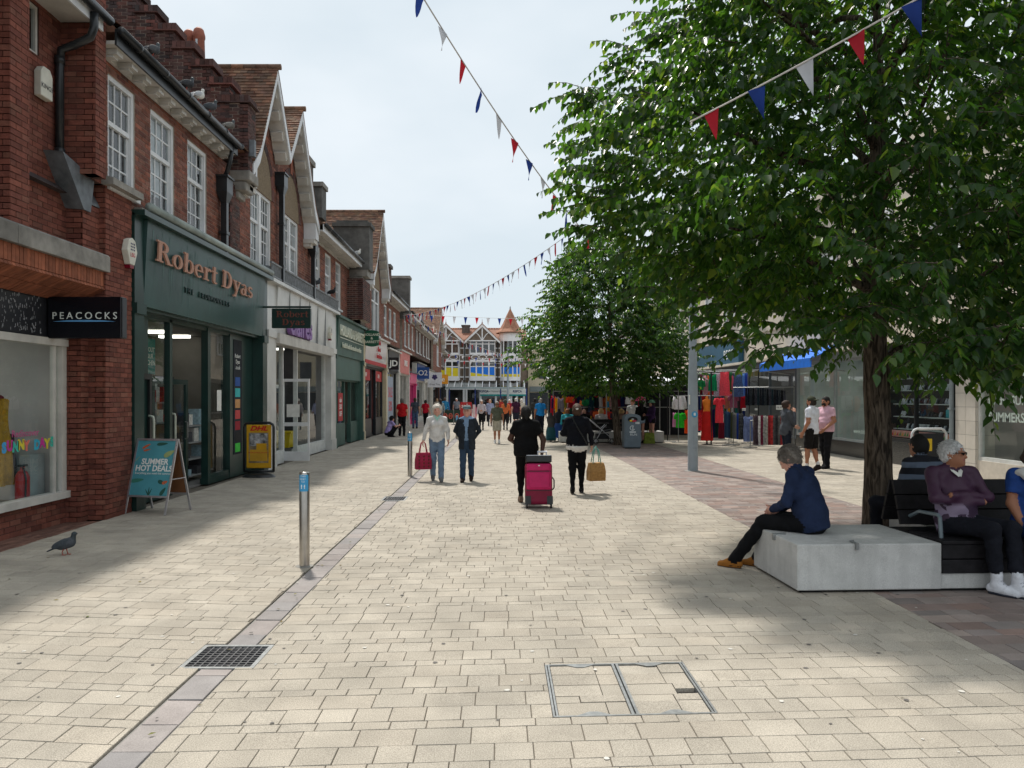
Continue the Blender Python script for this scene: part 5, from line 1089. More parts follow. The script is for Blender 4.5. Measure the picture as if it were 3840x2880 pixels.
m = MB(); m.lathe([(0.001, 0), (1.3, 0)], (0, 0, 0), 24); m.T = Matrix.Translation((XR + 0.9, 15.2, 1.6)) @ Matrix.Rotation(R(90), 4, 'Y'); m.build('round_decal', C('decal_sage', 150, 175, 165, 0.8), s1)
FROST = C('frosted_letter', 205, 220, 212, 0.7, var=0)
text('window_letters', 'to the SUMMER', 0.27, FROST, s1, (XR + 0.06, 16.7, 1.72), '-X', extrude=0.001, align='LEFT', bold=0.006); text('window_letters', 'SUMMERS', 0.27, FROST, s1, (XR + 0.06, 16.7, 1.36), '-X', extrude=0.001, align='LEFT', bold=0.006); text('window_letters', 'Y', 0.9, FROST, s1, (XR + 0.06, 15.55, 2.45), '-X', extrude=0.001, bold=0.02)
pr_ = thing('tiled_pier', (XR, 17.35, 0), 'white tiled pier with grey drainpipe beside the phone shop', 'pier')
m = MB(); m.box(XR - 0.02, 17.0, 0, XR + 0.4, 17.75, 3.2); m.build('core', MORTAR, pr_)
for j in range(10):
    for y0, y1 in ((17.0, 17.37), (17.37, 17.75)):
        m = MB(); m.box(XR - 0.035, y0 + 0.004, j * 0.315 + 0.004, XR - 0.021, y1 - 0.004, j * 0.315 + 0.311); m.build('tile', TILEW, pr_)
for j in range(10):
    m = MB(); m.box(XR - 0.02, 16.985, j * 0.315 + 0.004, XR + 0.39, 16.998, j * 0.315 + 0.311); m.build('tile', TILEW, pr_)
m = MB(); m.tube([(XR - 0.06, 17.85, 0), (XR - 0.06, 17.85, 3.3)], 0.05, 10); m.box(XR - 0.12, 17.79, 1.5, XR, 17.91, 1.55); m.build('drainpipe', C('pipe_grey', 130, 140, 145, 0.5), pr_, smooth=False)
s2 = rshop('black granite phone shopfront with glass shelves of handsets', 18.0, 21.2, 0.62, BLACKP, wallc=(0.03, 0.03, 0.03))
HS = [C('handset_white', 200, 205, 210, 0.35), C('handset_dark', 30, 32, 38, 0.3), C('handset_card', 160, 165, 175, 0.4)]
for j, z in enumerate((0.95, 1.28, 1.62, 1.98, 2.3)):
    m = MB(); m.box(XR + 0.25, 18.1, z - 0.02, XR + 0.6, 21.1, z); m.build('glass_shelf', C('shelf_light', 170, 180, 180, 0.3), s2)
    y = 18.5 if j else 18.2
    while y < 21.0:
        if random.random() < 0.86:
            m = MB(); m.obox((XR + 0.38, y, z + 0.085), (0.02, 0.002, 0.05), (0.001, 0.035, 0), (-0.004, 0, 0.004)); m.obox((XR + 0.40, y, z + 0.07), (0.035, 0, 0.065), (0, 0.034, 0), (0.006, 0, -0.003)); m.build('handset', random.choice(HS), s2)
        y += random.uniform(0.09, 0.14)
for i, (y, z, c) in enumerate(((18.35, 1.63, (190, 40, 45)), (18.3, 1.0, (200, 60, 60)), (18.6, 1.29, (60, 140, 150)), (18.25, 1.99, (190, 190, 185)), (20.2, 2.31, (225, 120, 170)), (18.45, 0.96, (170, 120, 130)))):
    m = MB(); m.box(XR + 0.3, y - 0.1, z + 0.003, XR + 0.4, y + 0.1, z + 0.2); m.build('phone_box', C('box_%d' % i, *c), s2)
m = MB(); m.box(XR + 0.2, 18.1, 0.72, XR + 0.24, 21.1, 0.9); m.build('price_strip', C('price_white', 205, 205, 200, hue=[srgb(200, 60, 50), srgb(220, 190, 60), srgb(205, 205, 200)], island=0.1), s2)
for y in np.linspace(18.3, 21.0, 22):
    m = MB(); m.prism([(XR + 0.198, y, 0.76), (XR + 0.198, y + 0.09, 0.76), (XR + 0.198, y, 0.87)], (-0.004, 0, 0)); m.build('price_tag', random.choice([C('tag_red', 190, 50, 45), C('tag_green', 60, 140, 70), C('tag_amber', 220, 160, 50), C('tag_pink', 190, 130, 170)]), s2)
m = MB(); m.box(XR + 0.5, 18.0, 3.0, XR + 3.5, 21.0, 3.12); m.build('ceiling_light', M('lit_dim', (0.9, 0.9, 0.9), 0.5, var=0, emit=(1, 0.97, 0.9), estr=1.2), s2)
s3 = rshop('wide pale glass shopfront with a web address low on the pane', 21.25, 27.4, 0.45, C('frame_grey', 150, 156, 156, 0.5), wallc=(0.55, 0.60, 0.58))
text('window_letters', 'www.trespass.com', 0.2, FROST, s3, (XR + 0.06, 22.3, 0.78), '-X', extrude=0.001)
m = MB(); m.box(XR + 1.2, 21.6, 0.3, XR + 1.25, 23.4, 2.9); m.build('display_screen', C('screen_grey', 110, 120, 120), s3)
s4 = rshop('grey shuttered shopfront behind the clothes rails', 27.45, 33.0, 0.3, C('frame_slate', 80, 88, 95, 0.5), wallc=(0.2, 0.2, 0.2)); s5 = rshop('dark panelled shopfront left of the white blouses', 33.05, 42.0, 0.5, C('frame_panel', 60, 68, 75, 0.5), wallc=(0.1, 0.12, 0.12))
m = MB(); m.box(XR - 0.25, 33.2, 3.3, XR - 0.02, 40.5, 4.3); m.build('sign_board', C('sign_petrol', 30, 80, 105, 0.5), s5); text('lettering', 'REGO', 0.6, C('ink_white', 230, 232, 228, var=0), s5, (XR - 0.26, 34.6, 3.7), '-X', extrude=0.002)
s6 = rshop('far right hand shopfronts behind the market stall', 42.05, 70.0, 0.5, C('frame_far', 150, 150, 150, 0.5), wallc=(0.15, 0.15, 0.15))
aw = thing('blue_awning', (XR - 0.6, 26, 2.7), 'bright blue fabric awning over the trouser rail', 'awning')
m = MB(); m.prism([(XR - 0.05, 23.4, 3.45), (XR - 1.1, 23.4, 3.0), (XR - 1.1, 23.4, 2.72), (XR - 1.07, 23.4, 2.72), (XR - 1.07, 23.4, 2.98), (XR - 0.05, 23.4, 3.42)], (0, 4.6, 0)); m.build('canopy_cloth', C('awning_blue', 20, 110, 215, 0.7), aw)
m = MB(); m.tube([(XR - 1.08, 23.5, 2.75), (XR, 23.5, 2.6)], 0.015, 6); m.tube([(XR - 1.08, 27.9, 2.75), (XR, 27.9, 2.6)], 0.015, 6); m.build('awning_arms', STEEL, aw)
# ------------------------------------------------------------------ street furniture
STICK = C('sticker_blue', 60, 150, 200, 0.5)
def bollard(x, y, label):
    t = thing('bollard', (x, y, 0), label, 'bollard'); b = MB(); b.lathe([(0.054, 0.0), (0.054, 0.985), (0.05, 1.0), (0.001, 1.003)], (x, y, 0), 24); b.build('post', STAINLESS, t, smooth=True)
    b = MB(); b.lathe([(0.0548, 0.80), (0.0548, 0.975)], (x, y, 0), 24, R(200), R(330)); b.build('sticker', STICK, t, smooth=True)
    for dx in (-0.018, 0.014):
        b = MB(); b.ball((x + dx, y - 0.0555, 0.855), (0.007, 0.002, 0.018), 8); b.ball((x + dx, y - 0.0555, 0.832), (0.006, 0.002, 0.006), 6); b.build('footprint', C('sticker_white', 215, 225, 228, var=0), t)
    text('sticker_lettering', 'THIS\nWAY\nTO', 0.028, C('sticker_white', 215, 225, 228, var=0), t, (x - 0.003, y - 0.0562, 0.93), '-Y', extrude=0.0005)
    b = MB(); b.lathe([(0.095, 0.001), (0.09, 0.004), (0.054, 0.006)], (x, y, 0), 20); b.build('mortar_collar', MORTAR, t)
p = gnd(304.5, 566); bollard(p.x, p.y, 'stainless post with blue sticker standing beside the gutter near the drain grating')
p = gnd(410, 476); bollard(p.x, p.y, 'stainless post with blue sticker beside the white haired woman')
bollard(-1.86, 33.0, 'short stainless post far along by the green cafe barrier')
# A-board
ab = thing('pavement_sign', (-5.3, 12.1, 0), 'silver framed A-board with turquoise summer poster by the green shop', 'sign')
TA = Matrix.Translation((-5.36, 12.0, 0)) @ Matrix.Rotation(R(-14), 4, 'Z')
ALU = M('aluminium', (0.55, 0.56, 0.60), 0.35, var=0.05, metal=0.8); TURQ = M('poster_turquoise', (0.075, 0.30, 0.36), 0.5, var=0.08, scale=6)
tilt = 0.26
def lean(x, s, front=True, d=0.0):       # s = distance up the leaf from its foot
    y = -0.30 + s * math.sin(tilt) if front else 0.30 - s * math.sin(tilt); sg = -1 if front else 1
    return Vector((x, y + sg * d * math.cos(tilt), s * math.cos(tilt) + d * math.sin(tilt)))
for fr_ in (True, False):
    f = MB(TA); W2_ = 0.37
    for x0, x1, s0, s1 in ((-W2_, -W2_ + 0.03, 0.0, 1.18), (W2_ - 0.03, W2_, 0.0, 1.18), (-W2_ + 0.03, W2_ - 0.03, 1.15, 1.18), (-W2_ + 0.03, W2_ - 0.03, 0.26, 0.29)):
        f.add([lean(x0, s0, fr_), lean(x1, s0, fr_), lean(x1, s1, fr_), lean(x0, s1, fr_), lean(x0, s0, fr_, 0.022), lean(x1, s0, fr_, 0.022), lean(x1, s1, fr_, 0.022), lean(x0, s1, fr_, 0.022)], [(0, 1, 2, 3), (4, 5, 6, 7), (0, 1, 5, 4), (1, 2, 6, 5), (2, 3, 7, 6), (3, 0, 4, 7)])
    f.build('frame', ALU, ab)
    q = MB(TA); q.poly([lean(-W2_ + 0.03, 0.29, fr_, 0.012), lean(W2_ - 0.03, 0.29, fr_, 0.012), lean(W2_ - 0.03, 1.15, fr_, 0.012), lean(-W2_ + 0.03, 1.15, fr_, 0.012)]); q.build('poster', TURQ if fr_ else C('board_brown', 120, 80, 50), ab)
    if fr_:
        q = MB(TA); q.poly([lean(-W2_ + 0.03, 0.29, True, -0.002), lean(W2_ - 0.03, 0.29, True, -0.002), lean(W2_ - 0.03, 1.15, True, -0.002), lean(-W2_ + 0.03, 1.15, True, -0.002)]); q.build('backing_board', C('board_brown', 120, 80, 50), ab)
ex = Vector((1, 0, 0)); ey = Vector((0, math.sin(tilt), math.cos(tilt))); ez = ex.cross(ey); Rm = TA.to_3x3() @ Matrix((ex, ey, ez)).transposed()
INKW = C('ink_white', 230, 232, 228, var=0)
for wd, sz, s_ in (('SUMMER', 0.125, 0.815), ('HOT DEALS', 0.125, 0.71), ('Everything you need this summer', 0.048, 0.635)):
    text('lettering', wd, sz, INKW, ab, TA @ lean(0.02, s_, True, 0.014), rot=Rm, extrude=0.0006, bold=sz * 0.03 if sz > 0.1 else 0)
def leafpoly(cx, cs, L_, w_, ang, mat):
    q = MB(TA); pts = []
    for k in range(12):
        t = 2 * math.pi * k / 12; a, b_ = L_ / 2 * math.cos(t), w_ / 2 * math.sin(t) * (1 - 0.4 * math.cos(t)); c, s = math.cos(ang), math.sin(ang); pts.append(lean(cx + a * c - b_ * s, cs + a * s + b_ * c, True, 0.0145 + 0.0003 * random.random()))
    q.poly(pts); q.build('printed_leaf', mat, ab)
LG = [C('print_leaf_dark', 40, 85, 75), C('print_leaf_pale', 150, 165, 110), C('print_flower', 190, 95, 60), C('print_leaf_mid', 55, 120, 105)]
for a in ((0.1, 1.1, 0.2, 0.05, 0.1, LG[0]), (0.25, 0.95, 0.2, 0.08, 0.5, LG[1]), (-0.18, 1.06, 0.16, 0.04, 0.5, LG[2]), (-0.16, 1.0, 0.13, 0.03, 0.2, LG[2]), (-0.24, 0.52, 0.24, 0.06, 0.15, LG[3]), (0.2, 0.5, 0.14, 0.06, -0.3, LG[0]), (0.26, 0.5, 0.1, 0.05, 0.4, LG[2]), (-0.03, 0.34, 0.12, 0.02, 2.2, LG[0]), (0.03, 0.35, 0.12, 0.02, 1.2, LG[0]), (0.0, 0.36, 0.13, 0.02, 1.57, LG[0]), (0.25, 0.36, 0.15, 0.06, 1.0, LG[0]), (-0.3, 0.86, 0.12, 0.01, 0.8, LG[1])): leafpoly(*a)
b = MB(TA); b.tube([lean(W2_, 0.55, True), lean(W2_, 0.55, False)], 0.008, 6); b.tube([lean(-W2_, 0.55, True), lean(-W2_, 0.55, False)], 0.008, 6); b.build('stay', ALU, ab)
# yellow swing sign
dh = thing('pavement_sign', (-5.42, 17.2, 0), 'yellow courier swing sign in black frame on a rubber base', 'sign'); cx, cy = -5.42, 17.2
b = MB(); b.lathe([(0.001, 0.09), (0.2, 0.09), (0.32, 0.05), (0.36, 0.0)], (0, 0, 0), 24); b.T = Matrix.Translation((cx, cy, 0)) @ Matrix.Diagonal((1.05, 0.6, 1, 1)); b.build('base', BLACKP, dh, smooth=True)
rr = [(-0.33, 0.12), (-0.33, 1.12), (-0.31, 1.18), (-0.25, 1.22), (0.25, 1.22), (0.31, 1.18), (0.33, 1.12), (0.33, 0.12)]
b = MB(); b.tube([(cx + a, cy, z) for a, z in rr], 0.03, 8); b.tube([(cx - 0.33, cy, 0.13), (cx + 0.33, cy, 0.13)], 0.03, 8); b.build('frame', BLACKP, dh, smooth=True)
DY = C('courier_yellow', 200, 150, 18, 0.5); b = MB(); b.box(cx - 0.28, cy - 0.02, 0.2, cx + 0.28, cy + 0.02, 1.18); b.build('panel', DY, dh, bevel=0.03)
b = MB(); b.box(cx - 0.22, cy - 0.024, 0.32, cx + 0.22, cy - 0.021, 1.0); b.build('picture', M('courier_picture', (0.22, 0.17, 0.10), 0.5, var=0.6, scale=7), dh)
b = MB(); b.box(cx - 0.2, cy - 0.026, 0.7, cx + 0.2, cy - 0.0245, 0.98); b.build('photo_area', M('courier_photo', (0.33, 0.33, 0.34), 0.5, var=0.8, scale=9), dh); b = MB(); b.box(cx - 0.05, cy - 0.0275, 0.62, cx + 0.18, cy - 0.0265, 0.76); b.build('parcel', DY, dh)
b = MB(); b.box(cx - 0.2, cy - 0.0262, 0.36, cx + 0.2, cy - 0.0247, 0.62); b.build('text_area', C('courier_amber', 190, 145, 40, 0.5), dh)
DR = C('courier_red', 190, 25, 30, 0.5, var=0); text('lettering', 'DHL', 0.14, DR, dh, (cx, cy - 0.0245, 1.09), '-Y', shear=0.3, bold=0.006, extrude=0.001, sx=1.4); text('lettering', 'WORLDWIDE DELIVERY', 0.042, DR, dh, (cx, cy - 0.0275, 0.55), '-Y', extrude=0.0006)
# concrete seat block with timber bench
CONC = M('pale_concrete', (0.53, 0.53, 0.515), 0.85, var=0.10, scale=5, stain=0.16, speck=0.16, streak=0.07, bump=0.15, bscale=120)
WOODD = M('dark_timber', (0.013, 0.012, 0.014), 0.6, var=0.4, scale=12, bump=0.25, spec=0.2)
TB = Matrix.Translation((2.72, 7.0, 0)) @ Matrix.Rotation(R(2.6), 4, 'Z')
sb = thing('stone_bench', (4.5, 7.6, 0), 'pale concrete seat block beside the tree carrying a dark timber bench', 'bench')
b = MB(TB); b.box(0, 0, 0.025, 1.36, 1.06, 0.45); b.build('block', CONC, sb, bevel=0.012)
b = MB(TB); b.box(1.3605, 0.02, 0.025, 5.2, 1.04, 0.165); b.box(1.85, 1.0405, 0.025, 5.2, 1.75, 0.43); b.build('plinth', CONC, sb, bevel=0.008)
b = MB(TB); b.box(0.05, 0.05, -0.02, 5.15, 1.0, 0.0245); b.build('shadow_plinth', GAP_SHADE, sb)
b = MB(TB); b.box(1.42, 0.08, 0.166, 5.1, 1.02, 0.43); b.build('bench_core', BLACKP, sb)
for z0, z1 in ((0.17, 0.295), (0.305, 0.43)):
    b = MB(TB); b.box(1.365, 0.0, z0, 5.2, 0.045, z1); b.build('front_slat', WOODD, sb, bevel=0.006)
for i in range(5):
    b = MB(TB); b.box(1.365, 0.0 + i * 0.115, 0.435, 5.2, 0.105 + i * 0.115, 0.47); b.build('seat_slat', WOODD, sb, bevel=0.006)
for i in range(6):
    b = MB(TB); b.box(1.85, 1.1 + i * 0.115, 0.435, 5.2, 1.2 + i * 0.115, 0.47); b.build('seat_slat', WOODD, sb, bevel=0.006)
for i in range(3):
    s0 = 0.03 + i * 0.145; y0 = 0.60 + i * 0.05; b = MB(TB); b.obox((3.28, y0 + 0.10, 0.52 + s0 + 0.03), (1.92, 0, 0), (0, 0.016, -0.005), (0, 0.022, 0.066)); b.build('back_slat', WOODD, sb)
for i in range(3):
    s0 = 0.03 + i * 0.145; y0 = 1.0 - i * 0.05; b = MB(TB); b.obox((3.28, y0, 0.52 + s0 + 0.03), (1.92, 0, 0), (0, 0.016, 0.005), (0, -0.022, 0.066)); b.build('back_slat', WOODD, sb)
for xx in (1.45, 3.3):
    b = MB(TB); b.tube([(xx, 0.66, 0.60), (xx, 0.5, 0.67), (xx, 0.2, 0.68), (xx, 0.17, 0.66), (xx, 0.15, 0.47)], 0.018, 6); b.build('armrest', C('arm_grey', 105, 118, 125, 0.4), sb)
for (x, y, dx, dy) in ((0.55, 0, 0.05, 0.0), (0.0, 0.5, 0, 0.05)):
    b = MB(TB); b.box(x - 0.012 - dy * 0.3, y - 0.012 - dx * 0.3, 0.40, x + 0.012 + dx * 0.1, y + 0.012 + dy * 0.1, 0.462); b.tube([(x, y, 0.455), (x + dy * 2, y + dx * 2, 0.457), (x + dx * 0.6 + dy * 2, y + dx * 2 + dy * 0.6, 0.457)], 0.012, 6); b.build('skate_stop', STEEL, sb)
# second bench far along, seen from behind
b2 = thing('concrete_bench', (4.4, 30.6, 0), 'long concrete bench with dark timber back beyond the second tree', 'bench')
b = MB(); b.box(2.35, 30.1, 0.03, 6.45, 31.2, 0.44); b.build('block', CONC, b2, bevel=0.01)
for i in range(3):
    b = MB(); b.box(2.45, 30.12 + 0.02 * i, 0.47 + i * 0.155, 6.2, 30.16 + 0.02 * i, 0.61 + i * 0.155); b.build('back_slat', WOODD, b2)
b = MB(); b.box(2.45, 30.1, 0.0, 6.4, 31.1, 0.028); b.build('shadow_plinth', GAP_SHADE, b2)
for xx in (2.5, 4.3, 6.1):
    b = MB(); b.box(xx, 30.165, 0.44, xx + 0.05, 30.24, 0.92); b.build('back_post', BLACKP, b2)
# litter bin
bn = thing('litter_bin', (4.62, 26.9, 0), 'slate grey arched litter bin with white logo in front of the second tree', 'litter bin'); x, y = 4.62, 26.9
BING = C('bin_slate', 92, 106, 116, 0.4, var=0.08); arc = [(x - 0.29, 0.04), (x + 0.29, 0.04), (x + 0.29, 1.08)] + [(x + 0.29 * math.cos(t), 1.08 + 0.13 * math.sin(t)) for t in np.linspace(0.25, math.pi - 0.25, 9)] + [(x - 0.29, 1.08)]
b = MB(); b.prism([(a, y - 0.27, z) for a, z in arc], (0, 0.54, 0)); b.build('body', BING, bn, bevel=0.02)
b = MB(); b.lathe([(0.001, 0), (0.15, 0)], (0, 0, 0), 16); b.T = Matrix.Translation((x, y - 0.275, 1.02)) @ Matrix.Rotation(R(90), 4, 'X') @ Matrix.Diagonal((1.15, 0.62, 1, 1)); b.build('mouth', GAP_SHADE, bn)
for c, dx, dz in (((220, 190, 40), -0.06, -0.03), ((200, 60, 60), 0.03, -0.04), ((160, 160, 160), 0.0, 0.02), ((180, 50, 90), 0.08, -0.03)):
    b = MB(); b.ball((x + dx, y - 0.276, 1.0 + dz), (0.05, 0.02, 0.035), 8); b.build('rubbish', C('rub_%d' % c[0], *c), bn)
b = MB(); b.tube([(x - 0.01 + 0.08 * math.cos(t), y - 0.275, 0.72 + 0.08 * math.sin(t)) for t in np.linspace(0.9, 2 * math.pi - 0.4, 14)], 0.011, 6); b.box(x - 0.01, y - 0.279, 0.62, x + 0.02, y - 0.272, 0.78); b.box(x - 0.11, y - 0.279, 0.56, x + 0.11, y - 0.272, 0.60); b.build('logo', C('logo_white', 205, 212, 215), bn)
text('lettering', 'RUN', 0.12, C('logo_white', 205, 212, 215), bn, (x + 0.03, y - 0.274, 0.49), '-Y', extrude=0.001); b = MB(); b.box(x + 0.09, y - 0.276, 0.86, x + 0.24, y - 0.271, 0.93); b.build('label', C('label_pale', 190, 195, 195), bn); b = MB(); b.box(x - 0.26, y - 0.24, 0, x + 0.26, y + 0.24, 0.039); b.build('plinth', BLACKP, bn)
# lamp columns
COLG = C('column_grey', 148, 160, 168, 0.45, var=0.06, stain=0.08)
lc = thing('lamp_column', (4.69, 18.6, 0), 'tall grey lamp column with inspection door and round blue sticker', 'lamp post'); x, y = 4.69, 18.6
b = MB(); b.lathe([(0.123, 0), (0.121, 1.45), (0.118, 1.9), (0.10, 2.6), (0.085, 4.5), (0.07, 7.8)], (x, y, 0), 24); b.build('shaft', COLG, lc, smooth=True)
b = MB(); b.lathe([(0.1245, 0.55), (0.1245, 1.12)], (x, y, 0), 24, R(255), R(300)); b.build('inspection_door', C('column_door', 138, 150, 158, 0.45), lc, smooth=True)
b = MB(); b.lathe([(0.001, 0), (0.075, 0)], (0, 0, 0), 20); b.T = Matrix.Translation((x + 0.01, y - 0.125, 1.38)) @ Matrix.Rotation(R(90), 4, 'X'); b.build('round_sticker', STICK, lc)
b = MB(); b.box(x - 0.012, y - 0.128, 1.35, x + 0.035, y - 0.1265, 1.42); b.build('sticker_figure', C('sticker_white', 215, 225, 228, var=0), lc); b = MB(); b.box(x - 0.118, y - 0.08, 1.62, x - 0.09, y - 0.1, 1.85); b.build('notice', WHP, lc)
b = MB(); b.tube([(x, y, 7.8), (x, y, 8.0), (x - 0.4, y, 8.2), (x - 1.0, y, 8.25)], 0.045, 8); b.build('arm', COLG, lc, smooth=True); b = MB(); b.ball((x - 1.25, y, 8.24), (0.32, 0.14, 0.07), 12); b.build('lantern', COLG, lc, smooth=True)
b = MB(); b.lathe([(0.2, 0.002), (0.15, 0.012), (0.123, 0.016)], (x, y, 0), 20); b.build('mortar_collar', MORTAR, lc)
lf = thing('lamp_column', (0.62, 60, 0), 'slender far lamp column before the half timbered building', 'lamp post'); b = MB(); b.lathe([(0.13, 0), (0.12, 1.5), (0.085, 1.6), (0.07, 6.0)], (0.62, 60, 0), 12); b.build('shaft', COLG, lf, smooth=True); b = MB(); b.tube([(0.62, 60, 5.9), (0.62, 59.6, 6.1), (0.62, 59.2, 6.1)], 0.05, 6); b.build('arm', COLG, lf)
# sale totem, cafe barrier, little A-boards
st_ = thing('sale_board', (-2.0, 45, 0), 'red sale totem board standing in the street by the cafe barrier', 'sign'); b = MB(); b.box(-2.33, 45, 0.05, -1.67, 45.1, 1.5); b.build('board', REDP, st_); b = MB(); b.box(-2.33, 44.97, 0.0, -1.67, 45.13, 0.049); b.build('foot', STEEL, st_); text('lettering', 'sale', 0.36, INKW, st_, (-2.0, 44.995, 1.27), '-Y', extrude=0.002, bold=0.004)
sw_ = thing('flag_banner', (-1.5, 45.5, 0), 'slim white and pink banner behind the sale totem', 'banner'); b = MB(); b.box(-1.62, 45.5, 0.05, -1.46, 45.55, 1.35); b.build('cloth', C('banner_white', 210, 205, 205), sw_); b = MB(); b.box(-1.455, 45.5, 0.05, -1.40, 45.55, 1.2); b.build('cloth_pink', C('banner_pink', 200, 70, 110), sw_); b = MB(); b.box(-1.65, 45.4, 0, -1.38, 45.65, 0.049); b.build('foot', STEEL, sw_)
cb = thing('cafe_barrier', (-3.0, 50, 0), 'dark green cafe barrier banner with red emblems', 'barrier')
for i in range(2):
    x0 = -3.75 + i * 0.75; b = MB(); b.box(x0, 50, 0.12, x0 + 0.7, 50.03, 0.95); b.build('banner_cloth', C('barrier_green', 40, 62, 52, 0.8), cb)
    for j in range(2):
        b = MB(); c = (x0 + 0.18 + j * 0.34, 49.985, 0.55); b.tube([(c[0] + 0.11 * math.cos(t), c[1], c[2] + 0.16 * math.sin(t)) for t in np.linspace(0, 2 * math.pi, 13)], 0.035, 6); b.box(c[0] - 0.15, 49.975, 0.52, c[0] + 0.15, 49.99, 0.60); b.build('emblem', C('barrier_red', 190, 95, 80), cb)
for i in range(3):
    b = MB(); x0 = -3.78 + i * 0.75; b.tube([(x0, 50.02, 0), (x0, 50.02, 1.0)], 0.025, 8); b.lathe([(0.15, 0), (0.15, 0.03), (0.02, 0.04)], (x0, 50.02, 0), 12); b.build('barrier_post', STEEL, cb)
for (u_, v_, wd, hh, c, lab) in ((604.5 - 16, 424, 0.55, 1.0, (205, 205, 200), 'white framed pavement board near the blue shirted man'), (469, 422, 0.5, 0.95, (200, 200, 205), 'white pavement board behind the sale totem')):
    pt = gnd(u_ - 30 if u_ > 550 else u_, v_); t = thing('pavement_board', pt, lab, 'sign')
    b = MB(); b.box(pt.x - wd / 2, pt.y, 0.0, pt.x + wd / 2, pt.y + 0.06, hh); b.build('frame', C('pb_white', 205, 205, 203), t); b = MB(); b.box(pt.x - wd / 2 + 0.06, pt.y - 0.004, 0.12, pt.x + wd / 2 - 0.06, pt.y - 0.001, hh - 0.08); b.build('poster', M('pb_print', (0.3, 0.22, 0.15), 0.6, var=0.7, scale=5), t)

# ------------------------------------------------------------------ market stalls
def rail(pts, label, z=None, r=0.016, name='clothes_rail'):
    t = thing(name, (pts[0][0], pts[0][1], 0), label, 'clothes rail'); b = MB(); b.tube(pts, r, 6); b.build('hanging_bar', STEEL, t)
    for p_ in (pts[0], pts[-1]):
        b = MB(); b.tube([(p_[0], p_[1], p_[2]), (p_[0], p_[1], 0.06)], r, 6); b.tube([(p_[0] - 0.25, p_[1], 0.05), (p_[0] + 0.25, p_[1], 0.05)], r, 6); b.build('upright', STEEL, t)
    return t
PXY = lambda x, y, ox, oy, s: ((ox + x / s) / 3.75, (oy + y / s) / 3.75)
GARM = {}
def garment(box, Y, col, kind, label, group=None, org=(2500, 1250, 3.0157), axis='x', var=0.12, scale=20, hue=None):
    (u0, v0), (u1, v1) = PXY(box[0], box[1], *org), PXY(box[2], box[3], *org); A = at(u0, v0, Y); B = at(u1, v1, Y)
    w_ = abs(B.x - A.x); z1_, z0_ = A.z, max(0.06, B.z); x = (A.x + B.x) / 2
    mn = 'cloth_%d_%d_%d_%d' % (*col, int(var * 100)); mt = C(mn, *col, 0.9, var=var, scale=scale, bump=0.15, bscale=30, transl=0.35)
    kw = dict(shirt=dict(sleeves=0.22, flare=1.15), blouse=dict(sleeves=0.5, flare=1.2), dress=dict(flare=1.2), long=dict(flare=1.05), tank=dict(flare=1.1, straps=True), trouser=dict(flare=0.9))[kind]
    nm = dict(shirt='hanging_shirt', blouse='hanging_blouse', dress='hanging_dress', long='hanging_skirt', tank='vest_top', trouser='hanging_trousers')[kind]
    if kind in ('shirt', 'blouse'): w_ *= 0.72
    o = dress(None, nm, x, Y, z0_, z1_, w_, mt, label, dict(shirt='shirt', blouse='blouse', dress='dress', long='skirt', tank='top', trouser='trousers')[kind], group, d=0.07, axis=axis, **kw)
    return o
G = garment
rail([(6.9, 29.6, 2.78), (9.4, 29.0, 2.85)], 'high steel rail of bright tops at the front of the clothes stall')
rail([(6.7, 30.2, 1.85), (9.0, 29.8, 1.85)], 'lower steel rail of dresses at the clothes stall')
G((350, 520, 425, 640), 29.4, (40, 150, 90), 'shirt', 'green printed shirt hanging beside the lamp column'); G((420, 500, 470, 690), 29.5, (215, 170, 185), 'blouse', 'pale pink blouse hanging between two green tops'); G((475, 455, 565, 645), 29.3, (20, 150, 100), 'tank', 'emerald green sleeveless top on the high rail')
G((540, 440, 612, 715), 29.45, (190, 185, 200), 'dress', 'white and lilac floral dress behind the coral top', var=0.5, scale=25); G((602, 420, 708, 700), 29.2, (235, 95, 110), 'tank', 'coral striped vest top on the high rail', var=0.25, scale=40); G((705, 430, 740, 660), 29.4, (50, 120, 75), 'long', 'narrow green dress edge on beside the coral vest'); G((735, 470, 765, 640), 29.35, (235, 130, 150), 'long', 'narrow pink top beside the navy floral dress'); G((752, 455, 858, 718), 29.25, (88, 108, 150), 'dress', 'navy and grey floral tunic on the high rail', var=0.4, scale=22); G((850, 445, 885, 710), 29.3, (120, 165, 220), 'long', 'pale blue tunic at the end of the high rail'); G((882, 440, 916, 700), 29.25, (60, 90, 190), 'long', 'royal blue tunic at the end of the high rail')
G((70, 695, 215, 862), 31.0, (235, 235, 238), 'blouse', 'white long sleeved blouse above the lime green top'); G((92, 892, 212, 1068), 31.0, (60, 205, 60), 'shirt', 'lime green top hanging under the white blouse'); G((68, 890, 108, 1060), 31.2, (225, 160, 205), 'long', 'lilac top edge on beside the lime green one'); G((205, 860, 245, 1130), 31.0, (240, 110, 40), 'long', 'orange long dress left of the lamp column')
G((352, 860, 402, 1100), 30.4, (225, 60, 75), 'dress', 'red and white dress just right of the lamp column', var=0.4); G((395, 700, 440, 900), 30.3, (175, 25, 35), 'long', 'dark red dress behind the orange halter top')
mq = thing('shop_mannequin', (7.9, 30, 0), 'mannequin wearing an orange halter top and long red skirt', 'mannequin')
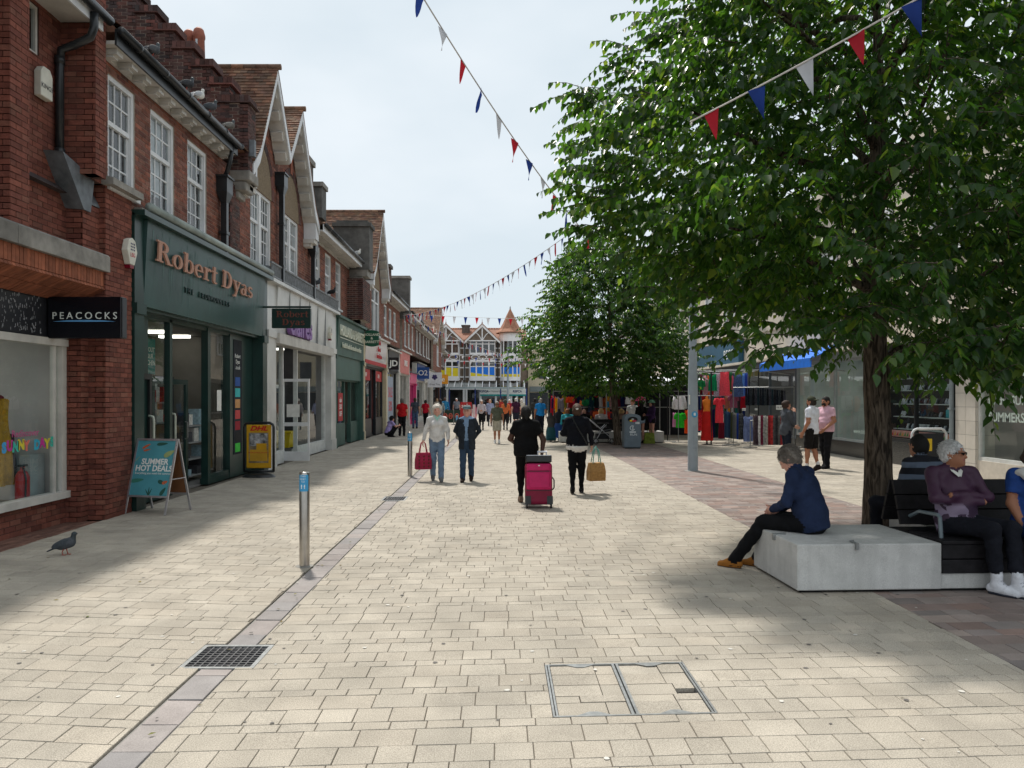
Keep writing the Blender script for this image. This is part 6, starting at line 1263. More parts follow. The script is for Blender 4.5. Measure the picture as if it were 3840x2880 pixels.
def mann(root, X, Y, ztop, top, skirt, skin=None):
    b = MB(); b.lathe([(0.05, ztop + 0.12), (0.06, ztop + 0.02), (0.17, ztop - 0.05), (0.16, ztop - 0.18), (0.12, ztop - 0.36), (0.15, ztop - 0.48)], (0, 0, 0), 16); b.T = Matrix.Translation((X, Y, 0)) @ Matrix.Diagonal((1, 0.65, 1, 1)); b.build('torso_top', top, root, smooth=True)
    b = MB(); b.lathe([(0.15, ztop - 0.46), (0.19, ztop - 0.62), (0.2, ztop - 1.0), (0.24, 0.15)], (0, 0, 0), 24); b.V = [(v[0] * (1 + 0.05 * math.sin(8 * math.atan2(v[1], v[0]))), v[1], v[2]) for v in b.V]; b.T = Matrix.Translation((X, Y, 0)) @ Matrix.Diagonal((1, 0.7, 1, 1)); b.build('skirt', skirt, root, smooth=True)
    b = MB(); b.tube([(X, Y, 0.2), (X, Y, 0)], 0.03, 8); b.lathe([(0.2, 0), (0.2, 0.02), (0.03, 0.03)], (X, Y, 0), 14); b.build('stand', BLACKP, root)
P_ = at(*PXY(455, 720, 2500, 1250, 3.0157), 29.0); mann(mq, P_.x, 29.0, 1.72, C('halter_orange', 240, 130, 40), C('skirt_red', 215, 35, 30, transl=0.3))
G((540, 722, 652, 1012), 29.6, (238, 85, 100), 'shirt', 'coral pink T-shirt dress over maroon trousers'); G((588, 1000, 655, 1190), 29.7, (120, 20, 45), 'long', 'maroon trousers hanging below the coral dress'); G((700, 680, 808, 842), 29.6, (165, 100, 125), 'shirt', 'mauve T-shirt on the lower rail'); G((500, 850, 545, 1180), 29.9, (25, 40, 90), 'long', 'navy dress hanging right of the mannequin'); G((545, 840, 592, 1180), 30.0, (20, 70, 70), 'long', 'dark teal dress hanging right of the navy one'); G((655, 700, 705, 850), 29.9, (175, 130, 110), 'long', 'tan cardigan beside the mauve T-shirt'); G((835, 700, 892, 850), 29.5, (175, 25, 45), 'long', 'crimson top at the end of the lower rail'); G((805, 690, 850, 850), 29.8, (70, 65, 70), 'dress', 'charcoal patterned top on the lower rail', var=0.5)
rail([(8.6, 28.2, 2.15), (10.3, 26.8, 2.15)], 'rail of dark patterned trousers against the shop window')
for i in range(17):
    c = [(40, 42, 50), (30, 38, 50), (60, 66, 72), (28, 30, 36), (70, 70, 80), (35, 55, 65)][i % 6]; x0 = 888 + i * 27
    G((x0, 590 + i * 3, x0 + 24, 815), 28.0 - i * 0.07, c, 'trouser', 'dark patterned trousers packed on the rail by the window', 'dark trousers on the window rail', var=0.6, scale=18)
rr1 = rail([(8.35, 27.9, 1.02), (9.25, 27.6, 1.02)], 'low round rail of jeans and plain trousers'); rr2 = rail([(8.7, 26.6, 0.98), (10.0, 26.1, 1.0)], 'low rail of printed trousers in front of the window')
for i, c in enumerate([(50, 75, 105), (60, 88, 120), (40, 60, 90), (75, 80, 55), (110, 112, 108), (135, 135, 130), (45, 75, 160), (95, 100, 95)]):
    x0 = 652 + i * 23; G((x0, 872 + i * 4, x0 + 30, 1180 + i * 3), 27.9 - i * 0.05, c, 'trouser', ('%s trousers on the low round rail' % ['indigo jean', 'mid blue jean', 'dark blue jean', 'olive green', 'stone grey', 'pale grey', 'bright blue', 'sage grey'][i]))
G((868, 930, 975, 1225), 26.9, (120, 135, 175), 'trouser', 'pale blue jeans printed with white stars', var=0.25, scale=10); G((815, 900, 868, 1200), 27.1, (70, 72, 74), 'trouser', 'black and white leaf print trousers left of the starry jeans', var=0.8, scale=14)
for i, c in enumerate([(90, 75, 80), (75, 60, 70), (215, 212, 210), (120, 40, 65), (165, 165, 162), (175, 172, 165), (150, 45, 50), (190, 60, 60), (95, 90, 92), (60, 58, 62), (110, 108, 105), (165, 50, 55)]):
    x0 = 978 + i * 28; G((x0, 918 + (i % 3) * 4, x0 + 34, 1262), 26.5 - i * 0.04, c, 'trouser', ('%s trousers on the low printed rail' % ['mauve leopard print', 'plum print', 'plain white', 'wine red', 'light grey marl', 'oatmeal', 'brick red print', 'scarlet floral', 'grey floral', 'black floral', 'taupe print', 'red edged'][i]), var=0.45, scale=15)
for (x, y, w_, lab, z) in ((875, 860, 40, 'price card above the jeans rail', 27.0), (1012, 858, 30, 'small white price card on the printed rail', 26.5), (1275, 838, 75, 'large white price card with black figures', 26.0)):
    u_, v_ = PXY(x, y, 2500, 1250, 3.0157); P_ = at(u_, v_, z); t = thing('price_card', P_, lab, 'price card'); hw = w_ / 3.0157 / 3.75 / FPX * z / 2; b = MB(); b.box(P_.x - hw, z, P_.z - hw * 0.7, P_.x + hw, z + 0.006, P_.z + hw * 0.7); b.build('card', WHP, t); text('figures', '£6.99', hw * 0.75, C('ink_black', 20, 20, 22, var=0), t, (P_.x, z - 0.002, P_.z), '-Y', extrude=0.0005)
FILLN = ['cherry red', 'navy', 'apricot', 'charcoal', 'blush pink', 'sea green', 'burgundy', 'pale grey', 'violet', 'mustard', 'denim blue', 'forest green']
FILLC = [(190, 40, 60), (30, 50, 110), (225, 120, 60), (60, 60, 66), (230, 190, 200), (30, 120, 110), (120, 30, 60), (200, 200, 205), (70, 40, 90), (220, 170, 60), (90, 110, 150), (40, 90, 60)]
for i in range(30):
    x0 = 250 + i * 21; c = FILLC[(i * 5) % 12]; lo_ = i % 2
    G((x0, 690 if lo_ else 470, x0 + 26, 1120 if lo_ else 700), 30.6 + 0.1 * (i % 3), c, 'long', FILLN[(i * 5) % 12] + ' garment packed %s at the back of the clothes stall' % ('low' if lo_ else 'high'), 'garments packed at the back of the clothes stall', var=0.3)
stf = thing('stall_frame', (8, 29, 0), 'black and steel market stall frame carrying the clothes rails', 'market stall'); 
for (x, y, h, r_) in ((7.98, 28.9, 2.75, 0.03), (6.9, 31.5, 2.7, 0.02), (9.6, 28.4, 2.8, 0.02), (10.1, 31, 2.8, 0.02)):
    b = MB(); b.tube([(x, y, 0), (x, y, h)], r_, 8); b.build('pole', BLACKP, stf)
b = MB(); b.tube([(6.9, 31.5, 2.7), (10.1, 31, 2.8)], 0.02, 6); b.tube([(6.9, 31.5, 2.7), (7.98, 28.9, 2.75), (9.6, 28.4, 2.8), (10.1, 31, 2.8)], 0.02, 6); b.build('top_rail', STEEL, stf)
# second stall behind the bench
S4 = (2000, 1200, 3.0157)
sc = thing('market_stall', (5, 35, 0), 'market stall with flat white canopy behind the second tree', 'market stall')
b = MB(); b.prism([(2.2, 33.0, 2.45), (9.2, 33.0, 2.45), (9.2, 36.5, 2.75), (2.2, 36.5, 2.75)], (0, 0, 0.03)); b.box(2.2, 32.97, 2.28, 9.2, 32.995, 2.45); b.build('canopy', C('stall_white', 215, 218, 222, 0.9), sc)
for x in (2.3, 4.6, 6.9, 9.1):
    for y in (33.05, 36.4): b = MB(); b.tube([(x, y, 0), (x, y, 2.5)], 0.025, 8); b.build('pole', STEEL, sc)
b = MB(); b.box(2.3, 36.3, 0, 9.1, 36.35, 2.6); b.build('back_sheet', C('stall_back', 40, 42, 48, 0.9), sc)
b = MB(); b.tube([(2.3, 33.3, 2.05), (9.1, 33.3, 2.05)], 0.02, 6); b.tube([(2.3, 33.6, 1.35), (9.1, 33.6, 1.35)], 0.02, 6); b.build('rails', STEEL, sc)
for bx, Y_, c, kd, lab in (((195, 880, 225, 1100), 32.9, (190, 30, 60), 'long', 'crimson dress at the left end of the far stall'), ((205, 875, 235, 1000), 32.8, (60, 30, 90), 'long', 'purple dress behind the crimson one'), ((232, 870, 262, 1000), 32.7, (240, 90, 40), 'long', 'orange dress beside the yellow one'), ((248, 880, 275, 1080), 32.6, (250, 190, 30), 'long', 'yellow dress beside the grey vest'), ((276, 875, 345, 1035), 32.5, (135, 128, 140), 'tank', 'grey vest with dark leaf print on the far stall'), ((345, 860, 378, 990), 33.4, (150, 150, 45), 'long', 'olive dress under the far canopy'), ((378, 860, 455, 935), 33.0, (240, 85, 40), 'shirt', 'bright orange bundle of tops under the far canopy'), ((395, 920, 450, 990), 33.1, (150, 30, 45), 'tank', 'dark red top under the orange bundle'), ((445, 905, 470, 1060), 32.9, (205, 40, 80), 'long', 'cerise dress right of the orange bundle'), ((525, 900, 565, 960), 33.0, (245, 140, 60), 'tank', 'apricot top near the green shirt'), ((560, 885, 618, 970), 32.9, (20, 125, 80), 'shirt', 'deep green shirt on the far stall'), ((620, 860, 680, 990), 33.5, (20, 60, 80), 'long', 'dark teal throw under the far canopy'), ((690, 865, 740, 1000), 33.6, (30, 34, 48), 'long', 'navy throw under the far canopy'), ((745, 865, 782, 980), 33.3, (190, 185, 190), 'long', 'pale grey dress under the far canopy'), ((825, 910, 858, 990), 33.2, (40, 140, 180), 'long', 'turquoise dress left of the second trunk'), ((1042, 865, 1132, 945), 33.0, (225, 225, 228), 'tank', 'white crop top on the far stall'), ((1055, 940, 1125, 1000), 33.05, (25, 25, 28), 'long', 'black shorts under the white crop top')):
    G(bx, Y_, c, kd, lab, org=S4)
for i, c in enumerate([(180, 40, 60), (160, 120, 130), (60, 30, 40), (235, 200, 60), (120, 60, 70), (240, 110, 60), (90, 40, 60), (50, 130, 70), (240, 90, 60), (150, 90, 100), (230, 70, 60), (70, 60, 80)]):
    x0 = 520 + i * 33; G((x0, 1010 + (i % 4) * 9, x0 + 40, 1120), 33.5 - (i % 3) * 0.05, c, 'shirt', ('%s top on the low far rail' % ['raspberry', 'dusty pink', 'dark plum', 'lemon yellow', 'rosewood', 'orange', 'aubergine', 'grass green', 'bright tangerine', 'rose', 'scarlet', 'slate'][i]), org=S4)
for i in range(26):
    x0 = 200 + i * 41; c = FILLC[(i * 7) % 12]
    G((x0, 850 + (i % 3) * 12, x0 + 48, 1010 + (i % 4) * 20), 34.2 + 0.1 * (i % 3), c, 'long', FILLN[(i * 7) % 12] + ' garment packed deep under the far white canopy', 'garments packed under the far canopy', org=S4, var=0.3)
ht = thing('hat_display', at(*PXY(1210, 900, *S4), 33), 'pair of bright pink sun hats on the far stall', 'hat')
for i, (x, y) in enumerate(((1185, 905), (1225, 895))):
    P_ = at(*PXY(x, y, *S4), 33.0 + i * 0.1); b = MB(); b.lathe([(0.001, 0.13), (0.08, 0.12), (0.1, 0.02), (0.2, -0.04)], P_, 14); b.build('hat', C('hat_pink', 225, 40, 120), ht, smooth=True)
for X0, Y_, zt, c1, c2, lab in ((197, 30.6, 1.05, (60, 60, 62), (20, 75, 85), 'dress form with teal wide trousers beside the far bench'), (290, 30.9, 1.2, (25, 28, 38), (40, 80, 150), 'dress form with navy top and blue skirt beside the far bench')):
    P_ = at(*PXY(X0, 1060, *S4), Y_); t = thing('dress_form', (P_.x, Y_, 0), lab, 'mannequin'); mann(t, P_.x, Y_, zt, C('form_top_%d' % X0, *c1), C('form_skirt_%d' % X0, *c2))
# pushchair
pm = thing('pushchair', (3.95, 29.3, 0), 'black and silver pushchair parked beside the far bench', 'pushchair'); px, py = 3.95, 29.3
b = MB()
for s in (-0.22, 0.22):
    b.tube([(px - 0.62, py + s, 1.0), (px - 0.5, py + s, 0.92), (px + 0.3, py + s, 0.22)], 0.016, 6); b.tube([(px - 0.3, py + s, 0.15), (px - 0.05, py + s, 0.6), (px + 0.1, py + s, 0.75)], 0.014, 6)
b.tube([(px - 0.62, py - 0.22, 1.0), (px - 0.62, py + 0.22, 1.0)], 0.018, 6); b.build('frame', ALU, pm)
b = MB(); b.obox((px - 0.22, py, 0.72), (0.17, 0, -0.24), (0, 0.2, 0), (0.02, 0, 0.015)); b.obox((px + 0.1, py, 0.5), (0.2, 0, 0.04), (0, 0.2, 0), (0, 0, 0.03)); b.build('seat', C('pram_black', 30, 32, 36), pm); b = MB(); b.box(px - 0.28, py - 0.2, 0.2, px + 0.2, py + 0.2, 0.4); b.build('basket', C('pram_black', 30, 32, 36), pm)
for dx in (-0.3, 0.32):
    for s in (-0.25, 0.25):
        b = MB(); c = Vector((px + dx, py + s, 0.115)); b.tube([c + Vector((0.1 * math.cos(t), 0, 0.1 * math.sin(t))) for t in np.linspace(0, 2 * math.pi, 15)], 0.017, 6); w0 = b.build('wheel', BLACKP, pm); b = MB(); b.tube([c + Vector((0, -0.012, 0)), c + Vector((0, 0.012, 0))], 0.03, 8)
        for k in range(3): b.tube([c, c + Vector((0.09 * math.cos(k * 2.1), 0, 0.09 * math.sin(k * 2.1)))], 0.008, 5)
        b.build('spokes', ALU, w0)

# fire extinguisher behind the clothes shop window
fe = thing('fire_extinguisher', (-6.45, 10.33, 0.34), 'red fire extinguisher standing behind the clothes shop window', 'fire extinguisher')
b = MB(); b.lathe([(0.001, 0.34), (0.085, 0.34), (0.09, 0.36), (0.09, 0.72), (0.06, 0.79), (0.03, 0.81), (0.03, 0.86)], (-6.45, 10.33, 0), 16); b.build('cylinder', C('ext_red', 150, 25, 28, 0.3), fe, smooth=True)
b = MB(); b.tube([(-6.45, 10.33, 0.85), (-6.4, 10.28, 0.84), (-6.35, 10.25, 0.7), (-6.36, 10.25, 0.45)], 0.012, 6); b.box(-6.48, 10.27, 0.86, -6.42, 10.4, 0.89); b.build('hose', BLACKP, fe)

gb = thing('green_bag', (5.75, 29.6, 0), 'lime green patterned shopping bag standing by the far bench', 'bag'); b = MB(); b.prism([(5.55, 29.45, 0), (5.98, 29.45, 0), (5.94, 29.45, 0.42), (5.6, 29.45, 0.42)], (0, 0.2, 0)); b.build('body', C('bag_lime', 120, 135, 50, 0.8, var=0.4, scale=12), gb, bevel=0.02)
b = MB(); b.tube([(5.68, 29.5, 0.41), (5.72, 29.52, 0.56), (5.82, 29.52, 0.56), (5.86, 29.5, 0.41)], 0.012, 6); b.build('handle', C('bag_lime_handle', 90, 110, 45), gb)
wb_ = thing('pavement_sign', (8.75, 15.6, 0), 'white framed black swing sign outside the phone shop', 'sign'); b = MB(); b.tube([(8.4, 15.6, 0.08), (8.4, 15.6, 1.05), (8.44, 15.6, 1.12), (8.5, 15.6, 1.15), (9.0, 15.6, 1.15), (9.06, 15.6, 1.12), (9.1, 15.6, 1.05), (9.1, 15.6, 0.08)], 0.025, 8); b.build('frame', C('sign_frame_white', 205, 208, 210, 0.4), wb_, smooth=True)
b = MB(); b.box(8.46, 15.585, 0.15, 9.04, 15.615, 1.06); b.build('panel', C('swing_black', 24, 25, 30, 0.4), wb_); b = MB(); b.box(8.5, 15.58, 0.7, 8.8, 15.584, 0.95); b.build('yellow_print', C('swing_yellow', 215, 180, 40), wb_); b = MB(); b.box(8.35, 15.4, 0, 9.15, 15.8, 0.079); b.build('base', BLACKP, wb_, bevel=0.02)
# ------------------------------------------------------------------ trees
def bark_mat(name):
    m = bpy.data.materials.new(name); m.use_nodes = True; t = m.node_tree; N = t.nodes; L = t.links; p = N['Principled BSDF']; p.inputs['Roughness'].default_value = 0.95; p.inputs['Specular IOR Level'].default_value = 0.15
    g_ = N.new("ShaderNodeNewGeometry"); mp_ = N.new("ShaderNodeMapping"); mp_.inputs['Scale'].default_value = (26, 26, 4.5); L.new(g_.outputs['Position'], mp_.inputs[0])
    n1 = N.new("ShaderNodeTexNoise"); n1.inputs['Scale'].default_value = 1.0; n1.inputs['Detail'].default_value = 6; n1.inputs['Distortion'].default_value = 0.8; L.new(mp_.outputs[0], n1.inputs['Vector'])
    cr_ = N.new("ShaderNodeValToRGB"); cr_.color_ramp.elements[0].position = 0.38; cr_.color_ramp.elements[0].color = (0.03, 0.024, 0.019, 1); cr_.color_ramp.elements[1].position = 0.66; cr_.color_ramp.elements[1].color = (0.165, 0.13, 0.10, 1); L.new(n1.outputs[0], cr_.inputs[0]); L.new(cr_.outputs[0], p.inputs['Base Color'])
    b_ = N.new("ShaderNodeBump"); b_.inputs['Strength'].default_value = 1.0; b_.inputs['Distance'].default_value = 0.03; L.new(n1.outputs[0], b_.inputs['Height']); L.new(b_.outputs[0], p.inputs['Normal']); return m
BARK = bark_mat('bark')
def leaf_mat(name):
    m = bpy.data.materials.new(name); m.use_nodes = True; t = m.node_tree; N = t.nodes; L = t.links; p = N['Principled BSDF']
    p.inputs['Roughness'].default_value = 0.33; p.inputs['Specular IOR Level'].default_value = 0.45
    g_ = N.new("ShaderNodeNewGeometry"); oi = N.new("ShaderNodeObjectInfo"); ad = N.new("ShaderNodeMath"); ad.operation = 'ADD'; L.new(g_.outputs['Random Per Island'], ad.inputs[0]); L.new(oi.outputs['Random'], ad.inputs[1]); fr = N.new("ShaderNodeMath"); fr.operation = 'FRACT'; L.new(ad.outputs[0], fr.inputs[0])
    r1 = N.new("ShaderNodeValToRGB"); e = r1.color_ramp.elements; e[0].color = (0.018, 0.046, 0.018, 1); e[1].color = (0.072, 0.125, 0.030, 1); x = e.new(0.75); x.color = (0.031, 0.073, 0.021, 1); L.new(fr.outputs[0], r1.inputs[0]); L.new(r1.outputs[0], p.inputs['Base Color'])
    r2 = N.new("ShaderNodeValToRGB"); e = r2.color_ramp.elements; e[0].color = (0.07, 0.19, 0.014, 1); e[1].color = (0.34, 0.48, 0.04, 1); x = e.new(0.8); x.color = (0.10, 0.24, 0.018, 1); L.new(fr.outputs[0], r2.inputs[0])
    tr = N.new("ShaderNodeBsdfTranslucent"); L.new(r2.outputs[0], tr.inputs[0]); mx = N.new("ShaderNodeMixShader"); mx.inputs[0].default_value = 0.5; L.new(p.outputs[0], mx.inputs[1]); L.new(tr.outputs[0], mx.inputs[2]); L.new(mx.outputs[0], N['Material Output'].inputs[0]); return m
LEAF = leaf_mat('leaf_green')
LEAF_T = np.array([(0, 0, 0), (0.28, 0.30, 0.08), (0.62, 0.24, 0.04), (1.0, 0, -0.16), (0.62, -0.24, 0.04), (0.28, -0.30, 0.08)], float)   # along, across, fold
LEAF_F = np.array([(0, 3, 2, 1), (0, 5, 4, 3)])
def interp_r(prof, z): zs = [p[0] for p in prof]; rs = [p[1] for p in prof]; return np.interp(z, zs, rs)
def norm(a): return a / np.maximum(1e-9, np.linalg.norm(a, axis=-1, keepdims=True))
def make_tree(name, label, base, prof, ntwig, lsize, seed, r0, nlimb, near_leaves=0, lean=(0, 0), zfork=2.1, lower=None, extra=None, lum=1.0):
    rg = np.random.default_rng(seed); X0, Y0 = base; zt = prof[-1][0]; zb = prof[0][0]
    t = thing(name, (X0, Y0, 0), label, 'tree')
    m = MB(); n = 22; rings = 46; vs = []
    zs = np.linspace(-0.03, zt * 0.86, rings)
    ph = rg.random(8) * 6
    for z in zs:
        r = r0 * (1.0 + 0.25 * math.exp(-max(z, 0) / 0.12)) * (1 - 0.16 * min(1, z / zfork)) * (1 if z < zfork else max(0.12, 1 - 0.88 * (z - zfork) / (zt * 0.86 - zfork)))
        cx = X0 + lean[0] * z / zt + 0.03 * math.sin(z * 1.3 + ph[0]); cy = Y0 + lean[1] * z / zt
        for j in range(n):
            a = 2 * math.pi * j / n; rr_ = r * (1 + 0.05 * math.sin(5 * a + ph[1] + z * 0.7) + 0.035 * math.sin(11 * a + ph[2] - z * 1.9) + 0.03 * rg.standard_normal()); vs.append((cx + rr_ * math.cos(a), cy + rr_ * math.sin(a), z))
    m.add(vs, [(i * n + j, i * n + (j + 1) % n, (i + 1) * n + (j + 1) % n, (i + 1) * n + j) for i in range(rings - 1) for j in range(n)]); m.build('trunk', BARK, t, smooth=True)
    axis = lambda z: np.array([X0 + lean[0] * z / zt, Y0 + lean[1] * z / zt])
    lim = []
    for i in range(nlimb):
        z0 = zfork + (zt * 0.8 - zfork) * (i / nlimb) ** 0.9; th = i * 2.4 + rg.random() * 0.5; z1 = min(zt - 0.3, z0 + rg.uniform(0.5, 1.6)); rr_ = interp_r(prof, z1) * rg.uniform(0.72, 0.9); a = axis(z0); d = np.array([math.cos(th), math.sin(th)])
        pts = [(*(a + d * rr_ * f), z0 + (z1 - z0) * f ** 0.7 + 0.1 * math.sin(f * 5 + i)) for f in np.linspace(0, 1, 7)]; lim.append(pts)
        b = MB(); b.tube(pts, list(np.linspace(0.055 * r0 / 0.16, 0.008, 7)), 7); b.build('limb', BARK, t, smooth=True)
    # twigs through the crown, thicker towards the outside
    z = rg.uniform(zb, zt, ntwig * 3); th = rg.uniform(0, 2 * math.pi, ntwig * 3); Rz = interp_r(prof, z)
    keep = rg.random(len(z)) < (Rz / max(p[1] for p in prof)) ** 1.2; z, th, Rz = z[keep][:ntwig], th[keep][:ntwig], Rz[keep][:ntwig]
    lump = 0.90 + lum * (0.10 * np.sin(3 * th + z * 1.7 + seed) + 0.08 * np.sin(7 * th - z * 2.9 + 1.3 * seed) + 0.06 * np.sin(13 * th + z * 5.1))
    rad = Rz * lump * (1 - 0.75 * rg.random(len(z)) ** 2.1)
    zz = z.copy()
    if lower is not None: zz -= lower(th) * np.clip((zb + 1.9 - z) / 1.9, 0, 1)
    ax = np.stack([X0 + lean[0] * z / zt, Y0 + lean[1] * z / zt], 1)
    root = np.stack([ax[:, 0] + rad * np.cos(th), ax[:, 1] + rad * np.sin(th), zz], 1)
    out_ = np.stack([np.cos(th), np.sin(th), rg.uniform(-0.15, 0.55, len(z))], 1) + rg.normal(0, 0.35, (len(z), 3)); out_ = norm(out_)
    ln = rg.uniform(0.35, 0.8, len(z))
    if extra is not None:
        ex = np.array(extra, float); root = np.vstack([root, ex[:, :3]]); out_ = np.vstack([out_, norm(ex[:, 3:6])]); ln = np.concatenate([ln, ex[:, 6]])
    T = len(root); K = 13; B = []; D = []; Nn = []; S = []; tw = MB()
    for k in range(K):
        f = (k + 0.6) / K; pos = root + out_ * (ln * f)[:, None]; pos[:, 2] -= 0.33 * ln * f * f
        tan = norm(out_ * 1.0 + np.array([0, 0, -0.66]) * f); side = norm(np.cross(tan, [0, 0, 1.0])) * (1 if k % 2 else -1)
        d = norm(side * 0.75 + tan * 0.55 + np.array([0, 0, -0.75]) + rg.normal(0, 0.25, (T, 3))); up = norm(np.array([0, 0, 1.0]) + side * 0.3 + rg.normal(0, 0.3, (T, 3)))
        nn_ = norm(np.cross(np.cross(d, up), d)); B.append(pos); D.append(d); Nn.append(nn_); S.append(lsize * rg.uniform(0.5, 1.2, T) * (1.0 - 0.35 * f))
    B, D, Nn, S = np.concatenate(B), np.concatenate(D), np.concatenate(Nn), np.concatenate(S)
    A = np.cross(Nn, D)
    mask = np.ones(len(B), bool)
    if near_leaves:
        u = 500 + FPX * B[:, 0] / B[:, 1]; v = 397 + (CH - B[:, 2]) * FPX / B[:, 1]; vis = (u > 15) & (u < 1010) & (v > 10) & (v < 430) & (B[:, 1] < Y0 - 0.4)
        score = np.where(vis, S / B[:, 1], 0); score *= (rg.random(len(score)) < 0.5); idx = np.argsort(-score)[:near_leaves]
        me = MB(); me.V = [tuple(r_ * np.array([1, 1, 1])) for r_ in LEAF_T]; me.F = [tuple(f) for f in LEAF_F]; me.MI = [0, 0]; lm = me.mesh('leaf', LEAF); lm.polygons.foreach_set('use_smooth', [True] * 2)
        for i in idx:
            o = inst('leaf', lm, t, B[i]); M4 = Matrix(((D[i][0], A[i][0], Nn[i][0]), (D[i][1], A[i][1], Nn[i][1]), (D[i][2], A[i][2], Nn[i][2]))); o.rotation_euler = M4.to_euler(); o.scale = (S[i],) * 3
        mask[idx] = False
    B, D, A, Nn, S = B[mask], D[mask], A[mask], Nn[mask], S[mask]; Q = len(B)
    V = (B[:, None, :] + S[:, None, None] * (LEAF_T[None, :, 0:1] * D[:, None, :] + LEAF_T[None, :, 1:2] * A[:, None, :] + LEAF_T[None, :, 2:3] * Nn[:, None, :])).reshape(-1, 3) - np.array([X0, Y0, 0])
    F = (np.arange(Q)[:, None, None] * 6 + LEAF_F[None]).reshape(-1, 4)
    me = bpy.data.meshes.new('crown'); me.vertices.add(len(V)); me.vertices.foreach_set('co', V.ravel()); me.loops.add(F.size); me.loops.foreach_set('vertex_index', F.ravel().astype(np.int32)); me.polygons.add(len(F)); me.polygons.foreach_set('loop_start', np.arange(0, F.size, 4, dtype=np.int32)); me.polygons.foreach_set('loop_total', np.full(len(F), 4, np.int32)); me.update(calc_edges=True); me.materials.append(LEAF)
    me.polygons.foreach_set('use_smooth', np.ones(len(F), bool))
    o = bpy.data.objects.new('crown', me); COL.objects.link(o); o.parent = t; o['kind'] = 'stuff'
    # visible twig stems
    sv = MB(); pick = rg.choice(T, min(T, 1400), replace=False)
    for i in list(pick) + list(range(T - (0 if extra is None else len(extra)), T)):
        p0 = root[i]; pts = [p0 + out_[i] * ln[i] * f - np.array([0, 0, 0.33 * ln[i] * f * f]) for f in (-0.25, 0.2, 0.6, 1.0)]; sv.tube([tuple(p) for p in pts], [0.006, 0.005, 0.004, 0.002], 3, cap=False)
    sv.build('twigs', BARK, t, kind='stuff'); return t
PROF1 = [(2.0, 1.3), (2.3, 1.9), (2.7, 2.4), (3.2, 2.9), (3.8, 3.35), (4.6, 3.5), (5.2, 3.45), (5.8, 3.15), (6.8, 2.85), (7.8, 2.3), (8.6, 1.6), (9.2, 0.5)]
ex1 = []
for (u_, v_, Y_, n_) in ((560, 95, 9.6, 8), (548, 105, 9.4, 6), (545, 130, 9.5, 8), (553, 160, 9.6, 10), (560, 190, 9.4, 10), (545, 215, 9.3, 8), (560, 235, 9.3, 6), (585, 60, 9.4, 8), (605, 25, 9.5, 8), (620, 285, 9.0, 8), (600, 262, 9.1, 6), (660, 305, 8.8, 8), (690, 335, 8.5, 8), (770, 345, 7.5, 8), (820, 330, 7.0, 10), (870, 300, 6.6, 10), (900, 270, 6.4, 12), (850, 235, 6.6, 10), (820, 200, 6.8, 10), (880, 90, 6.6, 10), (930, 60, 6.4, 12), (960, 120, 6.2, 12), (905, 150, 6.5, 12), (990, 200, 6.2, 10), (960, 340, 6.4, 12), (1000, 330, 6.3, 12), (930, 350, 6.6, 10), (985, 365, 6.5, 8)):
    for k in range(n_):
        P_ = at(u_ + (48 if u_ < 700 else 0) + random.uniform(-16, 40), v_ + random.uniform(-14, 14), Y_ + random.uniform(-0.3, 0.5)); d = Vector((-0.9 if u_ < 700 else random.uniform(-1, 0.2), -0.5 if u_ > 700 else random.uniform(-0.4, 0.4), random.uniform(-0.35, 0.5))); d += Vector((random.uniform(-.5, .5), random.uniform(-.5, .5), 0)); ex1.append((*P_, *d, random.uniform(0.3, 0.65)))
make_tree('street_tree', 'large leafy tree rising behind the pale concrete seat block', (4.72, 9.6), PROF1, 4900, 0.155, 3, 0.172, 24, 280, zfork=2.15, lower=lambda th: 0.12 * np.clip(np.cos(th + 1.0), 0, 1) - 0.9 * np.clip(-np.cos(th + 0.3), 0, 1) - 0.2, extra=ex1)
PROF2 = [(1.95, 1.4), (2.3, 2.5), (3.2, 2.95), (4.4, 2.9), (5.2, 2.6), (6.0, 2.3), (6.8, 1.7), (7.5, 1.0), (8.0, 0.25)]
make_tree('street_tree', 'smaller leafy tree standing behind the grey litter bin', (4.39, 28.7), PROF2, 3600, 0.17, 11, 0.14, 14, 0, lum=1.7, lean=(-0.5, 0), zfork=2.2)
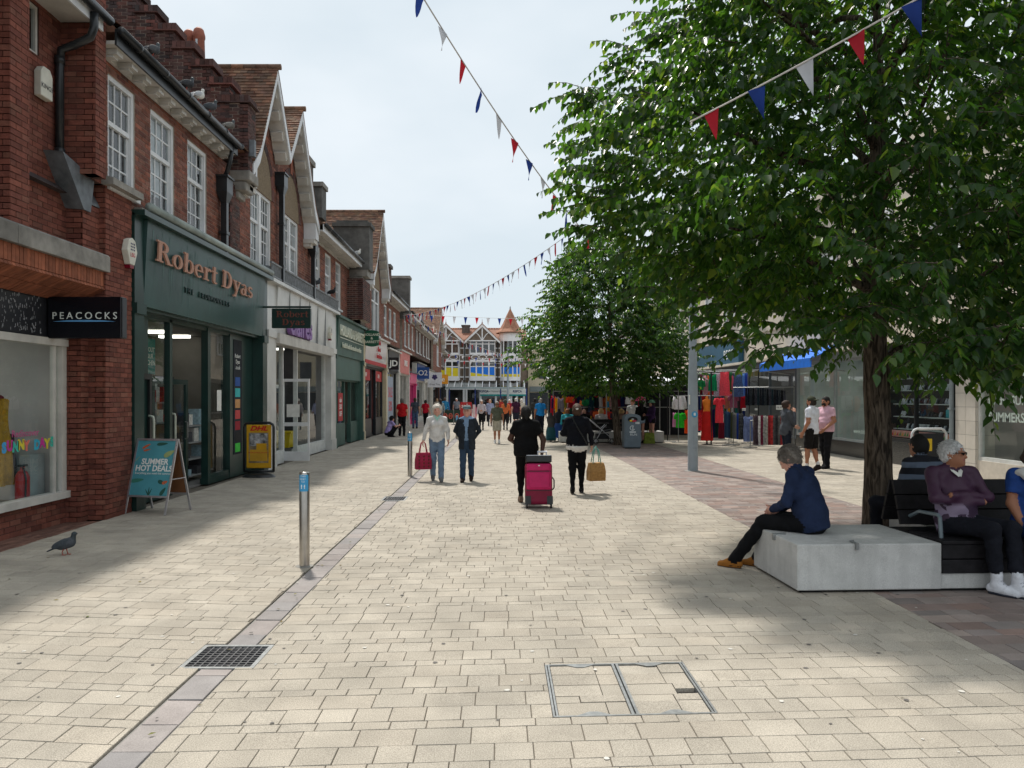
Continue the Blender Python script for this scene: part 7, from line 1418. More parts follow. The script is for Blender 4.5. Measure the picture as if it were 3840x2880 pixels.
# ------------------------------------------------------------------ people: one continuous surface each, meshed from a signed distance field
def v3(*a): return np.array(a, float)
class Field:
    def __init__(s, lo, hi, vox):
        s.lo = np.array(lo, float); s.v = vox; s.n = np.maximum(3, np.ceil((np.array(hi, float) - s.lo) / vox).astype(int) + 1); s.F = {}; s.order = []
    def tag(s, t):
        if t not in s.F: s.F[t] = np.full(s.n, 0.25, np.float32); s.order.append(t)
        return s.F[t]
    def sub(s, lo, hi, pad):
        a = np.clip(np.floor((lo - pad - s.lo) / s.v).astype(int), 0, s.n - 1); b = np.clip(np.ceil((hi + pad - s.lo) / s.v).astype(int) + 1, 1, s.n)
        if np.any(b <= a): return None
        ax = [s.lo[i] + s.v * np.arange(a[i], b[i]) for i in range(3)]
        return (slice(a[0], b[0]), slice(a[1], b[1]), slice(a[2], b[2])), np.stack(np.meshgrid(*ax, indexing='ij'), -1)
    def put(s, t, fn, lo, hi, k=0.03, cut=(), wr=0.0, neg=False):
        F = s.tag(t); r = s.sub(lo, hi, 0.07)
        if r is None: return
        sl, P = r; d = fn(P)
        if wr: d = d + wr * (np.sin(P[..., 2] * 46 + P[..., 0] * 21 + 3 * np.sin(P[..., 1] * 17)) + 0.7 * np.sin(P[..., 0] * 38 - P[..., 2] * 29 + P[..., 1] * 33))
        for n, c in cut: d = np.maximum(d, P @ np.array(n, float) - c)
        f = F[sl]
        if neg: F[sl] = np.maximum(f, -d); return
        h = np.maximum(k - np.abs(f - d), 0) / k; F[sl] = np.minimum(f, d) - h * h * k * 0.25
    def cap(s, t, a, b, ra, rb, **kw):
        a, b = np.array(a, float), np.array(b, float); r = max(ra, rb); ab = b - a; L2 = max(1e-9, ab @ ab)
        def fn(P):
            h = np.clip(((P - a) @ ab) / L2, 0, 1); return np.linalg.norm(P - a - h[..., None] * ab, axis=-1) - (ra + (rb - ra) * h)
        s.put(t, fn, np.minimum(a, b) - r, np.maximum(a, b) + r, **kw)
    def ell(s, t, c, r, Rm=None, **kw):
        c, r = np.array(c, float), np.array(r, float); Rt = np.eye(3) if Rm is None else np.array(Rm, float); m = r.max()
        def fn(P):
            q = (P - c) @ Rt; k0 = np.linalg.norm(q / r, axis=-1); k1 = np.linalg.norm(q / (r * r), axis=-1); return k0 * (k0 - 1) / np.maximum(k1, 1e-6)
        s.put(t, fn, c - m, c + m, **kw)
    def mesh(s, ku=0.012):
        U = None
        for t in s.order:
            f = s.F[t]
            if U is None: U = f.copy(); continue
            h = np.maximum(ku - np.abs(U - f), 0) / ku; U = np.minimum(U, f) - h * h * ku * 0.25
        ins = U < 0; n = s.n
        c = np.zeros(n - 1, np.int8)
        for i in (0, 1):
            for j in (0, 1):
                for k in (0, 1): c += ins[i:n[0] - 1 + i, j:n[1] - 1 + j, k:n[2] - 1 + k]
        act = (c > 0) & (c < 8); idx = -np.ones(n - 1, int); ijk = np.argwhere(act); idx[act] = np.arange(len(ijk))
        acc = np.zeros((len(ijk), 3)); cnt = np.zeros(len(ijk)); cor = [(i, j, k) for i in (0, 1) for j in (0, 1) for k in (0, 1)]
        vals = {o: U[ijk[:, 0] + o[0], ijk[:, 1] + o[1], ijk[:, 2] + o[2]] for o in cor}
        for o in cor:
            for d in range(3):
                if o[d]: continue
                p = list(o); p[d] = 1; p = tuple(p); a, b = vals[o], vals[p]; m = (a < 0) != (b < 0); t = np.where(m, a / np.where(np.abs(a - b) < 1e-9, 1, a - b), 0); q = np.zeros((len(ijk), 3)); q += o; q[:, d] = t
                acc += np.where(m[:, None], q, 0); cnt += m
        V = s.lo + s.v * (ijk + acc / np.maximum(cnt, 1)[:, None]); Fs = []
        for d in range(3):
            e, f = [(1, 2), (2, 0), (0, 1)][d]; A = ins; sh_ = [slice(None)] * 3; s0 = list(sh_); s1 = list(sh_); s0[d] = slice(0, n[d] - 1); s1[d] = slice(1, n[d]); X = A[tuple(s0)] != A[tuple(s1)]; q = np.argwhere(X)
            q = q[(q[:, e] > 0) & (q[:, f] > 0) & (q[:, e] < n[e] - 1) & (q[:, f] < n[f] - 1)]
            if not len(q): continue
            flip = A[tuple(q.T)]
            def cell(de, df): z = q.copy(); z[:, e] -= de; z[:, f] -= df; return idx[tuple(z.T)]
            qd = np.stack([cell(1, 1), cell(0, 1), cell(0, 0), cell(1, 0)], 1); qd = np.where(flip[:, None], qd, qd[:, ::-1]); Fs.append(qd)
        Fq = np.concatenate(Fs); Fq = Fq[(Fq >= 0).all(1)]
        fc = ijk[Fq].mean(1).round().astype(int); T = np.stack([s.F[t][fc[:, 0], fc[:, 1], fc[:, 2]] for t in s.order], 0); mi = T.argmin(0)
        return V, Fq, [s.order[i] for i in range(len(s.order))], mi
def rotm(yaw=0, pitch=0, roll=0): return np.array(Euler((pitch, roll, yaw), 'XYZ').to_matrix())
def hand(side, wr, d, nrm, curl, r=1.0, vox=0.006):
    """palm and five bent fingers; d = direction of the hand, nrm = out of the back of the hand"""
    d = np.array(d, float); d /= np.linalg.norm(d); nrm = np.array(nrm, float); nrm -= d * (nrm @ d); nrm /= np.linalg.norm(nrm); sd = np.cross(d, nrm) * side; wr = np.array(wr, float)
    F = Field(wr - 0.2 * r, wr + 0.2 * r, vox)
    F.cap('skin', wr - d * 0.03 * r, wr + d * 0.02 * r, 0.024 * r, 0.026 * r)
    for o in (-0.028, -0.010, 0.010, 0.028): F.cap('skin', wr + d * 0.02 * r + sd * o * 0.7 * r, wr + d * 0.085 * r + sd * o * r, 0.016 * r, 0.013 * r, k=0.012)
    for o, ln in ((-0.030, 0.062), (-0.010, 0.078), (0.010, 0.084), (0.030, 0.072)):
        p = wr + d * 0.088 * r + sd * o * r; dd = d.copy(); a = curl * 0.5
        for sg, rr_ in ((0.45, 0.0095), (0.32, 0.0085), (0.26, 0.0075)):
            dd = d * math.cos(a) - nrm * math.sin(a); q = p + dd * ln * sg * r; F.cap('skin', p, q, rr_ * r, rr_ * 0.92 * r, k=0.004); p = q; a += curl * 0.75
    p = wr + d * 0.03 * r + sd * 0.026 * r
    for sg, ang in ((0.045, 0.75), (0.032, 0.45)):
        dd = d * math.cos(ang) + sd * math.sin(ang) - nrm * 0.35 * curl; dd /= np.linalg.norm(dd); q = p + dd * sg * r; F.cap('skin', p, q, 0.012 * r, 0.0095 * r, k=0.006); p = q
    return F.mesh(0.004)
DEF = dict(pel=(0, 0, .955), wai=(0, 0.005, 1.09), che=(0, 0.0, 1.29), nek=(0, -.005, 1.46), hed=(0, .02, 1.585),
           shL=(-.168, -.005, 1.385), shR=(.168, -.005, 1.385), elL=(-.235, -.03, 1.13), elR=(.235, -.03, 1.13), wrL=(-.25, .04, .89), wrR=(.25, .04, .89),
           hiL=(-.085, 0, .93), hiR=(.085, 0, .93), knL=(-.09, .02, .50), knR=(.09, .02, .50), anL=(-.095, -.02, .085), anR=(.095, -.02, .085), toL=(-.03, 1, -.12), toR=(.03, 1, -.12))
def walk(s): # s>0: left leg forward
    return dict(knL=(-.085, .02 + .13 * s, .505), anL=(-.085, .22 * s, .09 if s > 0 else .13), knR=(.085, .02 - .05 * s, .50), anR=(.085, -.02 - .22 * s, .13 if s > 0 else .09), elL=(-.235, -.03 - .06 * s, 1.13), wrL=(-.25, .05 - .16 * s, .90), elR=(.235, -.03 + .06 * s, 1.13), wrR=(.25, .05 + .16 * s, .90), toL=(-.03, 1, -.10 if s > 0 else -.5), toR=(.03, 1, -.5 if s > 0 else -.10))
SKIN = {'fair': C('skin_fair', 196, 148, 125, 0.55, var=0.06, scale=15), 'tan': C('skin_tan', 158, 108, 82, 0.55, var=0.06, scale=15), 'dark': C('skin_dark', 70, 44, 34, 0.5, var=0.06, scale=15), 'pink': C('skin_pink', 205, 152, 135, 0.55, var=0.06, scale=15)}
def cloth(r, g, b): return C('cloth_%d_%d_%d' % (r, g, b), r, g, b, 0.9, var=0.16, scale=9, bump=0.7, bscale=11, bdist=0.03, spec=0.2)
def person(label, loc, yaw, H=1.68, pose=None, fat=1.0, belly=0.0, bust=0.0, skin='fair', hair=(60, 45, 35), style='short', top=(80, 80, 80), bot=(30, 32, 40), shoe=(30, 28, 28), sleeve='long', legs='trousers',
           hem=0.90, vox=0.016, head=(0, 0), hem2=None, jacket=None, jhem=0.78, hat=None, extra=None, beard=None, glasses=False, curl=0.5, shoe_sole=None, hip=1.0, neck='round', wide=1.0, group=None, stripes=None, handn=None, hide_hands=(), under=None, strands=0):
    J = {k: np.array(v, float) for k, v in DEF.items()}
    for k, v in (pose or {}).items(): J[k] = np.array(v, float)
    pts = np.array([v for k, v in J.items() if not k.startswith('to')]); lo = pts.min(0) - 0.32; hi = pts.max(0) + 0.30; lo[2] = max(-0.03, lo[2])
    F = Field(lo, hi, vox); f = fat; w = 0.0035 * (1 if vox < 0.02 else 1.4); hf = min(1.25, 0.5 + 0.5 * f)
    up = J['che'] - J['pel']; sit = abs(J['knL'][2] - J['hiL'][2]) < 0.25
    spine = up / np.linalg.norm(up); side = J['shR'] - J['shL']; side = side / np.linalg.norm(side); fwd = np.cross(spine, side); fwd /= np.linalg.norm(fwd); side = np.cross(fwd, spine); Rb = np.stack([side, fwd, spine], 1) if True else None
    # trunk
    hz = (J['pel'] + spine * (hem - 0.955)) ; cutT = [(-spine, -(spine @ hz))] 
    F.ell('top', J['che'] - spine * .03, (.160 * wide * hf, .108 * f, .175), Rb, k=.06, wr=w, cut=cutT); F.ell('top', J['wai'] + fwd * (.02 + belly * .5), (.148 * f, .105 * f + belly, .16), Rb, k=.08, wr=w, cut=cutT); F.ell('top', J['pel'], (.168 * f * hip, .118 * f * hip, .16 + 0.06 * (hem < .9)), Rb, k=.08, wr=w, cut=cutT)
    [F.cap('top', J['sh' + S_] + spine * .004, J['nek'] - spine * .005, .050 * hf, .052, k=.05) for S_ in 'LR']; F.cap('top', J['che'] + spine * .03, J['nek'] - spine * .04, .11 * hf, .055, k=.05)
    if bust:
        for s in (-1, 1): F.ell('top', J['che'] + side * s * .075 + fwd * (.075 * f) - spine * .02, (.075, .06 + bust, .075), Rb, k=.05)
    if not sit and hem < .86: F.cap('top', J['pel'], J['pel'] + v3(0, 0, hem - .955 - .02), .145 * f * hip, .148 * f * hip, k=.06, wr=w, cut=cutT)
    # legs
    bt = 'bot'; sw_ = .012 if legs in ('trousers', 'wide') else 0.0
    F.ell(bt, J['pel'] - spine * .03, (.150 * f * hip, .103 * f * hip, .13), Rb, k=.06)
    for S in 'LR':
        h, k_, a = J['hi' + S], J['kn' + S], J['an' + S]; th = .086 * (0.55 + 0.45 * f) * hip
        if legs in ('trousers', 'leggings', 'wide'):
            F.cap(bt, h, k_, (th + sw_ * .6) * (1.12 if legs == 'leggings' else 1), .062 + sw_ + (.012 if legs == 'leggings' else 0), k=.05, wr=w); hi_ = not isinstance(shoe, str) and min(shoe) > 205 and legs == 'trousers'; F.cap(bt, k_, a + (k_ - a) * (.30 if hi_ else 0), .060 + sw_ if legs != 'leggings' else .066 * hf, (.043 + sw_ * 1.6 if legs == 'trousers' else (.036 if legs == 'leggings' else .085)), k=.03, wr=w)
        elif legs == 'shorts':
            e = h + (k_ - h) * .95; F.cap(bt, h, e, th + .014, .088, k=.05, wr=w, cut=[((k_ - h) / np.linalg.norm(k_ - h), ((k_ - h) / np.linalg.norm(k_ - h)) @ e)]); F.cap('skin', h, k_, .07, .053, k=.03); F.cap('skin', k_, a, .052, .034, k=.03); F.ell('skin', k_ + (a - k_) * .3 - v3(0, .012, 0), (.05, .055, .1), k=.03)
        elif legs == 'short_shorts':
            e = h + (k_ - h) * .3; F.cap(bt, h, e, th + .01, .088, k=.05, cut=[((k_ - h) / np.linalg.norm(k_ - h), ((k_ - h) / np.linalg.norm(k_ - h)) @ e)]); F.cap('skin', h, k_, .075, .05, k=.03); F.cap('skin', k_, a, .05, .032, k=.03); F.ell('skin', k_ + (a - k_) * .3 - v3(0, .012, 0), (.046, .05, .1), k=.03)
        elif legs == 'dress':
            F.cap('top', h, h + (k_ - h) * 0.95, th + .03, .12, k=.08, wr=w); F.cap('skin', k_, a, .05, .034, k=.03)
        td = J['to' + S]; td = td / np.linalg.norm(td); heel = a + v3(0, 0, -.045) - v3(td[0], td[1], 0) * .045; toe = a + td * .155 + v3(0, 0, -.05); gz = 0.0
        cf = [((0, 0, -1), -0.004)] if a[2] < .2 and not (td[2] < -.3) else []
        F.cap('shoe', heel, toe, .044, .036, k=.02, cut=cf); F.cap('shoe', a + v3(0, 0, -.01), a + td * .07 + v3(0, 0, -.035), .046, .042, k=.03)
        if not isinstance(shoe, str) and min(shoe) > 205: F.cap('shoe', a, a + v3(0, 0, .075), .047, .050, k=.02)
        if shoe_sole: F.cap('sole', heel - v3(0, 0, .018), toe - v3(0, 0, .012), .046, .038, k=.01, cut=cf + [((0, 0, 1), min(heel[2], toe[2]) - .02)])
        elif legs in ('shorts',) and shoe != 'flip': F.cap('sock', a + v3(0, 0, -.01), a + v3(0, 0, .05), .042, .042, k=.01)
    # arms
    for S in 'LR':
        s_, e, wq = J['sh' + S], J['el' + S], J['wr' + S]; ar = .050 * hf
        if sleeve == 'long': F.cap('sleeve' if jacket else 'top', s_, e, ar + .008, .050, k=.05, wr=w); F.cap('sleeve' if jacket else 'top', e, wq + (e - wq) * .06, .050, .040, k=.03, wr=w); F.cap('skin', e, wq, .03, .027)
        else:
            q = s_ + (e - s_) * (.62 if sleeve == 'short' else .12); F.cap('top', s_, q, ar + .010, ar + .012, k=.05, wr=w, cut=[((e - s_) / np.linalg.norm(e - s_), ((e - s_) / np.linalg.norm(e - s_)) @ q)]); F.cap('skin', s_, e, ar - .006, .043 * hf, k=.03); F.cap('skin', e, wq, .043 * hf, .028, k=.02)
    if jacket:
        jz = J['pel'] + v3(0, 0, jhem - .955)
        for nm, ct in (('b', [(fwd, fwd @ J['che'] + .02)]), ('l', [(side, side @ J['che'] - .055)]), ('r', [(-side, -(side @ J['che']) - .055)])):
            cc = ct + [((0, 0, -1), -jz[2])]
            F.ell('sleeve', J['che'] - spine * .03, (.176 * wide, .128 * f, .185), Rb, k=.06, wr=w, cut=cc); F.ell('sleeve', J['wai'], (.178 * f, .132 * f + belly, .2), Rb, k=.08, wr=w, cut=cc); F.cap('sleeve', J['pel'] + v3(0, 0, .06), jz - v3(0, 0, .05), .172 * f, .182 * f, k=.06, wr=w, cut=cc + [((0, 1, 0), .16 * f), ((0, -1, 0), .16 * f)])
    if under:   # pale hem showing under a jacket
        F.ell('under', J['pel'] - v3(0, 0, .01), (.178 * f * hip, .130 * f * hip, .19), Rb, cut=[((0, 0, 1), under[1]), ((0, 0, -1), -under[0])])
    # neck and head
    hc = J['hed']; Rh = rotm(R(head[0]), R(head[1])) if sit is None else rotm(R(head[0]), R(head[1])); g_ = lambda x, y, z: hc + Rh @ v3(x, y, z)
    F.cap('skin', J['nek'] - spine * .05, g_(0, -.015, -.07), .056, .052, k=.03)
    F.ell('skin', g_(0, -.008, .025), (.076, .094, .098), Rh, k=.04); F.ell('skin', g_(0, .022, -.055), (.058, .070, .062), Rh, k=.05); F.cap('skin', g_(0, .075, -.095), g_(0, .07, -.098), .022, .022, k=.03)
    F.cap('skin', g_(0, .090, .008), g_(0, .107, -.030), .010, .015, k=.012)
    for s in (-1, 1):
        F.ell('skin', g_(s * .079, -.012, -.008), (.012, .022, .034), Rh, k=.01)
        if vox < .017:
            F.ell('skin', g_(s * .033, .084, .020), (.02, .012, .008), Rh, k=.012); F.ell('eye', g_(s * .032, .0815, .004), (.013, .0125, .0085), Rh, k=.004)
    if vox < .017: F.cap('lip', g_(-.019, .0885, -.058), g_(.019, .0885, -.058), .0065, .0065, k=.006)
    hr = {'short': .006, 'curly': .022, 'cropped': .002, 'bun': .008, 'long': .012, 'pony': .008, 'wispy': .010}.get(style)
    if hr is not None:
        cutH = [(Rh @ v3(0, .72, -.70), (Rh @ v3(0, .72, -.70)) @ g_(0, .058, .030)), (Rh @ v3(0, .0, -1), (Rh @ v3(0, 0, -1)) @ g_(0, 0, -.085 if style != 'long' else -.2))]
        F.ell('hair', g_(0, -.020, .030), (.080 + hr, .097 + hr, .100 + hr), Rh, k=.02, cut=cutH, wr=.009 if style in ('curly', 'wispy') else .0025)
        F.ell('hair', g_(0, -.045, -.02), (.077 + hr, .068 + hr, .085), Rh, k=.04, cut=cutH[:1], wr=.006 if style in ('curly', 'wispy') else .002)
        if style == 'bun': F.ell('hair', g_(0, -.115, .045), (.045, .04, .045), Rh, k=.02); 
        if style == 'long': F.cap('hair', g_(0, -.06, -.03), g_(0, -.10, -.30), .085, .06, k=.05)
        if style == 'pony': F.cap('hair', g_(0, -.11, .03), g_(0, -.16, -.10), .032, .022, k=.03)
    if beard: F.ell('beard', g_(0, .030, -.062), (.064, .074, .062), Rh, k=.02, cut=[(Rh @ v3(0, 0, 1), (Rh @ v3(0, 0, 1)) @ g_(0, 0, -.028)), (Rh @ v3(0, -1, 0), (Rh @ v3(0, -1, 0)) @ g_(0, .005, 0))])
    if hat:
        kind = hat[0]
        if kind == 'flat': F.ell('hat', g_(0, -.005, .085), (.098, .125, .048), Rh, k=.02); F.ell('hat', g_(0, .105, .058), (.07, .055, .012), Rh, k=.01)
        elif kind == 'cap': F.ell('hat', g_(0, -.008, .055), (.086, .104, .082), Rh, cut=[(Rh @ v3(0, 0, -1), (Rh @ v3(0, 0, -1)) @ g_(0, 0, .045))]); F.ell('hat', g_(0, .125 * hat[2], .050), (.062, .075, .012), Rh, k=.01)
        else: F.ell('hat', g_(0, -.005, .07), (.098, .11, .085), Rh, cut=[(Rh @ v3(0, 0, -1), (Rh @ v3(0, 0, -1)) @ g_(0, 0, .05))]); F.ell('hat', g_(0, 0, .05), (.155, .17, .022), Rh, k=.02)
    V, Q, order, mi = F.mesh(); Vs = [V]; Qs = [Q]; Ms = [mi]; no = len(V); tags = list(order)
    si = tags.index('skin')
    for S, sg in (('L', -1), ('R', 1)):
        if S in hide_hands: continue
        e, wq = J['el' + S], J['wr' + S]; d = wq - e; nn_ = (handn or {}).get(S, (sg * 1.0, -.1, 0.05)); dd = (handn or {}).get('d' + S, d)
        hv, hq, _, _ = hand(-sg, wq, dd, nn_, curl, 1.0, 0.006 if vox < .015 else 0.0085); Vs.append(hv); Qs.append(hq + no); Ms.append(np.full(len(hq), si)); no += len(hv)
    V = np.concatenate(Vs); Q = np.concatenate(Qs); mi = np.concatenate(Ms)
    sc_ = H / 1.70; V = V * sc_; c, s = math.cos(yaw), math.sin(yaw); V = np.stack([V[:, 0] * c - V[:, 1] * s, V[:, 0] * s + V[:, 1] * c, V[:, 2]], 1)
    me = bpy.data.meshes.new('person'); me.vertices.add(len(V)); me.vertices.foreach_set('co', V.ravel()); me.loops.add(Q.size); me.loops.foreach_set('vertex_index', Q.ravel().astype(np.int32)); me.polygons.add(len(Q)); me.polygons.foreach_set('loop_start', np.arange(0, Q.size, 4, dtype=np.int32)); me.polygons.foreach_set('loop_total', np.full(len(Q), 4, np.int32)); me.update(calc_edges=True)
    me.polygons.foreach_set('use_smooth', np.ones(len(Q), bool))
    HC = C('hair_%d_%d_%d' % hair, *hair, 0.75, var=0.35, scale=45, bump=0.6, bscale=90)
    mats = {'skin': SKIN[skin], 'hair': HC, 'beard': HC, 'top': stripes or (top if hasattr(top, 'name') else cloth(*top)), 'bot': bot if hasattr(bot, 'name') else cloth(*bot), 'shoe': cloth(*shoe), 'sole': cloth(*(shoe_sole or (60, 60, 60))), 'sock': cloth(215, 215, 215), 'eye': C('eye_dark', 60, 52, 48, 0.2, var=0), 'lip': C('lip_%s' % skin, *(150, 90, 82) if skin != 'dark' else (70, 38, 35), 0.5), 'sleeve': cloth(*(jacket or (40, 40, 40))), 'hat': cloth(*hat[1]) if hat else None, 'under': cloth(215, 213, 210)}
    for t in tags: me.materials.append(mats[t])
    me.polygons.foreach_set('material_index', mi.astype(np.int32)); me.update()
    o = bpy.data.objects.new('person', me); COL.objects.link(o); o.location = loc; WL[o.name] = Vector(loc); tagit(o, label, 'person', group)
    TL = Matrix.Translation(loc) @ Matrix.Rotation(yaw, 4, 'Z') @ Matrix.Scale(sc_, 4)
    if strands:
        b = MB(TL); rs = random.Random(5)
        while len(b.V) < strands * 9:
            th, ph = rs.uniform(0, 2 * math.pi), rs.uniform(-.75, 1.45); x_, y_, z_ = math.cos(th) * math.cos(ph), math.sin(th) * math.cos(ph), math.sin(ph); pp = v3(x_ * (.080 + hr), -.020 + y_ * (.097 + hr), .030 + z_ * (.100 + hr))
            if pp[1] * .72 - pp[2] * .70 > .058 * .72 - .030 * .70 - .004: continue
            n_ = v3(x_, y_, z_); tg = v3(rs.uniform(-.6, .6), -.5 + rs.uniform(-.5, .5), -.75 + rs.uniform(-.3, .4)); tg -= n_ * (tg @ n_) * .85; tg /= np.linalg.norm(tg); L_ = rs.uniform(.025, .06) * (1.3 if style == 'wispy' else 1)
            b.tube([tuple(g_(*(pp - n_ * .004))), tuple(g_(*(pp + tg * L_ * .5 + n_ * .010))), tuple(g_(*(pp + tg * L_ + n_ * rs.uniform(.0, .014))))], [.0032, .003, .0008], 3, cap=False)
        b.build('hair_strands', HC, o, smooth=True)
    if glasses:
        b = MB(TL)
        for sx in (-1, 1):
            b.prism([tuple(g_(sx * .033 + a, .098, .004 + z)) for a, z in ((-.022, -.010), (.018, -.014), (.022, .011), (-.024, .012))], tuple(Rh @ v3(0, .003, 0))); b.tube([tuple(g_(sx * .06, .095, .014)), tuple(g_(sx * .082, .03, .012)), tuple(g_(sx * .084, -.02, .002))], .0035, 5)
        b.tube([tuple(g_(-.01, .1, .008)), tuple(g_(.01, .1, .008))], .003, 5); b.build('sunglasses', C('shades', 25, 22, 24, 0.1, var=0), o)
    return o, TL, J
def Lp(TL, *p): return TL @ Vector(p)
def bag(name, label, c, w_, h, d, mat, handle_mat, hl=0.2, yaw=0.0, cat='bag', pattern=None):
    t = thing(name, (c[0], c[1], c[2] - h / 2), label, cat); T = Matrix.Translation(c) @ Matrix.Rotation(yaw, 4, 'Z'); b = MB(T)
    b.add([(-w_ / 2, -d / 2, -h / 2), (w_ / 2, -d / 2, -h / 2), (w_ / 2, d / 2, -h / 2), (-w_ / 2, d / 2, -h / 2), (-w_ * .46, -d * .55, 0), (w_ * .5, -d * .58, 0.01), (w_ * .48, d * .5, 0), (-w_ * .5, d * .52, 0), (-w_ * .42, -d * .3, h / 2), (w_ * .44, -d * .34, h / 2 - .01), (w_ * .42, d * .3, h / 2), (-w_ * .43, d * .32, h / 2 - .01)], [(0, 3, 2, 1), (0, 1, 5, 4), (1, 2, 6, 5), (2, 3, 7, 6), (3, 0, 4, 7), (4, 5, 9, 8), (5, 6, 10, 9), (6, 7, 11, 10), (7, 4, 8, 11), (8, 9, 10, 11)]); b.build('body', mat, t, bevel=0.012)
    for y in (-d * .3, d * .3):
        b = MB(T); b.tube([(-w_ * .25, y, h / 2 - .02), (-w_ * .14, y * .5, h / 2 + hl * .7), (0, 0, h / 2 + hl), (w_ * .14, y * .5, h / 2 + hl * .7), (w_ * .25, y, h / 2 - .02)], .009, 6); b.build('handle', handle_mat, t, smooth=True)
    if pattern:
        for i in range(3):
            for j in range(4): b = MB(T); b.ball((-w_ * .3 + i * w_ * .3, -d * .57, -h * .32 + j * h * .2), (.018, .004, .022), 6); b.build('print_motif', pattern, t)
    return t
PI = math.pi
# --- old couple
o, TL, J = person('white haired woman in white cardigan and pale jeans carrying a red bag', gnd(437, 481), PI + .12, 1.62, {**walk(.75), 'elL': (-.24, -.02, 1.14), 'wrL': (-.25, .03, .93), 'elR': (.25, -.03, 1.15), 'wrR': (.30, .0, .93)}, fat=1.06, bust=.015, skin='pink', hair=(205, 198, 188), style='curly', top=(208, 206, 204), bot=(108, 128, 152), shoe=(105, 105, 105), hem=.875, vox=.0125, legs='trousers', strands=300)
w_ = Lp(TL, *J['wrR']); bag('tote_bag', 'crimson jute tote bag with printed side hanging from her hand', (w_.x - .01, w_.y, w_.z - .45), .34, .36, .18, C('bag_crimson', 150, 25, 60), C('bag_handle', 165, 40, 70), .26, 0.3, pattern=C('bag_motif', 90, 40, 30))
b = MB(TL); b.add([(-.07, .09, 1.47), (0, .125, 1.36), (.07, .09, 1.47), (.045, .06, 1.49), (0, .1, 1.42), (-.045, .06, 1.49)], [(0, 1, 4, 5), (1, 2, 3, 4)]); b.build('collar', C('collar_mint', 150, 205, 190), o)
o, TL, J = person('elderly man in flat cap, open dark jacket and blue jeans walking', gnd(467, 481.5), PI - .05, 1.60, {**walk(-.7), 'elL': (-.27, -.08, 1.15), 'wrL': (-.16, -.16, .98), 'elR': (.27, -.08, 1.15), 'wrR': (.16, -.16, .98)}, fat=.98, skin='pink', hair=(170, 165, 160), style='cropped', top=(122, 148, 178), bot=(52, 70, 92), shoe=(42, 32, 28), jacket=(38, 44, 52), jhem=.74, hem=.93, vox=.0125, hat=('flat', (85, 105, 110)), hide_hands=('L', 'R'))
# --- woman with suitcase, woman with tan bag
o, TL, J = person('woman in black top and leggings seen from behind pulling a suitcase', gnd(526, 503), .05, 1.64, {**walk(.5), 'elR': (.30, -.06, 1.12), 'wrR': (.27, -.10, .86), 'elL': (-.27, .06, 1.13), 'wrL': (-.20, .16, 1.05)}, fat=1.30, hip=1.0, wide=1.08, bust=.02, skin='dark', hair=(14, 12, 12), style='pony', top=(15, 15, 17), bot=(13, 13, 15), shoe=(120, 100, 85), sleeve='short', hem=.84, legs='leggings', vox=.0125)
sc0 = gnd(539, 508.5); sx, sy = sc0.x, sc0.y
su = thing('suitcase', (sx, sy, 0), 'bright magenta soft wheeled suitcase with black trim', 'suitcase'); MG = C('case_magenta', 190, 25, 95, 0.6, var=.1, scale=8, bump=.2); MGD = C('case_wine', 130, 12, 55, 0.6); TS = Matrix.Translation((sx, sy, 0)) @ Matrix.Rotation(R(-8), 4, 'X')
b = MB(TS); b.box(-.22, -.02, .06, .22, .26, .74); b.build('shell', MGD, su, bevel=.05)
b = MB(TS); b.box(-.2, -.09, .30, .2, -.018, .72); b.build('front_pocket', MG, su, bevel=.03)
b = MB(TS); b.box(-.165, -.115, .33, .165, -.0895, .58); b.build('lower_pocket', MG, su, bevel=.02)
b = MB(TS); b.box(-.17, -.106, .61, .17, -.0895, .695); b.build('upper_pocket', MG, su, bevel=.012)
b = MB(TS); b.box(-.015, -.108, .675, .015, -.1065, .695); b.build('label', WHP, su)
for z0, z1, y0 in ((.285, .295, -.03), (.592, .6, -.095)): b = MB(TS); b.box(-.205, y0 - .005, z0, .205, y0 + .01, z1); b.build('zip', BLACKP, su)
for s in (-1, 1):
    b = MB(TS); b.tube([(s * .18, .0, .05), (s * .21, .0, .05)], .045, 12); b.build('wheel', BLACKP, su); b = MB(TS); b.box(s * .13, -.035, .07, s * .225, .05, .2); b.build('corner_guard', BLACKP, su)
b = MB(TS); b.tube([(.225, .06, .3), (.25, .04, .34), (.25, .04, .46), (.225, .06, .5)], .012, 6); b.build('side_handle', BLACKP, su)
b = MB(TS); b.tube([(-.0, .2, .7), (0, .22, .93)], .01, 6); b.tube([(.14, .2, .7), (.14, .22, .93)], .01, 6); b.tube([(-.01, .22, .93), (.15, .22, .93)], .016, 6); b.build('pull_handle', ALU, su)
cs_ = thing('laptop_case', TS @ Vector((0, .05, .76)), 'black hard case resting on top of the magenta suitcase', 'case'); b = MB(TS); b.box(-.21, -.06, .742, .21, .14, .86); b.build('case_body', BLACKP, cs_, bevel=.015); b = MB(TS); b.box(-.2, -.063, .85, .2, -.0605, .858); b.build('trim', ALU, cs_)
o, TL, J = person('woman in navy jacket and leggings with white hair band seen from behind', gnd(577, 493.5), -.08, 1.66, {**walk(-.45), 'elR': (.27, .03, 1.13), 'wrR': (.28, .09, .93), 'elL': (-.27, .05, 1.14), 'wrL': (-.16, .2, 1.10)}, fat=1.24, hip=1.02, wide=1.08, skin='fair', hair=(72, 52, 40), style='bun', top=(16, 18, 26), bot=(12, 13, 18), shoe=(25, 25, 28), shoe_sole=(205, 200, 195), hem=.90, legs='leggings', vox=.0125, under=(.80, .905))
b = MB(TL); b.ball((0, -.115, 1.625), (.034, .022, .03), 8); b.build('hair_band', WHP, o)
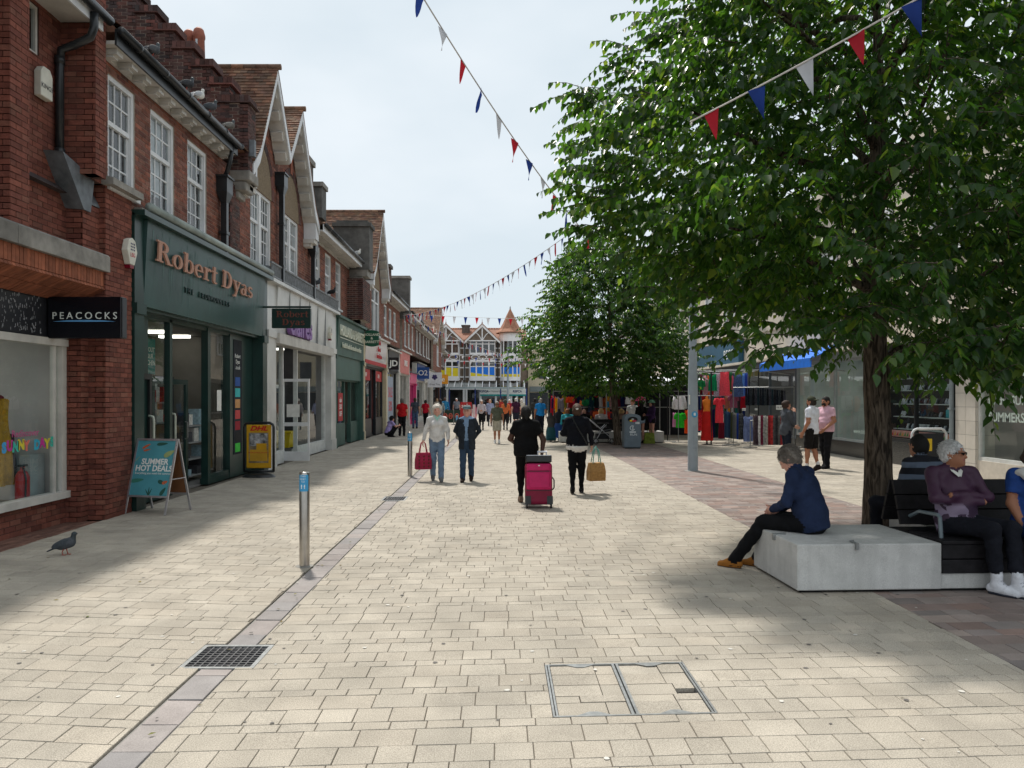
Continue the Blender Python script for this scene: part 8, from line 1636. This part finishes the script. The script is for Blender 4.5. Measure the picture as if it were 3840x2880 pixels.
b = MB(TL); b.tube([(-.1, -.10, 1.47), (.0, -.155, 1.28), (.12, -.16, 1.08), (.19, -.12, .95)], .012, 6); b.build('shoulder_strap', BLACKP, o)
w_ = Lp(TL, *J['wrR']); bag('shopping_bag', 'tan hessian shopping bag with teal handles', (w_.x + .08, w_.y - .02, w_.z - .50), .32, .34, .2, C('hessian', 165, 125, 75, 0.95, var=.2, scale=30), C('strap_teal', 90, 160, 150), .30, .2)
# --- right hand standing group
g1 = gnd(786, 466); o, TL, J = person('woman in dark grey hoodie and sunglasses raising a hand to her mouth', g1, -PI / 2 + .1, 1.70, {'elR': (.20, .12, 1.13), 'wrR': (.05, .20, 1.40), 'elL': (-.22, .06, 1.13), 'wrL': (-.16, .30, 1.03), 'knL': (-.09, .05, .5)}, fat=1.08, bust=.02, skin='fair', hair=(52, 36, 28), style='bun', top=(70, 74, 80), bot=(26, 32, 44), shoe=(30, 30, 34), hem=.82, vox=.0135, glasses=True, head=(10, 0))
g2 = gnd(812, 471); o, TL, J = person('man in white T-shirt and black shorts wearing a green cap', g2, .65, 1.80, {**walk(.35), 'elR': (.25, .02, 1.14), 'wrR': (.2, .12, .93), 'wrL': (-.26, .06, .9)}, fat=1.12, wide=1.14, skin='tan', hair=(35, 25, 20), style='cropped', beard=True, top=(214, 218, 228), bot=(24, 22, 22), shoe=(35, 28, 26), sleeve='short', legs='shorts', hem=.86, vox=.0135, hat=('cap', (62, 66, 52), -1))
g3 = gnd(826, 468.5); o, TL, J = person('bearded man in pink short sleeved shirt and black trousers', g3, PI / 2 + .45, 1.80, {**walk(.3), 'wrL': (-.16, .22, .95), 'elL': (-.25, .02, 1.14), 'elR': (.25, .0, 1.14), 'wrR': (.18, .2, .95)}, fat=1.28, wide=1.1, belly=.03, skin='tan', hair=(22, 18, 16), style='short', beard=True, top=(208, 168, 182), bot=(22, 22, 26), shoe=(22, 22, 24), sleeve='short', hem=.88, vox=.0135)
# --- seated on the concrete block
SIT = lambda **k: {**dict(pel=(0, 0, .13), wai=(0, .0, .27), che=(0, .05, .47), nek=(0, .10, .645), hed=(0, .15, .755), shL=(-.18, .08, .585), shR=(.18, .08, .585), elL=(-.24, .10, .31), elR=(.24, .10, .31), wrL=(-.12, .30, .22), wrR=(.12, .30, .22), hiL=(-.09, .03, .10), hiR=(.09, .03, .10), knL=(-.10, .45, .11), knR=(.10, .45, .11), anL=(-.1, .50, -.33), anR=(.1, .50, -.33), toL=(-.03, 1, -.12), toR=(.03, 1, -.12)), **k}
def seated(label, x, y, zseat, yaw, pose, **k):
    sh_ = {kk: ((np.array(v) + v3(0, 0, zseat)) if not kk.startswith('to') else v) for kk, v in SIT(**pose).items()}
    return person(label, (x, y, 0), yaw, 1.70, {kk: tuple(v) for kk, v in sh_.items()}, **{**dict(hem=.955 - .11), **k})
o, TL, J = seated('grey haired man in navy shirt sitting on the concrete block head bowed', 3.12, 7.62, .45, R(48), dict(anL=(-.10, .78, -.36), knL=(-.11, .46, .07), knR=(.10, .44, .08), anR=(.12, .62, -.36), wai=(0, .02, .27), che=(0, .09, .46), nek=(0, .17, .62), hed=(0, .24, .715), shL=(-.19, .13, .57), shR=(.19, .13, .57), elL=(-.25, .17, .31), elR=(.25, .17, .31), wrL=(-.08, .38, .20), wrR=(.08, .38, .19)), fat=1.22, wide=1.2, belly=.03, skin='pink', hair=(112, 105, 98), style='wispy', top=(34, 46, 74), bot=(16, 17, 20), shoe=(150, 98, 42), shoe_sole=(70, 48, 35), head=(0, -38), vox=.011, legs='trousers', strands=520)
JM = M('jacket_purple_print', srgb(62, 34, 58), 0.6, var=0.10, scale=9, bump=.3, bscale=20, spec=.4)
def print_band(m, z0, z1, ca, cb, sc):
    N = m.node_tree.nodes; L = m.node_tree.links; p = N['Principled BSDF']; old = p.inputs['Base Color'].links[0].from_socket; g_ = N.new('ShaderNodeNewGeometry'); sx_ = N.new('ShaderNodeSeparateXYZ'); L.new(g_.outputs['Position'], sx_.inputs[0]); n1 = N.new('ShaderNodeTexVoronoi'); n1.inputs['Scale'].default_value = sc; L.new(g_.outputs['Position'], n1.inputs['Vector']); r_ = N.new('ShaderNodeValToRGB'); r_.color_ramp.interpolation = 'CONSTANT'; e = r_.color_ramp.elements; e[0].color = (*ca, 1); e[1].color = (*cb, 1); e[1].position = .45; L.new(n1.outputs['Color'], r_.inputs[0]); mr = N.new('ShaderNodeMapRange'); mr.inputs[1].default_value = z0; mr.inputs[2].default_value = z1; mr.inputs[3].default_value = 1; mr.inputs[4].default_value = 0; L.new(sx_.outputs[2], mr.inputs[0]); mx = N.new('ShaderNodeMix'); mx.data_type = 'RGBA'; L.new(mr.outputs[0], mx.inputs[0]); L.new(old, mx.inputs[6]); L.new(r_.outputs[0], mx.inputs[7]); L.new(mx.outputs[2], p.inputs['Base Color'])
print_band(JM, .76, .80, srgb(58, 40, 62), srgb(135, 122, 145), 16)
o, TL, J = seated('white haired man in purple jacket and sunglasses with arms folded on bench', 4.42, 7.42, .47, PI + .10, dict(pel=(0, .0, .13), che=(0, -.06, .47), wai=(0, -.02, .28), nek=(0, -.07, .645), hed=(0, -.03, .775), shL=(-.20, -.06, .585), shR=(.20, -.06, .585), elL=(-.27, .08, .36), elR=(.27, .08, .36), wrL=(.15, .15, .40), wrR=(-.16, .17, .33), knL=(-.24, .42, .12), knR=(-.02, .45, .12), anL=(-.18, .56, -.37), anR=(-.06, .46, -.37), toL=(-.25, 1, -.12), toR=(-.5, .9, -.12)), fat=1.2, wide=1.12, belly=.04, skin='tan', hair=(200, 200, 200), style='short', top=JM, bot=(24, 26, 34), shoe=(212, 214, 220), glasses=True, head=(36, 2), vox=.0105, strands=420, hide_hands=('L', 'R'))
b = MB(TL); b.add([(-.06, .02, 1.085), (-.012, .062, 1.03), (.0, .058, 1.04), (.012, .062, 1.03), (.06, .02, 1.085), (.05, -.02, 1.115), (0, .035, 1.07), (-.05, -.02, 1.115)], [(0, 1, 2, 6, 7), (2, 3, 4, 5, 6)]); b.build('collar', WHP, o)
for S_ in 'LR':
    a_ = J['an' + S_]; d_ = J['to' + S_] / np.linalg.norm(J['to' + S_]); b = MB(TL); h_ = a_ - v3(d_[0], d_[1], 0) * .06; t_ = a_ + v3(d_[0], d_[1], 0) * .17; b.tube([(h_[0], h_[1], .026), ((h_[0] + t_[0]) / 2, (h_[1] + t_[1]) / 2, .026), (t_[0], t_[1], .024)], [.038, .045, .034], 10); b.V = [(v[0], v[1], .002 + (v[2] - .0) * .45) for v in b.V]; b.build('shoe_sole', C('sole_navy', 40, 44, 56), o, smooth=True)
    for k_ in range(4): b = MB(TL); c_ = a_ + v3(d_[0], d_[1], 0) * (.045 + .02 * k_) + v3(0, 0, .03 - .022 * k_); sx_ = v3(-d_[1], d_[0], 0) * .024; b.tube([tuple(c_ - sx_), tuple(c_ + v3(0, 0, .012)), tuple(c_ + sx_)], .005, 5); b.build('shoelace', C('lace_grey', 175, 178, 184), o)
def stripe_mat():
    m = bpy.data.materials.new('striped_knit'); m.use_nodes = True; N = m.node_tree.nodes; L = m.node_tree.links; p = N['Principled BSDF']; p.inputs['Roughness'].default_value = .9; g_ = N.new("ShaderNodeNewGeometry"); sx_ = N.new("ShaderNodeSeparateXYZ"); L.new(g_.outputs['Position'], sx_.inputs[0]); a = N.new("ShaderNodeMath"); a.operation = 'MULTIPLY'; a.inputs[1].default_value = 7.4; L.new(sx_.outputs[2], a.inputs[0]); f_ = N.new("ShaderNodeMath"); f_.operation = 'FRACT'; L.new(a.outputs[0], f_.inputs[0]); r_ = N.new("ShaderNodeValToRGB"); r_.color_ramp.interpolation = 'CONSTANT'; e = r_.color_ramp.elements; e[0].color = (*srgb(18, 20, 30), 1); e[1].color = (*srgb(92, 104, 122), 1); e[1].position = .55; L.new(f_.outputs[0], r_.inputs[0]); L.new(r_.outputs[0], p.inputs['Base Color']); return m
o, TL, J = seated('man in black and grey striped jumper sitting back to back on the bench', 4.72, 8.5, .47, .25, dict(anL=(-.2, .5, -.38), knL=(-.28, .42, .12), hed=(0, .10, .78), nek=(0, .05, .65), che=(0, .02, .47), shL=(-.19, .03, .59), shR=(.19, .03, .59)), fat=1.1, wide=1.1, skin='tan', hair=(18, 16, 16), style='short', stripes=stripe_mat(), bot=(24, 26, 34), shoe=(30, 30, 32), vox=.0115)
FLOR = M('dress_blue_floral', srgb(22, 62, 130), .8, var=.15, scale=20, bump=.2)
o, TL, J = seated('woman in blue floral dress with white cardigan round her shoulders', 5.12, 7.30, .47, PI - .12, dict(pel=(0, 0, .13), che=(0, -.03, .46), nek=(0, -.03, .63), hed=(0, .0, .755), shL=(-.18, -.03, .575), shR=(.18, -.03, .575), elR=(.22, .0, .31), wrR=(.19, .16, .10), wrL=(-.1, .3, .2), elL=(-.24, .05, .31)), fat=1.25, bust=.03, skin='tan', hair=(60, 45, 38), style='curly', top=FLOR, bot=(22, 62, 130), sleeve='short', legs='dress', shoe=(90, 70, 60), vox=.0125)
b = MB(TL); b.tube([(.21, -.02, 1.05), (.15, .04, 1.09), (.09, .11, 1.0), (.04, .15, .9), (0, .17, .82)], [.03, .05, .045, .04, .03], 8); b.tube([(-.21, -.02, 1.05), (-.15, .04, 1.09), (-.09, .11, 1.0), (-.04, .15, .9)], [.03, .05, .045, .035], 8); b.build('cardigan', C('cardigan_white', 205, 203, 200), o, smooth=True)
# --- middle distance
VX = .021
mid = [
 ('man in olive T-shirt and pale cargo shorts walking towards the couple', 497, 443.5, PI, 1.62, dict(fat=1.1, belly=.02, skin='tan', hair=(150, 145, 140), top=(88, 92, 78), bot=(165, 160, 145), sleeve='short', legs='shorts', glasses=True, shoe=(200, 200, 200), vox=.016), walk(.5)),
 ('man in red T-shirt with printed back standing outside the charity shop', 402, 436, .1, 1.72, dict(fat=1.25, skin='fair', hair=(90, 88, 85), style='cropped', top=(170, 25, 32), bot=(22, 22, 26), sleeve='short', hat=('cap', (110, 110, 105), 1)), {}),
 ('man in slate T-shirt and jeans wearing a dark cap by the pink shop', 415, 428.5, .2, 1.74, dict(fat=1.0, skin='fair', top=(62, 68, 78), bot=(60, 80, 110), sleeve='short', hat=('cap', (25, 25, 30), 1)), {}),
 ('person in red top and black trousers by the pink shop', 425.5, 427.5, -.3, 1.62, dict(fat=1.15, skin='fair', hair=(25, 20, 20), style='bun', top=(175, 25, 45), bot=(20, 20, 24), sleeve='short'), walk(.4)),
 ('woman in white and black baseball top holding a bag', 481.5, 430, PI, 1.64, dict(fat=.95, skin='fair', hair=(80, 60, 50), style='pony', top=(190, 180, 185), bot=(25, 25, 28), legs='leggings', hat=('cap', (205, 195, 190), 1)), {**walk(.4), 'wrL': (-.05, .2, 1.1), 'elL': (-.24, .05, 1.13)}),
 ('woman in pale blue tunic and dark cropped trousers', 490, 426, PI, 1.63, dict(fat=1.1, skin='pink', hair=(170, 140, 110), style='long', top=(150, 160, 190), bot=(35, 35, 42), legs='leggings', hem=.74), walk(-.5)),
 ('woman in orange top with dark leggings and long hair walking away', 505.5, 430, .0, 1.66, dict(fat=1.0, skin='tan', hair=(55, 60, 50), style='long', top=(205, 110, 65), bot=(28, 28, 32), legs='leggings'), walk(.55)),
 ('man in aubergine shirt and dark shorts walking away', 516, 428.5, 0, 1.74, dict(fat=1.25, wide=1.1, skin='pink', hair=(200, 195, 190), style='cropped', top=(62, 30, 52), bot=(38, 42, 55), sleeve='short', legs='shorts'), walk(.4)),
 ('man in bright blue polo shirt and navy trousers walking away', 540.5, 436, .1, 1.74, dict(fat=1.15, skin='tan', hair=(150, 145, 140), style='cropped', top=(30, 125, 195), bot=(26, 30, 44), sleeve='short', vox=.017), walk(-.35)),
 ('person in dark olive jacket behind the blue shirted man', 535, 429, 0, 1.72, dict(fat=1.1, skin='tan', hair=(20, 18, 18), top=(52, 54, 52), bot=(35, 36, 42)), walk(.4)),
 ('white haired woman in crimson cardigan far along the street', 509.5, 423, PI, 1.6, dict(fat=1.1, skin='pink', hair=(205, 200, 195), style='curly', top=(165, 30, 55), bot=(40, 40, 46)), walk(.3)),
 ('person in cream jacket behind the aubergine shirted man', 521.5, 424, 0, 1.66, dict(fat=1.1, skin='pink', hair=(200, 195, 188), style='curly', top=(195, 188, 175), bot=(70, 68, 66)), {}),
 ('person in black top behind the woman in pale blue', 486, 421.5, 0, 1.66, dict(fat=1.0, skin='tan', hair=(30, 26, 24), top=(32, 32, 36), bot=(30, 30, 34)), {}),
 ('white haired man in grey shirt near the cafe barrier', 456.5, 421, PI, 1.7, dict(fat=1.1, skin='pink', hair=(205, 205, 205), top=(120, 125, 135), bot=(50, 52, 60), sleeve='short'), {}),
 ('man in teal shirt at the far left of the cafe barrier', 445, 423, 0, 1.74, dict(fat=1.1, skin='fair', hair=(90, 70, 60), top=(50, 130, 175), bot=(40, 42, 50)), {}),
 ('woman in grey top with long dark hair by the grape sign', 440.5, 425, .2, 1.66, dict(fat=1.0, skin='fair', hair=(40, 32, 30), style='long', top=(140, 150, 150), bot=(120, 125, 135)), {}),
 ('fair haired person in beige by the grape sign', 437, 422, 0, 1.68, dict(fat=1.05, skin='fair', hair=(160, 130, 100), top=(170, 160, 145), bot=(70, 70, 76)), {}),
 ('person in red jacket far off behind the olive shirt', 500.5, 420, PI, 1.64, dict(fat=1.0, skin='fair', hair=(60, 50, 45), top=(160, 50, 45), bot=(40, 40, 45)), {}),
 ('woman in black T-shirt and pale denim shorts beside the bin', 641, 443, .3, 1.66, dict(fat=1.05, skin='pink', hair=(18, 16, 16), style='long', top=(20, 20, 22), bot=(150, 170, 190), legs='short_shorts', shoe=(30, 30, 32), sleeve='long', vox=.018), {'wrR': (.1, .3, 1.1), 'elR': (.24, .06, 1.13)}),
 ('person in purple hoodie and green bucket hat beside the bin', 652, 443, PI / 2 + .3, 1.66, dict(fat=1.0, skin='pink', hair=(40, 30, 28), style='long', top=(70, 48, 88), bot=(24, 24, 30), legs='short_shorts', shoe=(25, 25, 28), hem=.84, hat=('bucket', (120, 175, 150)), vox=.018), {'wrL': (-.05, .3, 1.12), 'elL': (-.24, .06, 1.13), 'wrR': (.05, .28, 1.12), 'elR': (.24, .06, 1.13)}),
 ('auburn haired woman in white top standing behind the bin', 632.5, 440, PI - .3, 1.68, dict(fat=1.05, skin='pink', hair=(130, 75, 45), style='bun', top=(205, 205, 208), bot=(60, 62, 70), sleeve='short', head=(0, -20), vox=.018), {}),
]
for lab, u_, v_, yw, H_, kw, ps in mid: person(lab, gnd(u_, v_), yw, H_, ps, **{**dict(vox=VX), **kw})
# crouching person by the charity shop
person('person in lilac T-shirt and black bucket hat crouching against the shopfront', gnd(390, 437), -.9, 1.68, dict(pel=(0, -.15, .22), wai=(0, -.10, .36), che=(0, .0, .54), nek=(0, .05, .70), hed=(0, .10, .82), shL=(-.17, .03, .65), shR=(.17, .03, .65), elL=(-.22, .18, .48), elR=(.22, .18, .48), wrL=(-.12, .38, .44), wrR=(.12, .40, .52), hiL=(-.09, -.12, .2), hiR=(.09, -.12, .2), knL=(-.14, .26, .46), knR=(.14, .26, .46), anL=(-.12, .02, .085), anR=(.12, .02, .085)), fat=.95, skin='pink', hair=(30, 25, 25), top=(165, 150, 205), bot=(22, 22, 26), shoe=(30, 30, 34), sleeve='short', hem=.955 - .06, hat=('bucket', (22, 22, 24)), vox=.017, legs='trousers')
# people on the far bench, backs towards us
for u_, hairc, st_2, topc, lab in ((567.5, (135, 85, 50), 'short', (60, 165, 180), 'auburn haired person in turquoise sitting on the far bench'), (584.5, (190, 150, 130), None, (22, 22, 24), 'bald man in black sitting on the far bench'), (601.5, (200, 160, 110), 'curly', (205, 195, 200), 'blonde curly haired woman in pale top on the far bench'), (622, (195, 160, 115), 'curly', (150, 120, 110), 'fair curly haired person half hidden by the second trunk')):
    seated(lab, (u_ - 500) / FPX * 30.6, 30.6, .44, 0, {}, fat=1.2, skin='pink', hair=hairc, style=st_2, top=topc, bot=(45, 45, 55), vox=.021)
# --- pigeons
def pigeon(x, y, z, yaw, s, label, body, wing, pale=False, group=None):
    T = Matrix.Translation((x, y, z)) @ Matrix.Rotation(yaw, 4, 'Z') @ Matrix.Scale(s, 4); F = Field((-.1, -.2, -.01), (.1, .2, .3), .0065)
    F.ell('body', (0, -.01, .125), (.056, .10, .058), rotm(0, R(20)), k=.03); F.ell('body', (0, .06, .15), (.045, .05, .055), k=.04); F.cap('neck', (0, .075, .17), (0, .088, .235), .036, .024, k=.03); F.ell('neck', (0, .095, .248), (.021, .026, .021), k=.02); F.cap('beak', (0, .117, .246), (0, .137, .240), .006, .003, k=.004)
    for sd in (-1, 1): F.ell('wing', (sd * .043, -.035, .135), (.02, .105, .045), rotm(R(sd * 6), R(22)), k=.01)
    F.ell('wing', (0, -.135, .075), (.03, .08, .010), rotm(0, R(24)), k=.02)
    V, Q, order, mi = F.mesh(.006); me = bpy.data.meshes.new('pigeon'); me.from_pydata([tuple(T @ Vector(v) - Vector((x, y, z))) for v in V], [], [tuple(int(i) for i in q) for q in Q])
    mm = {'body': C('pg_%d' % body[0], *body, .8, var=.25, scale=60), 'neck': C('pg_neck', 50, 58, 62, .5, var=.2, scale=60) if not pale else C('pg_pale', 190, 190, 185), 'wing': C('pgw_%d' % wing[0], *wing, .8, var=.35, scale=70), 'beak': C('pg_beak', 70, 66, 64)}
    for t in order: me.materials.append(mm[t])
    me.polygons.foreach_set('material_index', mi.astype(np.int32)); me.polygons.foreach_set('use_smooth', np.ones(len(Q), bool)); me.update()
    o = bpy.data.objects.new('pigeon', me); COL.objects.link(o); o.location = (x, y, z); WL[o.name] = Vector((x, y, z)); tagit(o, label, 'pigeon', group)
    for sd, fy in ((-1, .02), (1, -.02)):
        b = MB(T); b.tube([(sd * .02, .0, .09), (sd * .022, fy - .01, .04), (sd * .022, fy, .008)], [.008, .005, .005], 6)
        for a in (-.5, 0, .5): b.tube([(sd * .022, fy, .006), (sd * .022 + .03 * math.sin(a), fy + .032 * math.cos(a), .004)], .0035, 5)
        b.tube([(sd * .022, fy, .006), (sd * .022, fy - .018, .004)], .003, 5); b.build('leg', C('pg_leg', 165, 70, 55), o)
    return o
p = gnd(65.5, 555); pigeon(p.x, p.y, 0, R(-78), .98, 'grey pigeon walking on the pavers in front of the clothes shop', (72, 76, 82), (60, 66, 72))
for (y, c, wg, pale, lab) in ((11.95, (60, 62, 66), (70, 72, 76), False, 'dark pigeon perched alone on the upper gutter'), (13.25, (45, 47, 52), (50, 52, 56), False, 'blackish pigeon perched next to the white one on the gutter'), (13.75, (205, 205, 200), (170, 172, 175), True, 'white pigeon perched on the black gutter'), (14.3, (70, 72, 78), (60, 64, 70), False, 'slate pigeon perched beyond the white one on the gutter'), (15.3, (95, 92, 88), (110, 108, 104), False, 'brownish pigeon perched at the end of the gutter')): pigeon(-5.42, y, 7.08, R(-60 + 20 * (y % 2)), 1.1, lab, c, wg, pale)
pigeon(-5.6, 23.4, 5.16, R(-40), 1.1, 'dark pigeon perched on the grey railing', (50, 52, 58), (44, 46, 50)); pigeon(-5.6, 25.5, 5.16, R(-100), 1.1, 'black pigeon perched at the railing end', (30, 32, 36), (34, 36, 40)); pigeon(-5.3, 28.4, 7.0, R(-70), 1.15, 'pale pigeon perched on the dentil eaves', (195, 195, 190), (165, 168, 170), True)
# ------------------------------------------------------------------ bunting
FL = {'w': C('flag_white', 205, 206, 212, .8, var=.05, transl=.35), 'r': C('flag_red', 185, 28, 45, .8, var=.05, transl=.35), 'b': C('flag_blue', 32, 62, 140, .8, var=.05, transl=.35)}
def flag_mesh(k, fold):
    m = MB(); n = 5; vs = []; fs = []
    for j in range(n + 1):
        t = j / n; hw = .09 * (1 - t)
        for i in (-1, 0, 1): vs.append((i * hw, fold * .05 * math.sin(t * 4 + i * 1.4) + (.02 * fold if i == 0 else 0), -.38 * t))
    for j in range(n):
        for i in range(2): fs.append((j * 3 + i, j * 3 + i + 1, (j + 1) * 3 + i + 1, (j + 1) * 3 + i))
    m.add(vs, fs); me = m.mesh('flag', FL[k], smooth=True); return me
FM = {(k, i): flag_mesh(k, f_) for k in 'wrb' for i, f_ in enumerate((.15, -.3, .4))}
def bunting(label, P0, P1, sag, t0=0.0, t1=1.0, step=.62, seq='wrb', s=1.0):
    P0, P1 = Vector(P0), Vector(P1); t = thing('bunting', P0, label, 'bunting'); f = lambda a: P0.lerp(P1, a) - Vector((0, 0, sag * 4 * a * (1 - a)))
    n = 40; b = MB(); b.tube([f(t0 + (t1 - t0) * i / n) for i in range(n + 1)], .009, 5); b.build('cord', C('cord_white', 205, 200, 195), t)
    L_ = (P1 - P0).length * (t1 - t0); k = int(L_ / step); d = P1 - P0; yw = math.atan2(d.y, d.x)
    for i in range(k):
        a = t0 + (t1 - t0) * (i + .5) / k; sl = (f(a + .004) - f(a - .004)); pit = -math.atan2(sl.z, math.hypot(sl.x, sl.y))
        inst('flag', FM[(seq[i % len(seq)], random.randrange(3))], t, f(a) - Vector((0, 0, .005)), (random.uniform(-.2, .2), pit * .75, yw + random.uniform(-.25, .25)), (s, s, s * random.uniform(.9, 1.05)))
    return t
A0 = at(424, -18, 9.3); A1 = at(549, 192, 12.6); dA = (A1 - A0)
bunting('bunting string sweeping from the left roofs down into the tree crown', A0 - dA * .5 + Vector((0, 0, -.15)), A1 + dA * .55 + Vector((0, 0, .45)), .28, step=.52, seq='bwr', s=.95)
B0 = at(918, -4, 6.3); B1 = at(690, 122, 7.4); dB = B1 - B0
bunting('bunting string crossing in front of the large tree crown', B0 - dB * .3, B1, .03, step=.40, seq='wbr', s=.85)
bunting('bunting string rising from the left terrace towards the lamp column', (-5.4, 42.6, 6.35), at(566, 236, 22.5), .55, step=.5, seq='wrb')
bunting('level bunting string crossing the street by the sportswear shop', (-5.4, 42.8, 6.45), (8.5, 43.0, 6.2), .15, step=.62, s=1.1, seq='rwb')
bunting('bunting string running from the sportswear shop to the far lamp column', (-5.35, 42.9, 6.4), (2.2, 72, 5.4), .35, step=.7, seq='rwb')
bunting('upper far bunting string before the half timbered building', (-5.3, 66, 5.65), (4.0, 70, 5.5), .35, step=.6, seq='wrb'); bunting('lower far bunting string before the half timbered building', (-5.3, 70, 5.3), (5.0, 74, 5.1), .25, step=.6, seq='rwb')
